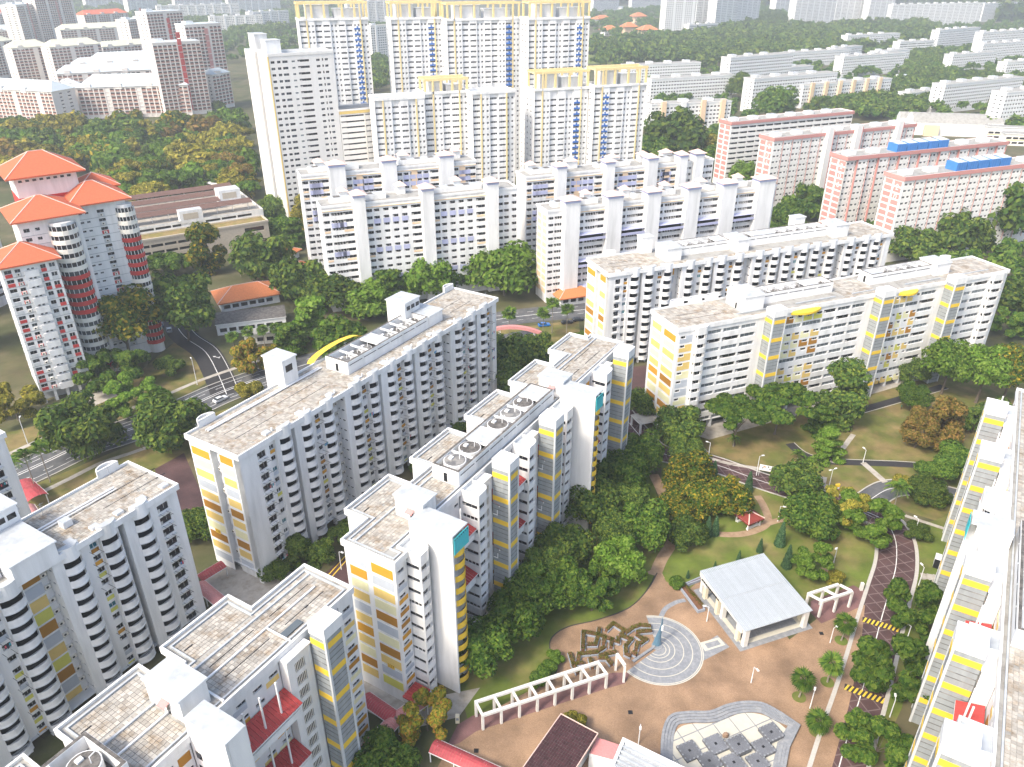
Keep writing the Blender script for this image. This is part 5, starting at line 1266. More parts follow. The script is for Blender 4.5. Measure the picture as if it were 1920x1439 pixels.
def hall(name, label, cat, c, rz, lx, ly, h, rise, roofm, wall=WHITE2, ov=1.2):
    B = Bld(name, label, cat, (c[0],c[1],0), rz); hs = [(1+j*3.2,3.4+j*3.2,1,min(2.6,h-.6)) for j in range(int(lx/3.4))]
    B.w.wall((-lx/2,-ly/2),(lx/2,-ly/2),0,h,hs,wall,.4,GLASSB); B.w.wall((-lx/2,ly/2),(-lx/2,-ly/2),0,h,[],wall); B.w.wall((lx/2,-ly/2),(lx/2,ly/2),0,h,[],wall); B.w.wall((lx/2,ly/2),(-lx/2,ly/2),0,h,[],wall); B.done()
    if rise: hip("hipped_roof", B.r, -lx/2,-ly/2,lx/2,ly/2,h,rise,ov,roofm)
    else:
        q = MB(); p = [(-lx/2,-ly/2),(lx/2,-ly/2),(lx/2,ly/2),(-lx/2,ly/2)]; q.prism(offset(p,.3),h,h+.35,wall,roofm,True,True); q.build("roof", B.r)
    return B
hall("pavilion_hall", "low hall with a wide terracotta hipped roof beside the car park", "hall", pos(462,548,4), radians(28), 22, 13, 4, 3.6, TERRA2)
hall("flat_roofed_house", "low building with a stained black flat roof behind the palms", "house", pos(470,592,4), radians(18), 24, 11, 4, 0, SOOT, wall=WHITE2)
hall("pump_house", "small cream walled building under the fan palms", "house", pos(500,622,3.5), radians(12), 15, 5, 3.6, 0, ROOFG, wall=CREAM)
hall("tiled_house", "small terracotta roofed house beside the pink topped block", "house", pos(558,498,3.5), radians(-20), 9, 8, 3.5, 2.4, TERRA2)
hall("tiled_house", "terracotta roofed shelter behind the flower bank", "house", pos(538,470,3.5), radians(-20), 8, 6, 3.5, 2.0, TERRA2)
hall("tiled_house", "red roofed house by the road near the arch", "house", pos(1075,548,3.5), radians(20), 14, 8, 3.5, 2.2, TERRA2)
# school with curved roofs
def school():
    c0 = pos(1775,225,10); B = Bld("school", "grey curved roofed school hall with low yellow and grey classroom wings", "school", (c0[0],c0[1],0), radians(-12))
    for (x0,x1,y0,y1,h,rs) in ((-26,26,-12,12,9,6),(-30,6,14,26,8,4),(20,44,8,22,7,3)):
        b = MB(); n = 10
        for k in range(n):
            t0, t1 = k/n, (k+1)/n; ya, yb = y0+(y1-y0)*t0, y0+(y1-y0)*t1; za, zb = h+rs*sin(pi*t0), h+rs*sin(pi*t1)
            b.poly([(x0,ya,za),(x1,ya,za),(x1,yb,zb),(x0,yb,zb)], ROOFG); b.poly([(x0,yb,0),(x0,ya,0),(x0,ya,za),(x0,yb,zb)], WHITE2); b.poly([(x1,ya,0),(x1,yb,0),(x1,yb,zb),(x1,ya,za)], WHITE2)
        b.poly([(x0,y0,0),(x1,y0,0),(x1,y0,h),(x0,y0,h)], WHITE2); b.poly([(x1,y1,0),(x0,y1,0),(x0,y1,h),(x1,y1,h)], WHITE2); b.build("curved_hall", B.r)
    B.box("orange_lobby", -18,-16,0,-8,-12.05,8,PEACH)
    for j, (x0,y0,x1,y1,h) in enumerate(((24,-20,95,-12,9),(30,-40,100,-31,8),(10,24,60,31,10))):
        hs = [(1+k*4.4,4.6+k*4.4,1.2+3.2*f,2.8+3.2*f) for k in range(int((x1-x0)/4.5)) for f in range(2)]
        B.w.wall((x0,y0),(x1,y0),0,h,hs,CREAM if j else IVORY,.4,GLASSB); B.w.wall((x0,y1),(x0,y0),0,h,[],IVORY); B.w.wall((x1,y0),(x1,y1),0,h,[],IVORY); B.w.wall((x1,y1),(x0,y1),0,h,[],IVORY)
        q = MB(); q.prism(offset([(x0,y0),(x1,y0),(x1,y1),(x0,y1)],.6),h,h+.5,WHITE2,ROOFG,True,True); q.build("wing_roof", B.r); B.box("yellow_band", x0, y0-.08, 3.6, x1, y0-.01, 4.1, YEL)
    B.done()
school()
# temples with orange roofs far off
for k, (lb, x, y, s) in enumerate([("large orange roofed temple hall at the top right of the towers",1128,44,34),("lower orange roofed temple hall below the large hall",1142,66,26),("stepped orange temple pavilion",1178,66,22),("orange roofed pagoda block beside the white slab tower",1212,72,26),("orange roofed rear temple building",1196,44,26)]):
    p = G(x,y); hall("temple_hall", lb, "temple", (p.x,p.y), radians(20), s, s*.7, 14 if k > 1 else 9, 7, TERRA2, wall=PEACH if k > 1 else WHITE2, ov=3)
for k, (lb, x, y, s, m_) in enumerate([("low white shed by the far road",1420,70,46,ROOFW),("long grey roofed shed left of the teal building",1560,62,50,ROOFG),("red roofed low house by the far trees",1640,48,40,TERRA2),("low pale roofed hall between the white blocks",1712,150,44,ROOFBL),("low pale roofed canteen under the round tree",1690,172,36,ROOFBL),("grey roofed hall near the hillside",1845,40,40,ROOFG),("red roofed low house beside the long white block",1700,46,34,TERRA2),("pale shed near the orange temples",1270,86,30,ROOFW),("red roofed house behind the right block",1270,100,26,TERRA2),("low white building at the top centre",1160,18,60,ROOFW)]):
    p = G(x,y); hall("low_building", lb, "building", (p.x,p.y), radians(15+k*7), s, s*.4, 6, 3 if m_ is TERRA2 else 0, m_)
p = G(1690,62); hall("low_building", "bright teal low building beyond the far trees", "building", (p.x,p.y), .3, 24, 14, 12, 0, TEAL, wall=TEAL)

# covered walkways
def walkway(label, pts, mat=None, wd=2.8, h=2.7, alt=None):
    P = [G(*p, h) for p in pts]; r = thing("covered_walkway", label, "walkway", (P[0].x,P[0].y,0)); O = Vector((P[0].x,P[0].y,0))
    n = 5
    for i in range(len(P)-1):
        a, c = P[i]-O, P[i+1]-O; d = (c-a); L = d.length; d.normalize(); nn = Vector((-d.y,d.x,0)); m_ = (alt if alt and i % 2 else mat) or BRIDGE
        b = MB(); ribs = max(2,int(L/.5))
        for j in range(ribs):
            s0, s1 = L*j/ribs, L*(j+1)/ribs-.03
            for k in range(n):
                t0, t1 = -1+2*k/n, -1+2*(k+1)/n; f = lambda s,t: a+d*s+nn*t*wd/2+Vector((0,0,.75*(1-t*t)))
                b.poly([f(s0,t0),f(s1,t0),f(s1,t1),f(s0,t1)], m_)
        for t in (-1,1):
            for q0, q1 in ((0.,L),): b.beam(a+nn*t*wd*.5-Vector((0,0,.2)), c+nn*t*wd*.5-Vector((0,0,.2)), .12, .2, WHITE2)
        b.build("roof_span", r)
        b = MB(); k = max(1,int(L/4))
        for j in range(k+1):
            for t in (-.42,.42): p = a+d*(L*j/k*.96+.1)+nn*t*wd; b.box(p.x-.09,p.y-.09,0,p.x+.09,p.y+.09,h-.15,WHITE2)
        b.build("post_row", r)
walkway("red barrel roofed walkway at the end of the long balcony block", [(418,1058),(372,1086)])
walkway("pale pink barrel roofed walkway between the two left blocks", [(374,1096),(440,1150)], mat=REDROOFP)
walkway("red walkway forking by the numbered gable of the middle block", [(684,1308),(742,1348),(795,1312)], alt=REDROOFP)
walkway("faded walkway leading down beside the bottom block", [(738,1352),(700,1392),(672,1425)], mat=REDROOFP)
walkway("long crimson walkway at the bottom edge", [(812,1398),(905,1440),(960,1465)])
walkway("crimson walkway at the far end of the balcony block", [(868,715),(945,740)])
walkway("small red walkway roof at the left edge beside the palms", [(38,905),(70,935)], wd=5)
walkway("red walkway below the left edge block end", [(52,950),(75,985)], mat=REDROOFP)
# dark tiled hall roof and neighbours at the bottom edge
def tiled_hall():
    c = [G(1052,1340,5), G(1120,1376,5), G(1032,1515,5), G(960,1470,5)]; O = Vector((c[0].x,c[0].y,0)); r = thing("tiled_hall", "dark maroon tiled roof cut by the bottom edge", "hall", O)
    b = MB(); P = [(p-O) for p in c]; ex = P[1]-P[0]; ey = P[3]-P[0]; nx, ny = 16, 26
    for i in range(nx):
        for j in range(ny):
            f = lambda u,v,dz: P[0]+ex*u+ey*v+Vector((0,0,dz+ .0)); g_ = .004
            u0,u1,v0,v1 = i/nx+g_,(i+1)/nx-g_,j/ny+g_,(j+1)/ny-g_
            b.poly([f(u0,v0,.05),f(u0,v1,.0),f(u1,v1,.0),f(u1,v0,.05)][::-1], MAROON); b.poly([f(u0,v1,.0),f(u0,v1,-.08),f(u1,v1,-.08),f(u1,v1,.0)], MAROON)
    o = b.build("roof_tiles", r); o["kind"] = "stuff"
    b = MB(); Q = [(P[0]+(p-P[0])*1.0) for p in P]
    pts = [(q.x,q.y) for q in Q]; a = sum(pts[i][0]*pts[(i+1) % 4][1]-pts[(i+1) % 4][0]*pts[i][1] for i in range(4))
    if a < 0: pts.reverse()
    b.prism(pts, 4.6, 4.93, MAROON, SOOT, True, True); b.ring(offset(pts,.14), pts, 4.7, 5.12, PINKHAT); b.build("roof_edge", r)
    b = MB(); b.prism(offset(pts,-.8), 0, 4.58, WHITE2); b.build("wall", r)
tiled_hall()
pts = [G(1120,1380,4),G(1165,1395,4),G(1160,1425,4),G(1105,1410,4)]; q = MB(); P_ = [(p.x,p.y) for p in pts]; q.prism(P_[::-1], 0, 3.6, WHITE2, REDROOFP); tag(q.build("link_house"), "small pink roofed link beside the dark tiled roof", "house")
pts = [G(1170,1392,9),G(1330,1470,9),G(1290,1540,9),G(1150,1440,9)]; q = MB(); P_ = [(p.x,p.y) for p in pts][::-1]; q.prism(P_, 0, 9, WHITE, ROOFW, True); q.ring(offset(P_,.4), offset(P_,-.1), 8.6, 9.5, WHITE)
r = thing("white_roofed_building", "white flat roofed building corner at the bottom edge by the steps", "building"); q.build("wall", r)
a_, c_ = pts[0], pts[1]
for k in range(5):
    b = MB(); n_ = (pts[3]-pts[0]).normalized(); b.beam(a_+n_*(1+k*.9)+Vector((0,0,.1)), c_+n_*(1+k*.9)+Vector((0,0,.1)), .35, .25, ROOFW); b.build("roof_rib", r)
# entrance arch
def arch():
    a, c = G(937,650), G(1001,655); r = thing("entrance_arch", "curved red estate entrance arch on green and white posts", "arch", a); d = c-a; L = d.length; d.normalize(); n_ = Vector((-d.y,d.x,0))
    b = MB(); n = 14; f = lambda t: d*(-2.5+(L+5)*t)+Vector((0,0,6.2+1.6*(1-(2*t-1)**2)))
    for k in range(n):
        p, q_ = f(k/n), f((k+1)/n)
        for s in (-1,1): b.poly([p+n_*s*.7-Vector((0,0,.55)),q_+n_*s*.7-Vector((0,0,.55)),q_+n_*s*.7+Vector((0,0,.55)),p+n_*s*.7+Vector((0,0,.55))][::s], REDROOFP)
        b.poly([p-n_*.7+Vector((0,0,.55)),q_-n_*.7+Vector((0,0,.55)),q_+n_*.7+Vector((0,0,.55)),p+n_*.7+Vector((0,0,.55))], REDROOFP); b.poly([p+n_*.7-Vector((0,0,.55)),q_+n_*.7-Vector((0,0,.55)),q_-n_*.7-Vector((0,0,.55)),p-n_*.7-Vector((0,0,.55))], REDP)
    b.build("arch_beam", r); GP = M("green_post", (.03,.12,.09), .6)
    for t in (0,L):
        p = d*t; b = MB(); b.box(p.x-.6,p.y-.6,0,p.x+.6,p.y+.6,2.6,GP); b.box(p.x-.3,p.y-.3,2.6,p.x-.1,p.y+.3,6.6,WHITE); b.box(p.x+.1,p.y-.3,2.6,p.x+.3,p.y+.3,6.6,WHITE); b.build("arch_post", r)
arch()
# ================================================================== foliage
def leafset(rnd, n, lobes, size, flat=.0, up=.35):
    """sprays of small leaf faces spread over the outside of lobes and a little inside them"""
    V = []; F = []
    wts = [l[3]**2 for l in lobes]
    for _ in range(n):
        cx_, cy_, cz_, r, zs = rnd.choices(lobes, wts)[0]
        while True:
            x, y, z = rnd.gauss(0,1), rnd.gauss(0,1), rnd.gauss(0,1); m = math.sqrt(x*x+y*y+z*z)
            if m > .01: break
        x, y, z = x/m, y/m, z/m
        if z < -.55: z = -z*.4
        k = r*(1-abs(rnd.gauss(0,.16))); p = Vector((cx_+x*k, cy_+y*k, cz_+z*k*zs))
        nrm = Vector((x+rnd.gauss(0,.42), y+rnd.gauss(0,.42), z+up+rnd.gauss(0,.36))).normalized()
        a = nrm.orthogonal().normalized(); b = nrm.cross(a); t = rnd.uniform(0,2*pi); s = size*rnd.uniform(.6,1.35)
        e = (a*cos(t)+b*sin(t))*s; f = (b*cos(t)-a*sin(t))*s*.62; i = len(V)
        V += [tuple(p-e), tuple(p-f*.9+nrm*s*.15), tuple(p+e), tuple(p+f)]; F.append((i,i+1,i+2,i+3))
    return V, F
def crown(kind, seed, n=7600, size=.055):
    rnd = random.Random(seed); L = []
    if kind == 'round':
        for k in range(24):
            a = rnd.uniform(0,2*pi); h = rnd.uniform(-.35,.75); rr = math.sqrt(max(0,1-h*h))*rnd.uniform(.35,.72); L.append((rr*cos(a),rr*sin(a),h*.72,rnd.uniform(.2,.38),.85))
        L.append((0,0,.05,.62,.9))
    elif kind == 'umbrella':
        for k in range(34):
            a = rnd.uniform(0,2*pi); rr = math.sqrt(rnd.uniform(.0,1))*.86; L.append((rr*cos(a),rr*sin(a),.28*(1-rr*rr)+rnd.uniform(-.09,.09),rnd.uniform(.14,.26),.55))
    elif kind == 'tall':
        for k in range(26):
            h = rnd.uniform(-.9,1.0); a = rnd.uniform(0,2*pi); rr = (.62-.35*abs(h-.0))*rnd.uniform(.4,1.1); L.append((rr*cos(a),rr*sin(a),h,rnd.uniform(.22,.36),1))
    elif kind == 'loose':
        for k in range(26):
            a = rnd.uniform(0,2*pi); h = rnd.uniform(-.4,.7); rr = math.sqrt(max(0,1-h*h))*rnd.uniform(.3,.95); L.append((rr*cos(a),rr*sin(a),h*.8,rnd.uniform(.12,.24),.75))
    elif kind == 'layer':
        for lv in range(5):
            h = -.6+lv*.33; R0 = .95-.16*lv
            for k in range(9): a = rnd.uniform(0,2*pi); rr = R0*rnd.uniform(.25,.85); L.append((rr*cos(a),rr*sin(a),h+rnd.uniform(-.06,.06),rnd.uniform(.2,.3),.4))
    elif kind == 'cone':
        for k in range(30): h = k/29; rr = .34*(1-h)**.8; a = k*2.4; L.append((rr*.5*cos(a),rr*.5*sin(a),-1+2*h,.08+rr*.75,1.5))
    elif kind == 'bush':
        for k in range(14): a = rnd.uniform(0,2*pi); rr = rnd.uniform(.1,.7); L.append((rr*cos(a),rr*sin(a),rnd.uniform(-.1,.35),rnd.uniform(.25,.45),.7))
    V, F = leafset(rnd, n, L, size)
    # a dim inner mass of larger sprays so that no daylight tunnels show through the middle
    V2, F2 = leafset(rnd, n//6, [(l[0]*.75,l[1]*.75,l[2]*.8,l[3]*.6,l[4]) for l in L], size*2.0); b = len(V)
    return V+V2, F+[tuple(b+t for t in f) for f in F2]
LEAF = {'green':leafmat("leaves_green", [(0.030,0.075,0.016),(0.070,0.145,0.026),(0.120,0.200,0.032),(0.180,0.250,0.040)]),
 'dark':leafmat("leaves_dark", [(0.033,0.066,0.020),(0.068,0.129,0.030),(0.125,0.189,0.037),(0.194,0.243,0.041)]),
 'light':leafmat("leaves_light", [(0.055,0.120,0.018),(0.100,0.190,0.025),(0.150,0.250,0.035),(0.220,0.310,0.060)]),
 'gold':leafmat("leaves_golden", [(0.030,0.070,0.014),(0.060,0.110,0.020),(0.090,0.140,0.022),(0.200,0.190,0.025),(0.420,0.300,0.030)]),
 'autumn':leafmat("leaves_turning", [(0.091,0.133,0.025),(0.205,0.243,0.033),(0.455,0.376,0.049),(0.455,0.199,0.049)]),
 'olive':leafmat("leaves_olive", [(0.103,0.111,0.020),(0.194,0.199,0.030),(0.319,0.287,0.044),(0.455,0.376,0.067)]),
 'blue':leafmat("leaves_blue_green", [(0.027,0.078,0.037),(0.064,0.133,0.060),(0.114,0.199,0.083)]),
 'rust':leafmat("leaves_brownish", [(0.103,0.099,0.025),(0.170,0.155,0.033),(0.273,0.189,0.049),(0.364,0.221,0.075)])}
BARK = M("bark", (.13,.105,.08), .95, var=.3, scale=3, bump=.6, bscale=8); BARKP = M("pale_bark", (.26,.23,.19), .95, var=.25, scale=3)
def crown_mesh(kind, col, var=0, n=7600, size=.055):
    k = ("crown", kind, col, var, n)
    if k in CACHE: return CACHE[k]
    kk = ("crowng", kind, var, n)
    if kk not in CACHE: CACHE[kk] = crown(kind, 100+var*17+len(kind), n, size)
    V, F = CACHE[kk]; me = bpy.data.meshes.new("crown"); me.from_pydata(V, [], F); me.materials.append(LEAF[col]); CACHE[k] = me; return me
def trunk_mesh(var, pale=False, limbs=5, spread=.45):
    k = ("trunk", var, pale, limbs, spread)
    if k in CACHE: return CACHE[k]
    rnd = random.Random(var+50); b = MB(); m = BARKP if pale else BARK
    b.tube([(0,0,-.02),(.01,.0,.05),(.02,.01,.3),(rnd.uniform(-.04,.04),.02,.55)], [.055,.04,.032,.024], m, 7)
    for j in range(limbs):
        a = 2*pi*j/limbs+rnd.uniform(-.4,.4); z0 = rnd.uniform(.32,.5); e = spread*rnd.uniform(.6,1.1)
        b.tube([(.015,.01,z0),(cos(a)*e*.4,sin(a)*e*.4,z0+.16),(cos(a)*e,sin(a)*e,z0+.32+rnd.uniform(0,.1))], [.02,.014,.004], m, 5)
    CACHE[k] = b.mesh("trunk"); return CACHE[k]
TREE_N = 0
def tree(label, px, py, rpx, H, kind='round', col='green', group=None, zf=None, name=None, pale=False, n=7600, sz=None):
    """crown centred on the sight line of photo pixel (px,py), rpx pixels in radius there; the tree stands H metres tall"""
    global TREE_N; TREE_N += 1
    zc = H*.62
    for _ in range(3):
        p = G(px,py,zc); R = (1.3 if kind in ('round','tall') else 1.16)*rpx*depth_at(p)/FPX
        zr = {'umbrella':.42,'tall':1.25,'cone':1.0,'bush':.6}.get(kind,.82)
        zc = max(R*zr*.75, H-R*zr)
    nm = name or {'cone':'cypress','bush':'shrub'}.get(kind,'tree')
    t = thing(nm, label, {'cypress':'tree','shrub':'shrub'}.get(nm,'tree'), (p.x,p.y,0), random.uniform(0,6.28), group)
    s = (R,R,R) if kind != 'cone' else (R*.8,R*.8,R*.95)
    obj("crown", crown_mesh(kind, col, TREE_N % 3, n, sz or .055), t, (0,0,zc), random.uniform(0,6.28), (s[0]*random.uniform(.93,1.07),s[1]*random.uniform(.93,1.07),s[2]*random.uniform(.93,1.07)))
    if kind != 'bush':
        hh = max(zc+R*zr*.3, 1.0); obj("trunk", trunk_mesh(TREE_N % 4, pale), t, (0,0,0), 0, (min(R*1.3,hh*.75),min(R*1.3,hh*.75),hh))
    return t
def palm_mesh(fan=False):
    k = ("palm", fan)
    if k in CACHE: return CACHE[k]
    rnd = random.Random(8+fan); V = []; F = []
    for j in range(30 if fan else 22):
        a = 2.4*j; el = rnd.uniform(-.55,1.45) if fan else rnd.uniform(-.1,1.2); ln = rnd.uniform(.75,1.05); d = Vector((cos(a)*cos(el),sin(a)*cos(el),sin(el))); side = Vector((-sin(a),cos(a),0)); drop = .55 if not fan else .25
        P = [d*ln*t-Vector((0,0,drop*t*t*ln)) for t in (.15,.4,.7,1.0)]
        if fan:
            c = d*ln*.38; up = d.cross(side)
            for q in range(11):
                an = (q-5)*.3; dd = d*cos(an)+side*sin(an); e = c+dd*ln*.68-Vector((0,0,.16+.16*abs(an))); w_ = (side*cos(an)-d*sin(an))*.06; i = len(V)
                V += [tuple(c-w_*.3),tuple(c+(e-c)*.6-w_),tuple(e),tuple(c+(e-c)*.6+w_)]; F.append((i,i+1,i+2,i+3))
            i = len(V); V += [(0,0,0),tuple(c-side*.02),tuple(c+side*.02)]; F.append((i,i+1,i+2))
        else:
            for q in range(12):
                t = .12+.88*q/12; i0 = min(2,int(t*3)); c = d*ln*t-Vector((0,0,drop*t*t*ln))
                for sg in (1,-1):
                    e = c+side*sg*.26*(1-.5*t)+d*.14-Vector((0,0,.13)); i = len(V); w_ = d*.035; V += [tuple(c-w_),tuple(c+w_),tuple(e+w_*.3),tuple(e-w_*.3)]; F.append((i,i+1,i+2,i+3))
    me = bpy.data.meshes.new("fronds"); me.from_pydata(V, [], F); me.materials.append(LEAF['olive' if False else 'green']); CACHE[k] = me; return me
def palm(label, bx, by, H, R, fan=True, group=None, col=None):
    p = G(bx,by); t = thing("palm_tree", label, "palm", p, random.uniform(0,6), group)
    o = obj("fronds", palm_mesh(fan), t, (.1,0,H), 0, (R,R,R))
    k = ("ptrunk",)
    if k not in CACHE: b = MB(); b.tube([(0,0,0),(.03,0,.3),(.0,.02,.7),(.02,0,1.0)], [.075,.05,.045,.05], BARKP, 7); CACHE[k] = b.mesh("palm_trunk")
    obj("trunk", CACHE[k], t, (0,0,0), 0, (2.6,2.6,H)); return t
T = tree
g1 = "trees in front of the middle block"
for i, (x,y,r,h,k,c) in enumerate([(905,1215,50,11,'round','green'),(958,1160,54,12,'round','green'),(995,1108,44,12,'round','green'),(1058,1030,46,12,'round','dark'),(1062,1100,44,11,'round','green'),(1112,1100,44,11,'loose','green'),(1160,1055,46,11,'round','light'),(1208,985,44,12,'round','green'),(1112,940,50,13,'round','dark'),(1165,890,46,12,'round','green'),(1205,848,38,11,'round','green'),(1150,995,36,11,'round','dark'),(1020,1060,36,11,'round','dark'),(1185,940,30,10,'round','dark')]):
    T(["dense round tree at the foot of the white stair tower","large round tree behind the stair tower tree","round tree third along the middle block","dark tree beside the nearer grey lift shaft","round tree above the plaza edge","loose crowned tree over the brown lawn","bright lime crowned tree nearest the curved path","round tree beside the narrow brick path","dark tree below the far lift shaft","tree below the far teal screen","small tree nearest the farther lift shaft end","dark tree between the path tree and the lift shafts","dark tree hidden against the red awnings","dark narrow tree beside the golden trees"][i], x,y,r,h,k,c,g1)
for i,(x,y,r,h,k,c) in enumerate([(1290,888,42,9,'round','gold'),(1312,940,38,9,'round','gold'),(1362,936,42,9,'round','gold'),(1268,962,38,9,'round','gold'),(1288,1002,32,7,'round','dark')]):
    T(["golden flowering tree nearest the brick road","golden flowering tree in the middle of the clump","golden flowering tree nearest the gazebo","dull golden tree at the edge of the clump","dark low tree below the golden clump"][i], x,y,r,h,k,c,"golden flowering trees")
PARK = [(1500,905,46,12,'round','dark',"dark round tree hiding the banner's end"),(1522,968,46,10,'round','green',"round tree left of the pale crowned tree"),(1580,950,45,10,'loose','olive',"loose pale tree over the brick road bend"),(1625,975,56,10,'loose','light',"wide pale yellow green tree at the road bend"),(1525,1052,36,8,'loose','light',"small pale tree behind the pavilion"),
 (1385,775,52,14,'umbrella','green',"spreading rain tree in front of the gallery block, left half"),(1462,760,62,14,'umbrella','green',"broad spreading tree in front of the gallery block"),(1578,742,50,17,'tall','dark',"tall dark tree before the gallery block"),(1552,835,36,9,'layer','light',"layered light green tree by the dark path"),(1540,795,36,9,'layer','green',"layered tree under the tall dark tree"),
 (1782,680,46,19,'round','light',"tall golden green tree with a pale trunk beside the lift shaft"),(1850,690,42,19,'round','light',"second tall golden green tree from the gallery block"),(1902,690,44,19,'round','gold',"golden green tree cut by the right edge"),(1715,742,24,9,'round','green',"small neat ball tree on the grass strip"),(1712,698,26,9,'round','dark',"small dark tree against the lift shaft base"),
 (1725,805,34,9,'tall','rust',"brownish bushy conifer on the lawn"),(1770,800,40,10,'tall','rust',"taller brownish conifer behind the bushy one"),(1870,785,34,9,'round','dark',"dark tree behind the right edge block"),(1828,790,30,8,'loose','dark',"loose shrubby tree beside the right edge block top"),
 (1742,922,30,6,'round','dark',"small round tree beside the curved asphalt road"),(1712,1138,56,8,'loose','green',"spreading tree over the brick road by the first hump"),(1685,1262,74,9,'loose','green',"largest spreading tree over the brick road"),(1650,1395,62,9,'loose','green',"spreading tree at the bottom beside the brick road"),(1275,805,46,12,'round','dark',"dark tree hiding the gallery block's corner"),(1205,755,32,10,'round','dark',"dark tree between the middle block and the gallery block"),(1290,850,30,8,'round','dark',"small dark tree beside the brick road start")]
for x,y,r,h,k,c,lb in PARK: T(lb,x,y,r,h,k,c,"park trees")
LEFT = [(225,598,60,27,'round','gold',"big golden green tree before the red roofed tower"),(340,572,64,26,'round','dark',"big dark tree over the side road"),(212,690,56,11,'loose','green',"loose tree at the foot of the red roofed tower"),(150,808,66,11,'round','dark',"round dark tree on the near side of the road"),(322,795,62,13,'round','dark',"dark tree beside the car park entrance"),(255,742,46,8,'loose','light',"bright loose tree by the road verge"),(25,760,48,9,'loose','olive',"sparse tree at the left edge"),(478,670,44,8,'loose','autumn',"reddish turning tree above the white car"),(375,985,36,7,'round','dark',"dark tree beside the coloured gable"),(560,1035,36,7,'layer','dark',"pine like tree at the foot of the balcony block"),(605,1035,26,6,'round','dark',"dark shrub tree beside the pine like tree"),(515,1070,24,4,'round','dark',"low dark tree behind the bottom block roof"),(800,1345,52,8,'loose','autumn',"yellow and red turning tree beside the walkway"),(722,1428,52,8,'round','green',"green tree at the bottom edge by the walkway"),(320,690,28,5,'bush','dark',"dark shrubs on the verge island"),(470,732,26,4,'bush','olive',"olive bush above the parked car")]
for x,y,r,h,k,c,lb in LEFT: T(lb,x,y,r,h,k,c,"trees along the left road")
MID = [(560,530,48,14,'round','dark',"round dark tree beside the pink topped block's left end"),(625,548,46,13,'round','dark',"dark tree next to the pink topped block's corner"),(585,605,48,12,'layer','light',"bright layered tree behind the balcony block"),(635,640,46,10,'round','green',"green tree behind the roof tanks"),(690,565,40,11,'round','light',"light tree between the two stair towers"),(728,548,44,12,'layer','green',"layered tree below the pink topped block"),(800,525,46,12,'round','light',"light green tree in front of the pink topped block"),(855,520,32,11,'round','green',"tree above the balcony block's far end"),(945,512,56,15,'round','light',"large bright tree by the road arch"),(1040,518,38,12,'round','light',"bright tree right of the large bright tree"),(960,672,46,7,'round','dark',"dark tree behind the middle block's far roof"),(1010,660,34,6,'round','dark',"dark tree beside the arch"),(940,710,36,7,'round','dark',"dark tree beside the crimson walkway"),(1090,640,26,5,'bush','green',"green shrubs behind the middle block"),(540,640,34,8,'layer','green',"layered tree beside the fan palms"),(1175,452,36,11,'round','green',"green tree behind the rear balcony block"),(1255,440,36,11,'round','olive',"olive tree behind the rear balcony block"),
 (385,470,36,12,'tall','gold',"golden tall tree before the car park"),(490,485,52,12,'round','dark',"dark tree between the car park and the terracotta hall"),(325,495,36,9,'umbrella','green',"flat tree in front of the car park's grass terrace"),(290,500,30,8,'loose','green',"loose tree at the car park corner"),(512,395,30,10,'round','dark',"dark tree at the foot of the ivory tower"),(550,440,34,10,'layer','green',"layered tree right of the ivory tower"),(575,400,24,12,'tall','olive',"olive tall tree against the ivory tower"),(530,430,26,9,'round','green',"green tree below the ivory tower"),
 (1735,400,58,20,'round','green',"great rain tree in front of the front rose trimmed block"),(1870,395,68,20,'round','green',"largest rain tree at the right edge"),(1800,440,50,14,'round','dark',"dark tree below the two great rain trees"),(1715,465,40,10,'round','dark',"dark tree right of the rear balcony block's end"),(1482,325,30,13,'round','green',"round tree before the tall towered rose block"),(1545,385,42,9,'loose','green',"loose tree below the rose block gable"),(1475,412,30,8,'round','green',"tree beside the small car park"),(1640,395,30,8,'loose','green',"loose tree between the rose blocks"),(1560,310,22,9,'round','dark',"dark tree between the rose gables"),(1900,560,40,12,'round','dark',"dark tree behind the gallery block's end"),(1895,610,36,9,'palm' if False else 'loose','green',"loose tree by the road right of the gallery block"),
 (1262,258,52,14,'round','dark',"large dark tree right of the framed towers"),(1225,285,32,10,'round','green',"tree under the right framed tower"),(1362,300,36,10,'round','green',"tree beside the six towered block's end"),(1395,330,28,9,'round','light',"light tree beside the rear rose block"),(1330,275,26,9,'round','olive',"olive tree behind the pink hats"),(1395,165,28,13,'round','dark',"dark tree beside the blank white gable"),(1455,195,34,13,'round','green',"round green tree in front of the blank white gable"),(1500,360,26,8,'round','green',"small tree at the end of the lane")]
for x,y,r,h,k,c,lb in MID: T(lb,x,y,r,h,k,c,"trees between the blocks",n=4200,sz=.074)
for i,(x,y,r) in enumerate([(1465,1005,26),(1478,1046,26),(1426,1024,16),(1386,1044,13),(1341,1060,9),(1290,1078,9),(1338,890,26),(1405,905,22),(1328,990,22),(1342,988,22)]):
    T(["slim cypress at the top of the lawn","dark slim cypress beside the pavilion roof's corner","smaller cypress above the pavilion","third cypress of the shrinking row","fourth tiny cypress of the shrinking row","last tiny cypress of the shrinking row","cypress beside the golden clump and road","cypress right of the golden clump","twin cypress by the garden path, left one","twin cypress by the garden path, right one"][i], x,y,r,r*.16,'cone','blue',"cypresses on the lawn")
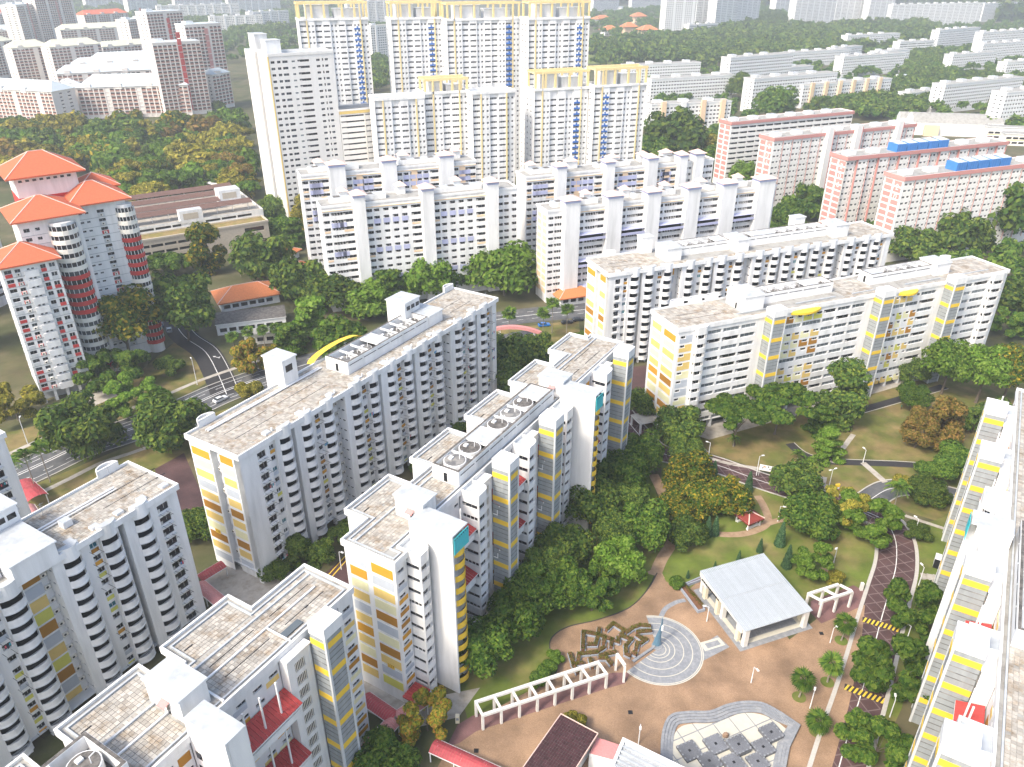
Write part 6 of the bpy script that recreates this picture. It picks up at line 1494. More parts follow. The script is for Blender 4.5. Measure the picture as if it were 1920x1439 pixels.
for i,(x,y,h,r) in enumerate([(1577,1202,5.0,2.5),(1551,1280,5.2,2.6),(1498,1308,5.0,2.5),(1530,1372,3.0,2.5)]):
    palm(["fan palm nearest the striped hump","fan palm second down the road edge","fan palm standing further into the square","pale fan palm lowest on the square"][i], x,y,h,r,True,"fan palms on the square")
    b = MB(); b.cyl(0,0,.0,.08,1.25,GRASS,16); c_ = G(x,y); tag(b.build("planting_ring", None, (c_.x,c_.y,.05)), ["round bed under the fan palm nearest the hump","round bed under the second fan palm","round bed under the inner fan palm","round bed under the pale fan palm"][i], "plant bed", "round palm beds")
for i,(x,y,h,r,f) in enumerate([(470,655,7,2.6,1),(497,652,7,2.6,1),(520,648,7,2.6,1),(440,660,6,2.8,1),(955,640,11,3.2,1),(1018,640,11,3.0,1),(1035,625,12,3.2,1),(1062,632,11,3.0,1),(70,925,12,3.2,0),(95,905,11,3.2,0),(45,940,12,3.2,0),(1675,955,7,3.4,0),(452,520,6,3,0),(1375,838,3.0,2.2,0),(1495,862,2.2,2.2,0)]):
    palm(["leftmost of three fan palms before the pump house","middle of three fan palms before the pump house","rightmost of three fan palms before the pump house","fan palm against the cream side wall","palm standing at the arch's left post","palm between the arch and the blue car","tallest palm near the blue car","palm beside the dark car","coconut palm nearest the left road","coconut palm right of its pair by the road","coconut palm nearest the left edge","leaning coconut palm at the road junction","palm by the terracotta hall","short palm under the spreading tree","low palm beside the banner"][i], x,y,h,r,bool(f))
# shrubs and hedges
for i,(x,y,r,h,c) in enumerate([(1020,1255,22,2.5,'green'),(1040,1235,18,2.2,'light'),(1010,1275,20,2.2,'green'),(1800,868,44,3.5,'green'),(1760,885,36,3,'green'),(1840,865,30,3,'dark'),(1080,1350,26,2.6,'olive'),(640,1000,26,3,'dark'),(660,985,22,3,'dark'),(160,1370,24,3,'dark'),(180,1350,20,3,'dark'),(860,800,20,2.5,'dark'),(780,880,18,2.5,'dark'),(1090,720,24,3,'dark'),(1240,1000,16,2,'dark'),(1265,1095,16,1.2,'green'),(1720,1000,24,2.4,'dark'),(1690,905,20,2.2,'olive'),(1560,1085,22,1.6,'olive')]):
    T(["shrub nearest the lone frame","light shrub above the pergola","shrub behind the pergola's end","wide shrub bank beside the right block","shrub bank nearest the junction","dark shrub bank below the conifers","clipped bush behind the dark tiled roof","dark shrub under the balcony block","second dark shrub under the balcony block","shrub between the left and bottom blocks","second shrub between the left and bottom blocks","shrub in the far gap between blocks","shrub in the nearer gap between blocks","dark shrub by the middle block's far wing","shrub by the narrow path fork","low shrub beside the L shaped planter","dark shrub below the footpath lamp","shrub at the road junction corner","low shrub at the pale tree's foot"][i], x,y,r,h,'bush',c,"shrubs")
# the wood behind the estate: single trees, alike
import itertools
rw = random.Random(12); placed = []
def inpoly(x, y, P):
    c = False
    for i in range(len(P)):
        x0,y0 = P[i]; x1,y1 = P[i-1]
        if (y0 > y) != (y1 > y) and x < (x1-x0)*(y-y0)/(y1-y0)+x0: c = not c
    return c
def scatter(poly, n, rr, mind, fn, rnd):
    xs = [p[0] for p in poly]; ys = [p[1] for p in poly]; pts = []; tries = 0
    while len(pts) < n and tries < n*60:
        tries += 1; x, y = rnd.uniform(min(xs),max(xs)), rnd.uniform(min(ys),max(ys))
        if not inpoly(x,y,poly) or any(((x-a)/1.0)**2+((y-b)*1.9)**2 < mind**2 for a,b in pts): continue
        pts.append((x,y)); fn(x,y)
    return pts
WOOD = [(-30,238),(120,232),(300,238),(455,225),(462,300),(470,370),(400,345),(300,350),(230,392),(210,330),(150,300),(30,300),(-30,330)]
def wood_tree(x,y):
    k = rw.choice(['umbrella','round','round','loose','umbrella']); c = rw.choice(['olive','olive','gold','green','light','light','rust','olive','dark'])
    pl_ = "at the left edge" if x < 60 else "behind the red penthouse roof" if x < 170 else "behind the car park" if x < 300 else "before the striped tower" if x < 400 else "beside the ivory tower"
    T("%s %s tree %s in the %s of the wood" % ({'olive':'olive','gold':'golden','green':'green','dark':'dark green','rust':'brownish','light':'pale green'}[c], {'umbrella':'flat topped','round':'round','loose':'loose crowned'}[k], pl_, "back" if y < 262 else "middle" if y < 300 else "front"), x, y, rw.uniform(20,33), rw.uniform(10,16), k, c, "trees of the wood behind the car park", n=1500, sz=.12)
scatter(WOOD, 125, 24, 17, wood_tree, rw)
T("clumped dark tree under the long russet block", 128,228,16,10,'round','dark',"trees of the estate edge",n=1500); T("yellowing tree before the long russet block", 215,222,8,7,'round','gold',"trees of the estate edge",n=1500); T("pair mate yellowing tree before the long russet block", 255,214,9,8,'round','gold',"trees of the estate edge",n=1500); T("dark tree at the foot of the red striped tower", 408,200,11,9,'round','dark',"trees of the estate edge",n=1500)
# far woods and street trees that read as one mass
def far_wood(label, polys, seed, rm=(4,8), col='dark', dens=1.0, hh=9):
    rnd = random.Random(seed); V = []; F = []; protos = [crown(k, s, 160, .24) for k, s in (('round',1),('umbrella',2),('round',3),('loose',4))]
    for poly in polys:
        Wp = [G(*p) for p in poly]; xs = [p.x for p in Wp]; ys = [p.y for p in Wp]; P2 = [(p.x,p.y) for p in Wp]
        ar = abs(sum(P2[i][0]*P2[(i+1) % len(P2)][1]-P2[(i+1) % len(P2)][0]*P2[i][1] for i in range(len(P2))))/2
        n = int(min(900, ar/70*dens)); sc_ = max(1., math.sqrt(ar/70*dens/max(n,1)))
        for _ in range(n):
            for _t in range(20):
                x, y = rnd.uniform(min(xs),max(xs)), rnd.uniform(min(ys),max(ys))
                if inpoly(x,y,P2): break
            else: continue
            v, f = rnd.choice(protos); r = rnd.uniform(*rm)*sc_; z = hh*rnd.uniform(.4,.8)*min(sc_,1.6); a = rnd.uniform(0,6.28); ca, sa = cos(a)*r, sin(a)*r; b = len(V)
            V.extend([(x+p[0]*ca-p[1]*sa, y+p[0]*sa+p[1]*ca, z+p[2]*r) for p in v]); F.extend([tuple(b+t for t in q) for q in f])
    me = bpy.data.meshes.new("woods"); me.from_pydata(V, [], F); me.materials.append(LEAF[col]); tag(obj("woods", me), label, "woods", None, "stuff")
far_wood("dark wooded belt right of the towers and around the far estates", [[(1100,92),(1250,84),(1380,60),(1500,62),(1700,48),(1760,60),(1745,90),(1600,104),(1500,120),(1420,112),(1330,130),(1290,124),(1210,122),(1110,132)],[(1690,110),(1760,95),(1770,150),(1880,150),(1890,172),(1800,178),(1690,170)],[(1480,196),(1590,188),(1700,160),(1760,190),(1720,220),(1600,226),(1490,214)]], 5, col='dark')
far_wood("green belt of street trees between the right hand estates", [[(1210,250),(1300,262),(1360,250),(1440,300),(1420,345),(1350,330),(1260,300)],[(1450,400),(1560,380),(1700,440),(1660,480),(1560,420),(1460,430)],[(1700,470),(1930,480),(1930,560),(1890,540),(1720,500)]], 6, rm=(3.5,6), col='green')
far_wood("trees scattered through the upper left estate and beyond", [[(0,118),(45,122),(45,138),(0,140)],[(190,86),(260,78),(300,96),(250,104)],[(250,50),(300,30),(420,40),(480,60),(520,20),(545,50),(500,80),(380,55),(300,60)],[(200,8),(330,4),(330,20),(200,22)],[(690,80),(725,78),(725,170),(695,180)]], 7, col='dark', hh=10)
far_wood("broken greenery among the far right estates", [[(1110,130),(1330,132),(1480,170),(1500,215),(1380,245),(1215,250),(1215,160)],[(1480,100),(1700,60),(1960,40),(1960,260),(1880,260),(1760,240),(1600,225),(1480,190)],[(1100,30),(1500,0),(1500,60),(1250,84),(1110,92)]], 15, rm=(4,7), col='green', dens=.22)
far_wood("broken greenery among the far left estates", [[(0,60),(130,50),(300,40),(560,20),(560,110),(440,120),(300,130),(120,140),(0,150)],[(560,10),(760,0),(760,120),(690,130),(560,60)],[(0,0),(600,0),(560,18),(300,38),(0,58)]], 16, rm=(5,9), col='green', dens=.2)
far_wood("hazy wooded hills along the top right", [[(1420,-6),(1920,-8),(1960,50),(1850,40),(1700,8),(1440,22)],[(1250,60),(1460,30),(1470,50),(1380,66)],[(540,0),(700,-4),(700,14),(560,20)],[(1120,-6),(1240,-6),(1240,8),(1120,10)]], 8, rm=(6,11), col='dark', hh=16, dens=.6)
# ================================================================== the square
sq = smooth([G(1232,1075),G(1215,1105),G(1180,1140),G(1120,1163),G(1065,1176),G(1036,1195),G(1031,1218),G(1045,1248),G(1040,1268)], 5)+[G(1000,1292),G(890,1350),G(845,1395),G(820,1440),G(800,1500),G(1540,1500),G(1560,1439),G(1590,1330),G(1612,1230),G(1622,1135),G(1560,1140),G(1480,1200),G(1420,1120),G(1320,1080),G(1290,1108),G(1268,1095),G(1250,1092),G(1238,1075)]
sheet("square_paving", sq, .06, PLAZA)
sheet("brick_path", gpoly((893,1372),(1137,1292),(1172,1282),(1182,1262),(1150,1262),(1125,1268),(885,1343),(858,1360),(838,1400),(860,1395)), .066, BRICKP)
sheet("brick_path", gpoly((1520,1150),(1540,1170),(1610,1140),(1628,1112),(1600,1098),(1520,1128)), .066, BRICKP)
EDGE = M("dark_edging", (.06,.055,.05), .9)
ribbon("path_edge", smooth([G(1232,1075),G(1215,1105),G(1180,1140),G(1120,1163),G(1065,1176),G(1036,1195),G(1031,1218),G(1045,1248),G(1040,1268)],5), .22, .03, EDGE, ht=.1)
# round granite terrace with stone rings (a sector; the hedge garden fills the rest)
cc = Vector((28.4,108.8,0)); a0 = atan2(*(lambda d:(d.y,d.x))(G(1172,1262)-cc)); a1 = radians(96)
if a0 > 0: a0 -= 2*pi
def sector(r0, r1, z, mat, name):
    b = MB(); n = 48
    for k in range(n):
        t0 = a0+(a1-a0)*k/n; t1 = a0+(a1-a0)*(k+1)/n; f = lambda r,t: (cc.x+r*cos(t),cc.y+r*sin(t),z)
        b.poly([f(r0,t0),f(r1,t0),f(r1,t1),f(r0,t1)], mat)
    o = b.build(name); o["kind"] = "structure"
sector(.3, 8.75, .075, GRANITE, "terrace")
for r in (1.5,2.2,3.2,4.9,6.6,8.3): sector(r, r+.17, .085, PALEST, "terrace_ring")
sector(8.6, 8.8, .09, PALEST, "terrace_ring")
sheet("terrace_strip", gpoly((1302,1218),(1345,1192),(1368,1214),(1318,1240)), .078, GRANITE); sheet("terrace_panel", gpoly((1312,1206),(1348,1196),(1360,1210),(1322,1222)), .084, PALEST); sheet("terrace_panel", gpoly((1321,1208),(1345,1201),(1352,1209),(1327,1217)), .09, GRANITE)
ribbon("terrace_strip", smooth([G(1238,1160),G(1248,1142),G(1268,1130),G(1285,1126)]), 1.0, .08, GRANITE)
# blue-grey sculpture
def sculpture():
    p = G(1232,1212); r = thing("sculpture", "tall twisted blue grey blade sculpture at the terrace centre", "sculpture", p); b = MB(); SB = M("sculpture_enamel", (.10,.20,.28), .35, var=.1, spec=.5); n = 16; m = 10; rows = []
    for k in range(n+1):
        t = k/n; z = 7.2*t; wd = .75*(1-t)**.6+.16; cx_ = .55*sin(t*2.4)*t+.1*t; cy_ = .25*t; tw = t*1.6; row = []
        for j in range(m):
            a = 2*pi*j/m; x, y = wd*cos(a), wd*.38*sin(a)+.35*wd*cos(a)**2; row.append((cx_+x*cos(tw)-y*sin(tw), cy_+x*sin(tw)+y*cos(tw), z))
        rows.append(row)
    for k in range(n):
        for j in range(m): b.poly([rows[k][j],rows[k][(j+1) % m],rows[k+1][(j+1) % m],rows[k+1][j]], SB)
    b.poly(rows[-1], SB); b.build("blade", r); q = MB(); q.cyl(0,0,.08,.22,1.1,GRANITE,18); q.build("plinth", r)
    q = MB(); q.box(.35,-.3,4.4,.7,0,5.6,WHITE2); q.build("plaque", r)
sculpture()
# hedge garden
HEDGE = leafmat("hedge_leaves", [(.06,.075,.016),(.12,.13,.025),(.19,.19,.04)]); SOIL = M("bed_soil", (.17,.085,.045), .95, var=.2)
PLANT = M("planter_wall", (.30,.33,.38), .8, var=.08)
def hedge(label, pts, wd=.75, ht=.85, off=(1000,1020), s=3.2824, wall=True, group="clipped maze hedges"):
    P = [G(off[0]+x/s, off[1]+y/s) for x,y in pts]; r = thing("hedge", label, "hedge", P[0], 0, group); O = P[0]; rnd = random.Random(len(pts)*7+int(pts[0][0])); V = []; F = []; c = MB()
    for i in range(len(P)-1):
        a, e = P[i]-O, P[i+1]-O; d = e-a; L = d.length; d.normalize(); n_ = Vector((-d.y,d.x,0)); zo = .002*(i % 3)
        c.beam(a-d*wd*.35+Vector((0,0,.1)), e+d*wd*.35+Vector((0,0,.1)), wd*.8, ht-.16+zo, SOIL)
        for _ in range(int(L*95)):
            t = rnd.uniform(-.3,L+.3); q = rnd.uniform(-1,1); side = rnd.random() < .45
            p = a+d*t+(n_*(wd/2*(1 if q > 0 else -1)*rnd.uniform(.9,1.05))+Vector((0,0,rnd.uniform(.25,ht))) if side else n_*wd/2*q+Vector((0,0,.06+ht+rnd.uniform(-.08,.05))))
            e1 = Vector((rnd.gauss(0,1),rnd.gauss(0,1),rnd.gauss(0,.5))).normalized()*.11; e2 = e1.cross(Vector((rnd.gauss(0,1),rnd.gauss(0,1),1)).normalized())*.8; j = len(V); V += [tuple(p-e1),tuple(p-e2),tuple(p+e1),tuple(p+e2)]; F.append((j,j+1,j+2,j+3))
    me = bpy.data.meshes.new("foliage"); me.from_pydata(V, [], F); me.materials.append(HEDGE); obj("foliage", me, r); c.build("stems", r)
    if wall:
        w_ = MB()
        for i in range(len(P)-1):
            a, e = P[i]-O, P[i+1]-O; d = (e-a).normalized(); n_ = Vector((-d.y,d.x,0)); zo = .003*(i % 4)
            for sg in (1,-1): w_.beam(a+n_*sg*wd*.58-d*wd*.5+Vector((0,0,.05)), e+n_*sg*wd*.58+d*wd*.5+Vector((0,0,.05)), .16, .42+zo, PLANT)
        w_.build("planter_wall", r)
HD = [("L shaped hedge at the maze's outer corner",[(305,660),(308,555),(405,572)]),("short hook hedge inside the outer corner",[(405,535),(398,575),(382,632),(340,632)]),("stepped hedge through the maze's middle",[(405,575),(438,585),(432,622)]),("second stepped hedge in the maze",[(442,590),(482,602),(478,642)]),("third stepped hedge in the maze",[(488,606),(522,616),(522,590)]),("zigzag hedge at the maze's top",[(452,540),(490,502),(560,545),(535,578)]),("long hedge turning to the terrace",[(548,582),(602,600),(568,640),(570,680)]),("curved hedge at the terrace side",[(575,556),(612,530),(655,514),(715,518)]),("short straight hedge below the curved one",[(720,548),(640,556)]),("arrow hedge beside the sculpture",[(640,578),(668,596),(692,602),(660,625)]),("stub hedge below the arrow",[(640,622),(632,658)]),
 ("hedge at the maze's lower left",[(226,690),(246,752),(300,745)]),("long hedge in the lower maze",[(276,722),(282,690),(388,680),(432,652)]),("lower right bent hedge",[(412,700),(502,680)]),("hooked hedge behind the pergola",[(408,716),(450,716),(476,750)]),("stub hedge behind the pergola",[(350,722),(362,768)]),("low stub hedge at the maze's bottom corner",[(246,760),(270,802)]),("small clipped block by the terrace rail",[(570,690),(590,700)]),("small clipped block nearest the terrace",[(612,684),(626,692)])]
for lb, pts in HD: hedge(lb, pts)
ribbon("terrace_rail_base", [G(1186,1243),G(1228,1214)], .5, .07, GRANITE, ht=.35)
# L shaped planter by the pavilion
pl_ = [G(1272,1103),G(1308,1151),G(1322,1147),G(1286,1102),G(1318,1090),G(1314,1085)]
b = MB(); P_ = [(p.x,p.y) for p in pl_]
ar = sum(P_[i][0]*P_[(i+1) % 6][1]-P_[(i+1) % 6][0]*P_[i][1] for i in range(6)); P_ = P_ if ar > 0 else P_[::-1]
r = thing("planter", "L shaped grey planter with a hedge row beside the pavilion", "planter"); b.ring(P_, offset(P_,-.25), .05, .75, PLANT); b.poly([(x,y,.55) for x,y in P_], SOIL); b.build("planter_wall", r)
hedge("clipped row inside the L shaped planter", [(928,268),(985,335),(1040,400)], .6, 1.0, wall=False, group=None)
# pergolas
PERG = M("pergola_paint", (.70,.69,.65), .8, var=.05, scale=.6); PCREAM = M("pergola_cream", (.74,.68,.50), .8, var=.05)
def pergola(label, A, Bp, C, n, h, open_end=False):
    """A->B front row on the ground, C back-left corner"""
    r = thing("pergola", label, "pergola", A); a = Vector((0,0,0)); d = (Bp-A); w_ = (C-A); w_.z = 0; d.z = 0; dn = d.normalized(); wn = w_.normalized(); s = .42
    for rowi, o in enumerate((a, w_)):
        for k in range(n+1):
            p = o+d*(k/n)*.985+dn*.2; q = MB(); q.beam(p-dn*s/2, p+dn*s/2, s, h-.5, PERG); q.build("post", r)
        q = MB(); q.beam(o+Vector((0,0,h-.5)), o+d+Vector((0,0,h-.5)), .5, .5, PERG); q.build("long_beam", r)
    for k in range(n+1):
        p = a+d*(k/n)*.985+dn*.2+Vector((0,0,h-.48)); q = MB(); q.beam(p+wn*.25, p+w_-wn*.25, .38, .44, PERG); q.build("cross_beam", r)
pergola("long white pergola of seven bays beside the hedge maze", G(903.6,1369), G(1137,1290), G(890,1316,3.9), 7, 3.9)
pergola("short white pergola at the right end of the pavilion", G(1533,1158), G(1590,1139), G(1515,1113,4.6), 2, 4.6)
r = thing("frame_gate", "single white frame standing apart from the long pergola", "pergola", G(1154,1259)); e = G(1169,1281)-G(1154,1259); q = MB(); q.beam((0,0,0),(0.01,.4,0),.42,4.1,PERG); q.build("post", r); q = MB(); q.beam(e,e+Vector((.01,.4,0)),.42,4.1,PERG); q.build("post", r); q = MB(); q.beam(Vector((0,.2,4.1)), e+Vector((0,.2,4.1)), .5, .5, PERG); q.build("top_beam", r)
# pavilion
def pavilion():
    c = [Vector((39.4,124.6,0)),Vector((54.6,130.5,0)),Vector((59.7,114.5,0)),Vector((44.7,108.9,0))]; O = c[3]; r = thing("pavilion", "open pavilion with a large white ribbed metal roof on chunky legs", "pavilion", O); P = [p-O for p in c]; h0, h1 = 4.7, 5.6
    SH = M("white_metal_sheet", (.42,.46,.49), .45, var=.05, scale=.3, island=.06, spec=.4)
    ex = P[2]-P[3]; ey = P[0]-P[3]; b = MB(); n = 44
    f = lambda u,v,dz=0: P[3]+ex*u+ey*v+Vector((0,0,h0+(h1-h0)*v+dz))
    for k in range(n):
        u0, u1 = k/n, (k+1)/n-.006
        for v0, v1 in ((-.01,.498),(.502,1.01)): b.poly([f(u0,v0),f(u1,v0),f(u1,v1),f(u0,v1)], SH)
        b.poly([f(u1,-.01,-.05),f(u1+.006,-.01,-.05),f(u1+.006,1.01,-.05),f(u1,1.01,-.05)], GREY)
    b.build("roof_sheet", r)
    b = MB(); pts = [(p.x,p.y) for p in (P[3],P[2],P[1],P[0])]; b.prism(offset(pts,-.15), 4.2, 4.62, PERG, None, True, True); b.build("roof_frame", r)
    b = MB(); b.poly([f(0,0,-.06),f(0,1,-.06),(P[0].x,P[0].y,4.6),(P[3].x,P[3].y,4.6)], PERG); b.poly([f(1,1,-.06),f(1,0,-.06),(P[2].x,P[2].y,4.6),(P[1].x,P[1].y,4.6)], PERG); b.build("gable_fill", r)
    exn, eyn = ex.normalized(), ey.normalized()
    for i, p in enumerate((f(.03,.03),f(.97,.03),f(.97,.97),f(.03,.97),f(.03,.5),f(.97,.5))):
        p.z = 0; q = MB(); sx = 1 if i in (0,3,4) else -1; sy = 1 if i in (0,1) else -1
        q.beam(p, p+exn*sx*1.0, .8, 4.2, PERG); q.build("leg", r)
        q = MB()
        if i < 4: q.beam(p+eyn*sy*1.3, p+eyn*sy*2.2, .7, 3.0, PCREAM); q.beam(p+eyn*sy*.5+Vector((0,0,3.05)), p+eyn*sy*2.2+Vector((0,0,3.05)), .7, 1.1, PERG); q.build("leg_arch", r)
        else: q.beam(p+eyn*1.0, p+eyn*1.8, .7, 4.15, PCREAM); q.build("leg_arch", r)
    for k in range(9): q = MB(); p = f(0,.54+k*.045); p.z = 0; q.beam(p+Vector((0,0,4.25))-exn*.1, p+eyn*.55+Vector((0,0,4.25))-exn*.1, .1, .3, GLASSB); q.build("vent_slot", r)
    o_ = offset(pts,-1.2); sheet("pavilion_floor", [(x+O.x,y+O.y) for x,y in offset(pts,.6)], .07, GRANITE); sheet("pavilion_floor_panel", [(x+O.x,y+O.y) for x,y in offset(pts,-.6)], .08, PALEST); sheet("pavilion_floor_panel", [(x+O.x,y+O.y) for x,y in offset(pts,-1.6)], .09, GRANITE)
pavilion()
# sunken stage with stone steps
oc = [(1240,1500),(1238,1425),(1241,1375),(1256,1345),(1290,1338),(1330,1337),(1362,1325),(1395,1319),(1430,1322),(1465,1340),(1500,1364),(1480,1405),(1462,1500)]
ol = smooth([G(*p) for p in oc[:10]],6)+[G(*p) for p in oc[10:]]
for k in range(4): ribbon("stage_step", ol, .5, .06, GRANITE, off=-.25-.52*k, ht=.62-.14*k)
mid = [(1262,1500),(1258,1425),(1262,1385),(1275,1365),(1300,1358),(1335,1357),(1368,1345),(1398,1338),(1430,1342),(1462,1358),(1478,1372),(1462,1405),(1448,1500)]
ml = smooth([G(*p) for p in mid[:10]],6)+[G(*p) for p in mid[10:]]
stage = sheet("stage_floor", ml, .10, GRANITE)
SLATE = brickmat("slate_cobbles", (.155,.165,.185), (.20,.21,.23), (.09,.095,.105), 3.6, radians(24))
ga = radians(24)
def gq(p, hw): return [(p.x+(x*cos(ga)-y*sin(ga))*hw, p.y+(x*sin(ga)+y*cos(ga))*hw) for x,y in ((-1,-1),(1,-1),(1,1),(-1,1))]
c0 = G(1385,1395); st_ = 3.3
sl_ = [(1293,1408,.5),(1342,1395,.6),(1330,1427,.45),(1385,1396,1.1),(1376,1430,.8),(1446,1373,.8),(1431,1401,.7),(1421,1428,.55)]
for i,(a,bb,h) in enumerate(sl_):
    p = G(a,bb,h); q = MB(); pp = gq(p,1.62-.02*i); q.prism(pp,.1,.1+h,SLATE); r = thing("stage_block", ["leftmost slate block of the stage","slate block left of the stage centre","slate block below the left pair","tallest slate block at the stage centre","slate block below the tallest block","slate block nearest the curved steps","slate block right of the tallest block","slate block lower right of the tallest block"][i], "stage block", (0,0,0), 0, "raised slate blocks of the stage"); q.build("slab", r); q = MB(); q.prism(gq(p,.22),.1+h,.13+h,BLACK); q.build("centre_tile", r)
    q = MB()
    for k in range(8):
        for sd_i in range(4):
            A_, B_ = Vector(pp[sd_i]), Vector(pp[(sd_i+1) % 4]); m_ = A_+(B_-A_)*((k+.5)/8); ce = Vector((p.x,p.y)); m_ = m_+(ce-m_)*.06
            if (k+sd_i) % 2: q.prism([(m_.x+x*.14,m_.y+y*.14) for x,y in ((-1,-1),(1,-1),(1,1),(-1,1))],.1+h,.105+h+.02,GRANITE)
    q.build("edge_stones", r)["kind"] = "stuff"
def clip(poly, cell):
    out = poly
    for i in range(4):
        A_, B_ = cell[i], cell[(i+1) % 4]; ins = lambda p: (B_[0]-A_[0])*(p[1]-A_[1])-(B_[1]-A_[1])*(p[0]-A_[0]) >= 0; res = []
        for j in range(len(out)):
            p, q_ = out[j-1], out[j]
            if ins(p) != ins(q_):
                d1 = (B_[0]-A_[0])*(p[1]-A_[1])-(B_[1]-A_[1])*(p[0]-A_[0]); d2 = (B_[0]-A_[0])*(q_[1]-A_[1])-(B_[1]-A_[1])*(q_[0]-A_[0]); t = d1/(d1-d2); res.append((p[0]+(q_[0]-p[0])*t,p[1]+(q_[1]-p[1])*t))
            if ins(q_): res.append(q_)
        out = res
        if len(out) < 3: return []
    return out
mp2 = [(p.x,p.y) for p in ml]
for i in range(-6,7):
    for j in range(-6,7):
        ce = c0+Vector(((i*cos(ga)-j*sin(ga))*st_,(i*sin(ga)+j*cos(ga))*st_,0)); pp = clip(mp2, gq(ce,st_*.47))
        if len(pp) > 2:
            ar = sum(pp[k][0]*pp[(k+1) % len(pp)][1]-pp[(k+1) % len(pp)][0]*pp[k][1] for k in range(len(pp)))
            if abs(ar) < .3: continue
            q = MB(); q.prism(pp if ar > 0 else pp[::-1], .1, .14, PALEST); q.build("floor_slab", stage)
BOUL = M("boulder_stone", (.28,.19,.13), .95, var=.2, scale=2); q = MB(); rb = random.Random(3); n = 9
rings = [[(1.0*s*cos(2*pi*j/n)*rb.uniform(.85,1.15), .7*s*sin(2*pi*j/n)*rb.uniform(.85,1.15), z) for j in range(n)] for s,z in ((.5,0),(.55,.35),(.42,.8),(.15,1.05))]
for k in range(3):
    for j in range(n): q.poly([rings[k][j],rings[k][(j+1) % n],rings[k+1][(j+1) % n],rings[k+1][j]], BOUL)
q.poly(rings[-1], BOUL); p = G(1360,1382); tag(q.build("boulder", None, (p.x,p.y,.1)), "rough brown boulder on the pale stage floor", "rock")
# road humps and kerbside lines
def hump(label, a, c, wd):
    p, q_ = G(*a), G(*c); d = q_-p; L = d.length; d.normalize(); n_ = Vector((-d.y,d.x,0)); b = MB(); b.beam(p+Vector((0,0,.03)), q_+Vector((0,0,.03)), wd, .05, ASPHD); r = thing("road_hump", label, "road hump", p); o = b.build("hump", r, (-p.x,-p.y,0)); b = MB(); k = 0.
    while k < L-.5:
        f = lambda s,t: tuple(p+d*s+n_*t-p)[:2]+(.086,); b.poly([f(k,-wd/2),f(min(k+.38,L),-wd/2),f(min(k+.38+.5,L),wd/2),f(min(k+.5,L),wd/2)], PAINTY); k += .78
    b.build("stripes", r)
hump("yellow striped road hump nearer the pergola", (1617,1162), (1690,1183), 1.5); hump("yellow striped road hump lower down beside the fan palm", (1583,1288), (1664,1318), 1.5)
for o_ in (3.4,3.7): ribbon("road_marking", [G(1556,1400),G(1545,1445),G(1530,1500)], .14, .05, PAINTY, off=(o_-3.55))
# lamp posts
LAMP = M("lamp_post_paint", (.68,.69,.70), .5)
def lamp(label, x, y, h=6., arm=1, dbl=False):
    p = G(x,y); r = thing("street_lamp", label, "street lamp", p, random.uniform(0,6), "white lamp posts"); b = MB(); b.tube([(0,0,0),(0,0,h)], [.12,.07], LAMP, 6); b.build("pole", r)
    b = MB()
    for s in ((1,-1) if dbl else (1,)): b.tube([(0,0,h),(s*.9,0,h+.15)], .045, LAMP, 5); b.box(s*.9-.35,-.17,h+.1,s*.9+.35,.17,h+.26,WHITE)
    b.build("lamp_head", r)
for i,(x,y,h,d) in enumerate([(1327,866,6,0),(1418,892,6,0),(1553,918,6,1),(1458,978,4.5,0),(1713,1006,5,0),(1722,1098,5,0),(1325,1166,4,0),(1563,1056,4.5,0),(1408,1281,4.2,0),(1556,1206,4,0),(1518,1330,4.2,0),(1698,1206,4.5,0),(1668,1345,4.5,0),(1197,1395,5,0),(370,722,9,0),(52,832,8,0),(1618,868,4,0),(1180,865,5,0),(640,1068,5,0),(1600,690,5,0)]):
    lamp(["lamp post behind the cypress by the brick road","lamp post at the banner's near end","twin headed lamp by the yellow sign","short lamp beside the garden path","lamp post right of the road bend","lamp post beside the concrete steps","lamp post at the pavilion's left leg","lamp behind the short pergola","lamp standing alone on the brown square","lamp between the first two fan palms","lamp beside the pale fan palm","lamp on the road's right verge above the hump","lamp on the road's right verge below the hump","lamp near the white roof at the bottom edge","tall road lamp at the side road corner","tall road lamp at the far left","lamp at the footpath crossing","lamp at the trees' edge by the brick road","lamp between the blocks beside the car park","lamp on the grass strip by the gallery block"][i],x,y,h,1,bool(d))
# gazebo
def gazebo():
    p = G(1402,982); r = thing("gazebo", "small open gazebo with a dark red hipped roof", "gazebo", p, .5); s = 1.9
    for x in (-s,s):
        for y in (-s,s): bpart("post", r, x-.14, y-.14, 0, x+.14, y+.14, 2.4, WHITE2)
    for a in range(3): q = MB(); q.box(*[(-s,-s+.1,0,s,-s+.5,.5),(-s,s-.5,0,s,s-.1,.5),(s-.5,-s+.6,0,s-.1,s-.6,.5)][a],WHITE2); q.build("bench", r)
    hip("hipped_roof", r, -s,-s,s,s-.01,2.4,1.3,.6,M("dark_red_tile",(.22,.04,.03),.7,var=.1))
gazebo()
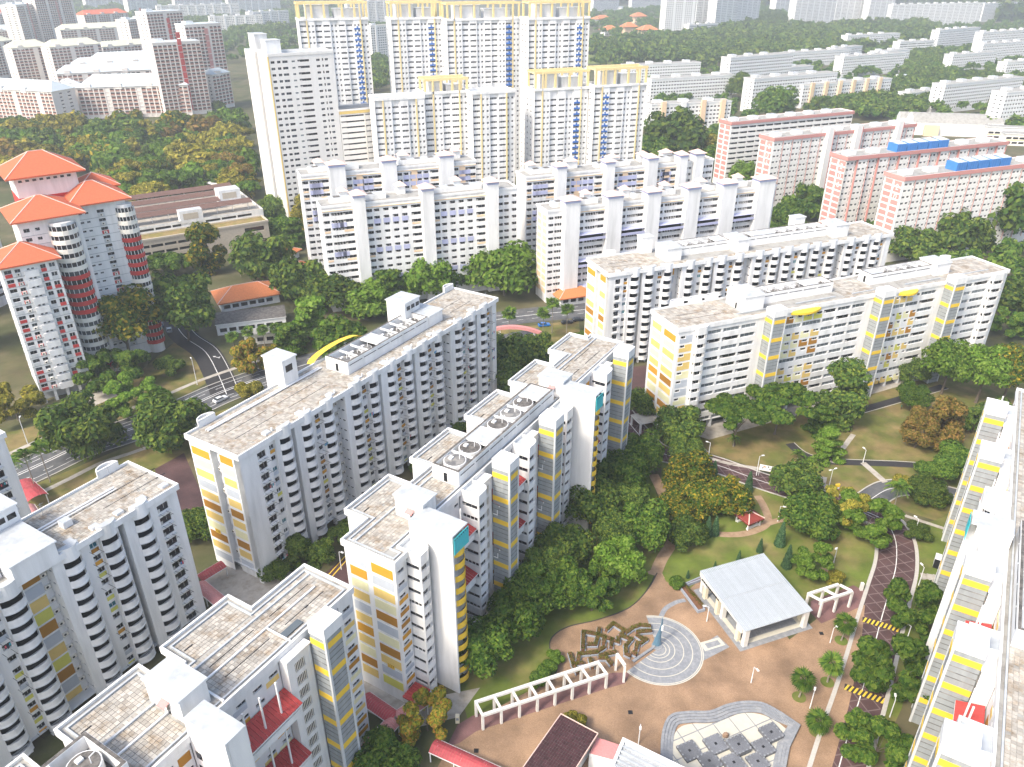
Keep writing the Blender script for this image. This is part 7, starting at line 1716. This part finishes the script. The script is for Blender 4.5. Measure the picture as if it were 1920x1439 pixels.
# banner, kiosk sign, steps, box wall on the right lawn
def banner():
    a, c = G(1422,892), G(1548,918); d = c-a; L = d.length*.98; rz = atan2(d.y,d.x); r = thing("banner", "long white advertising banner on posts beside the brick road", "banner", a, rz)
    for k in range(6): q = MB(); q.tube([(L*k/5,0,0),(L*k/5,0,3.6)], .06, LAMP, 5); q.build("post", r)
    q = MB(); q.box(-.1,-.08,1.9,L,-.03,3.6,WHITE); q.build("sheet", r)
    cols = [M("print_orange",(.75,.22,.05),.7),M("print_black",(.05,.05,.06),.7),M("print_blue",(.05,.2,.5),.7),M("print_grey",(.3,.33,.38),.7)]; rb = random.Random(5)
    for k in range(11):
        x = .5+k*(L-1)/11; q = MB()
        for _ in range(4): xa = x+rb.uniform(0,.5); za = rb.uniform(2.15,3.2); q.box(xa,-.1,za,xa+rb.uniform(.2,.8),-.085,za+rb.uniform(.1,.32),cols[rb.randrange(4)])
        q.build("print", r)
banner()
p = G(1568,922); r = thing("sign_board", "small yellow, white and red upright sign by the bend", "sign", p, .2); q = MB(); q.box(-.5,-.2,0,.5,.2,.8,REDP); q.build("base", r); q = MB(); q.box(-.5,-.15,.8,.5,.15,1.5,WHITE); q.build("middle", r); q = MB(); q.box(-.55,-.2,1.5,.55,.2,2.3,BAND); q.build("head", r)
p = G(1745,1085); r = thing("concrete_steps", "short concrete steps and ramp beside the right block", "steps", p, radians(-20)); 
for k in range(4): bpart("step", r, -2+k*1.2, -1.0, 0, -.82+k*1.2, 1.0, .2+.16*k, PAVE)
p = G(1755,1060); r = thing("utility_box", "white box screen against the right block", "utility box", p, radians(59)); bpart("box", r, -1.2,-.6,0,1.2,.6,2.4,WHITE2); bpart("side_panel", r, -1.25,-.62,0,-1.21,.62,2.4,BLACK)
p = G(1722,1235); r = thing("play_court", "round court edged with a teal rail under the trees", "court", p); q = MB(); q.cyl(0,0,.0,.1,3.4,PAVE,28); q.build("court_floor", r); q = MB()
for k in range(24): a = 2*pi*k/24; b_ = 2*pi*(k+1)/24; q.tube([(3.3*cos(a),3.3*sin(a),1.0),(3.3*cos(b_),3.3*sin(b_),1.0)],.06,TEAL,5); q.tube([(3.3*cos(a),3.3*sin(a),.1),(3.3*cos(a),3.3*sin(a),1.0)],.05,TEAL,4)
q.build("rail", r)
q = MB(); q.box(-.35,-.35,0,.35,.35,1.7,PCREAM); q.box(-.25,-.36,.8,.25,-.355,1.4,GREY); p = G(858,1354); tag(q.build("bin_post", None, p), "small cream post box at the pergola's near end", "post")
q = MB(); q.box(-.3,-.3,0,.3,.3,2.0,PERG); p = G(1614,1107); tag(q.build("stone_post", None, p), "short white stone post right of the short pergola", "post")
for i,(x,y,lb) in enumerate([(1182,1336,"dark square drain cover on the brown square"),(1540,1188,"dark square drain cover near the short pergola"),(893,1408,"dark square drain cover by the crimson walkway")]):
    q = MB(); q.box(-.4,-.4,0,.4,.4,.03,BLACK); p = G(x,y,.06); tag(q.build("drain_cover", None, p), lb, "drain cover")
# plum car bay hoardings and number plate on the gable
text_part("block_number", blkC.r, "327", 1.0, (-.09,.9,8.0), (pi/2,0,-pi/2), BROWN); blkC.box("number_plate", -.07, .1, 7.45, -.062, 1.7, 8.5, BAND)
text_part("block_number", blkB.r, "328", .9, (-.09,11.8,9.6), (pi/2,0,-pi/2), BROWN); blkB.box("number_plate", -.075, 10.9, 9.1, -.064, 12.6, 10.2, BAND)
# cars
def car(label, x, y, rz, col, name="parked_car"):
    p = G(x,y); r = thing(name, label, "car", (p.x,p.y,.04), rz, "cars on the estate roads"); m = M("car_paint_"+col[0], col[1], .3, spec=.6); L, W_ = 4.4, 1.75
    prof = [(-2.2,.35),(2.2,.35),(2.2,.75),(1.9,.88),(1.1,.95),(-1.7,1.0),(-2.15,.92),(-2.2,.6)]; b = MB()
    def ext(pr, w0, w1, mat):
        n = len(pr)
        for k in range(n): a, c = pr[k], pr[(k+1) % n]; b.poly([(a[0],-w0,a[1]),(c[0],-w0,c[1]),(c[0],w0,c[1]),(a[0],w0,a[1])][::-1], mat)
        b.poly([(x_,-w0,z_) for x_,z_ in pr], mat); b.poly([(x_,w0,z_) for x_,z_ in reversed(pr)], mat)
    ext(prof, W_/2, W_/2, m); b.build("body", r)
    b = MB(); lo = [(1.0,.95),(-1.75,.99)]; hi = [(.35,1.42),(-1.25,1.44)]
    A = [(1.0,-.8,.95),(1.0,.8,.95),(-1.75,.8,.99),(-1.75,-.8,.99)]; Bq = [(.35,-.64,1.42),(.35,.64,1.42),(-1.25,.64,1.44),(-1.25,-.64,1.44)]
    for k in range(4): b.poly([A[k],A[(k+1) % 4],Bq[(k+1) % 4],Bq[k]], GLASS)
    b.build("windows", r); b = MB(); b.poly([(x_,y_,z_+.01) for x_,y_,z_ in Bq], m); b.box(-1.2,-.62,1.38,.3,.62,1.43,m); b.build("roof", r)
    for sx in (-1.35,1.35):
        for sy in (-.82,.66): b = MB(); n = 12; C_ = [(sx+.33*cos(2*pi*k/n),.33+.33*sin(2*pi*k/n)) for k in range(n)]; b.poly([(x_,sy,z_) for x_,z_ in C_],BLACK); b.poly([(x_,sy+.2,z_) for x_,z_ in reversed(C_)],BLACK); [b.poly([(C_[k][0],sy,C_[k][1]),(C_[(k+1) % n][0],sy,C_[(k+1) % n][1]),(C_[(k+1) % n][0],sy+.2,C_[(k+1) % n][1]),(C_[k][0],sy+.2,C_[k][1])],BLACK) for k in range(n)]; b.build("wheel", r)
    for sy in (-.75,.4): bpart("headlight", r, 2.17, sy, .6, 2.22, sy+.35, .76, WHITE)
for lb, x, y, rz, col in [("white car on the road beside the olive bush",414,752,radians(52),("white",(.7,.72,.74))),("bright blue car passing the palms",1020,612,radians(12),("blue",(.02,.16,.5))),("dark car parked right of the blue car",1063,607,radians(12),("dark",(.03,.035,.05))),("dark car half hidden by the rear block's corner",1084,602,radians(12),("dark",(.03,.035,.05))),("silver car under the big dark tree",318,622,radians(115),("silver",(.4,.42,.44))),("dark blue car under the big dark tree",302,612,radians(115),("navy",(.03,.06,.16)))]: car(lb,x,y,rz,col)
# person on the path
def person():
    p = G(1689,768); SK = M("skin",(.36,.22,.15),.7); me = bpy.data.meshes.new("body")
    v = [(0,0,.95),(0,0,1.2),(0,0,1.42),(0,0,1.52),(0,.01,1.66),(.1,0,.9),(.12,.05,.5),(.12,.1,.06),(.12,-.02,.03),(-.1,0,.9),(-.12,-.04,.5),(-.12,-.12,.06),(-.12,-.24,.03),(.2,0,1.4),(.27,.03,1.12),(.25,-.08,.9),(-.2,0,1.4),(-.27,0,1.12),(-.24,-.1,.9)]
    e = [(0,1),(1,2),(2,3),(3,4),(0,5),(5,6),(6,7),(7,8),(0,9),(9,10),(10,11),(11,12),(2,13),(13,14),(14,15),(2,16),(16,17),(17,18)]
    me.from_pydata(v,e,[]); rad = [.15,.16,.15,.06,.11,.1,.065,.05,.04,.1,.065,.05,.04,.07,.05,.04,.07,.05,.04]
    o = obj("person", me, None, (p.x,p.y,.05), .6); md = o.modifiers.new("skin",'SKIN')
    for i, rr_ in enumerate(rad): me.skin_vertices[0].data[i].radius = (rr_,rr_)
    me.skin_vertices[0].data[0].use_root = True; sb = o.modifiers.new("sub",'SUBSURF'); sb.levels = 1; sb.render_levels = 2
    mt = M("green_shirt",(.03,.20,.10),.9); n = mt.node_tree.nodes; l = mt.node_tree.links; g_ = n.new("ShaderNodeTexCoord"); sp = n.new("ShaderNodeSeparateXYZ"); cr = n.new("ShaderNodeValToRGB"); cr.color_ramp.interpolation = 'CONSTANT'
    els = cr.color_ramp.elements; els[0].color = (.02,.02,.03,1); els[0].position = 0; els[1].color = (.03,.2,.1,1); els[1].position = .53; x_ = els.new(.84); x_.color = (.36,.22,.15,1); x2 = els.new(.95); x2.color = (.02,.02,.02,1)
    mp_ = n.new("ShaderNodeMapRange"); mp_.inputs[2].default_value = 1.78; l.new(g_.outputs["Object"], sp.inputs[0]); l.new(sp.outputs[2], mp_.inputs[0]); l.new(mp_.outputs[0], cr.inputs[0]); l.new(cr.outputs[0], n["Principled BSDF"].inputs["Base Color"]); me.materials.append(mt)
    tag(o, "person in a green shirt walking beside the dark cycle path", "person")
person()
# ================================================================== haze
b = MB(); b.box(-7200,-7200,-1.5,7200,7200,124,GREY); hz = b.mesh("haze"); hz.materials.clear()
hm = bpy.data.materials.new("haze_air"); hm.use_nodes = True; n = hm.node_tree.nodes; n.remove(n["Principled BSDF"]); pv = n.new("ShaderNodeVolumePrincipled"); pv.inputs["Color"].default_value = (.92,.97,.98,1); pv.inputs["Density"].default_value = .00026; pv.inputs["Anisotropy"].default_value = .2
hm.node_tree.links.new(pv.outputs[0], n["Material Output"].inputs["Volume"]); hz.materials.append(hm); ho = obj("haze", hz); ho["kind"] = "stuff"; ho["label"] = "pale haze hanging over the whole estate"
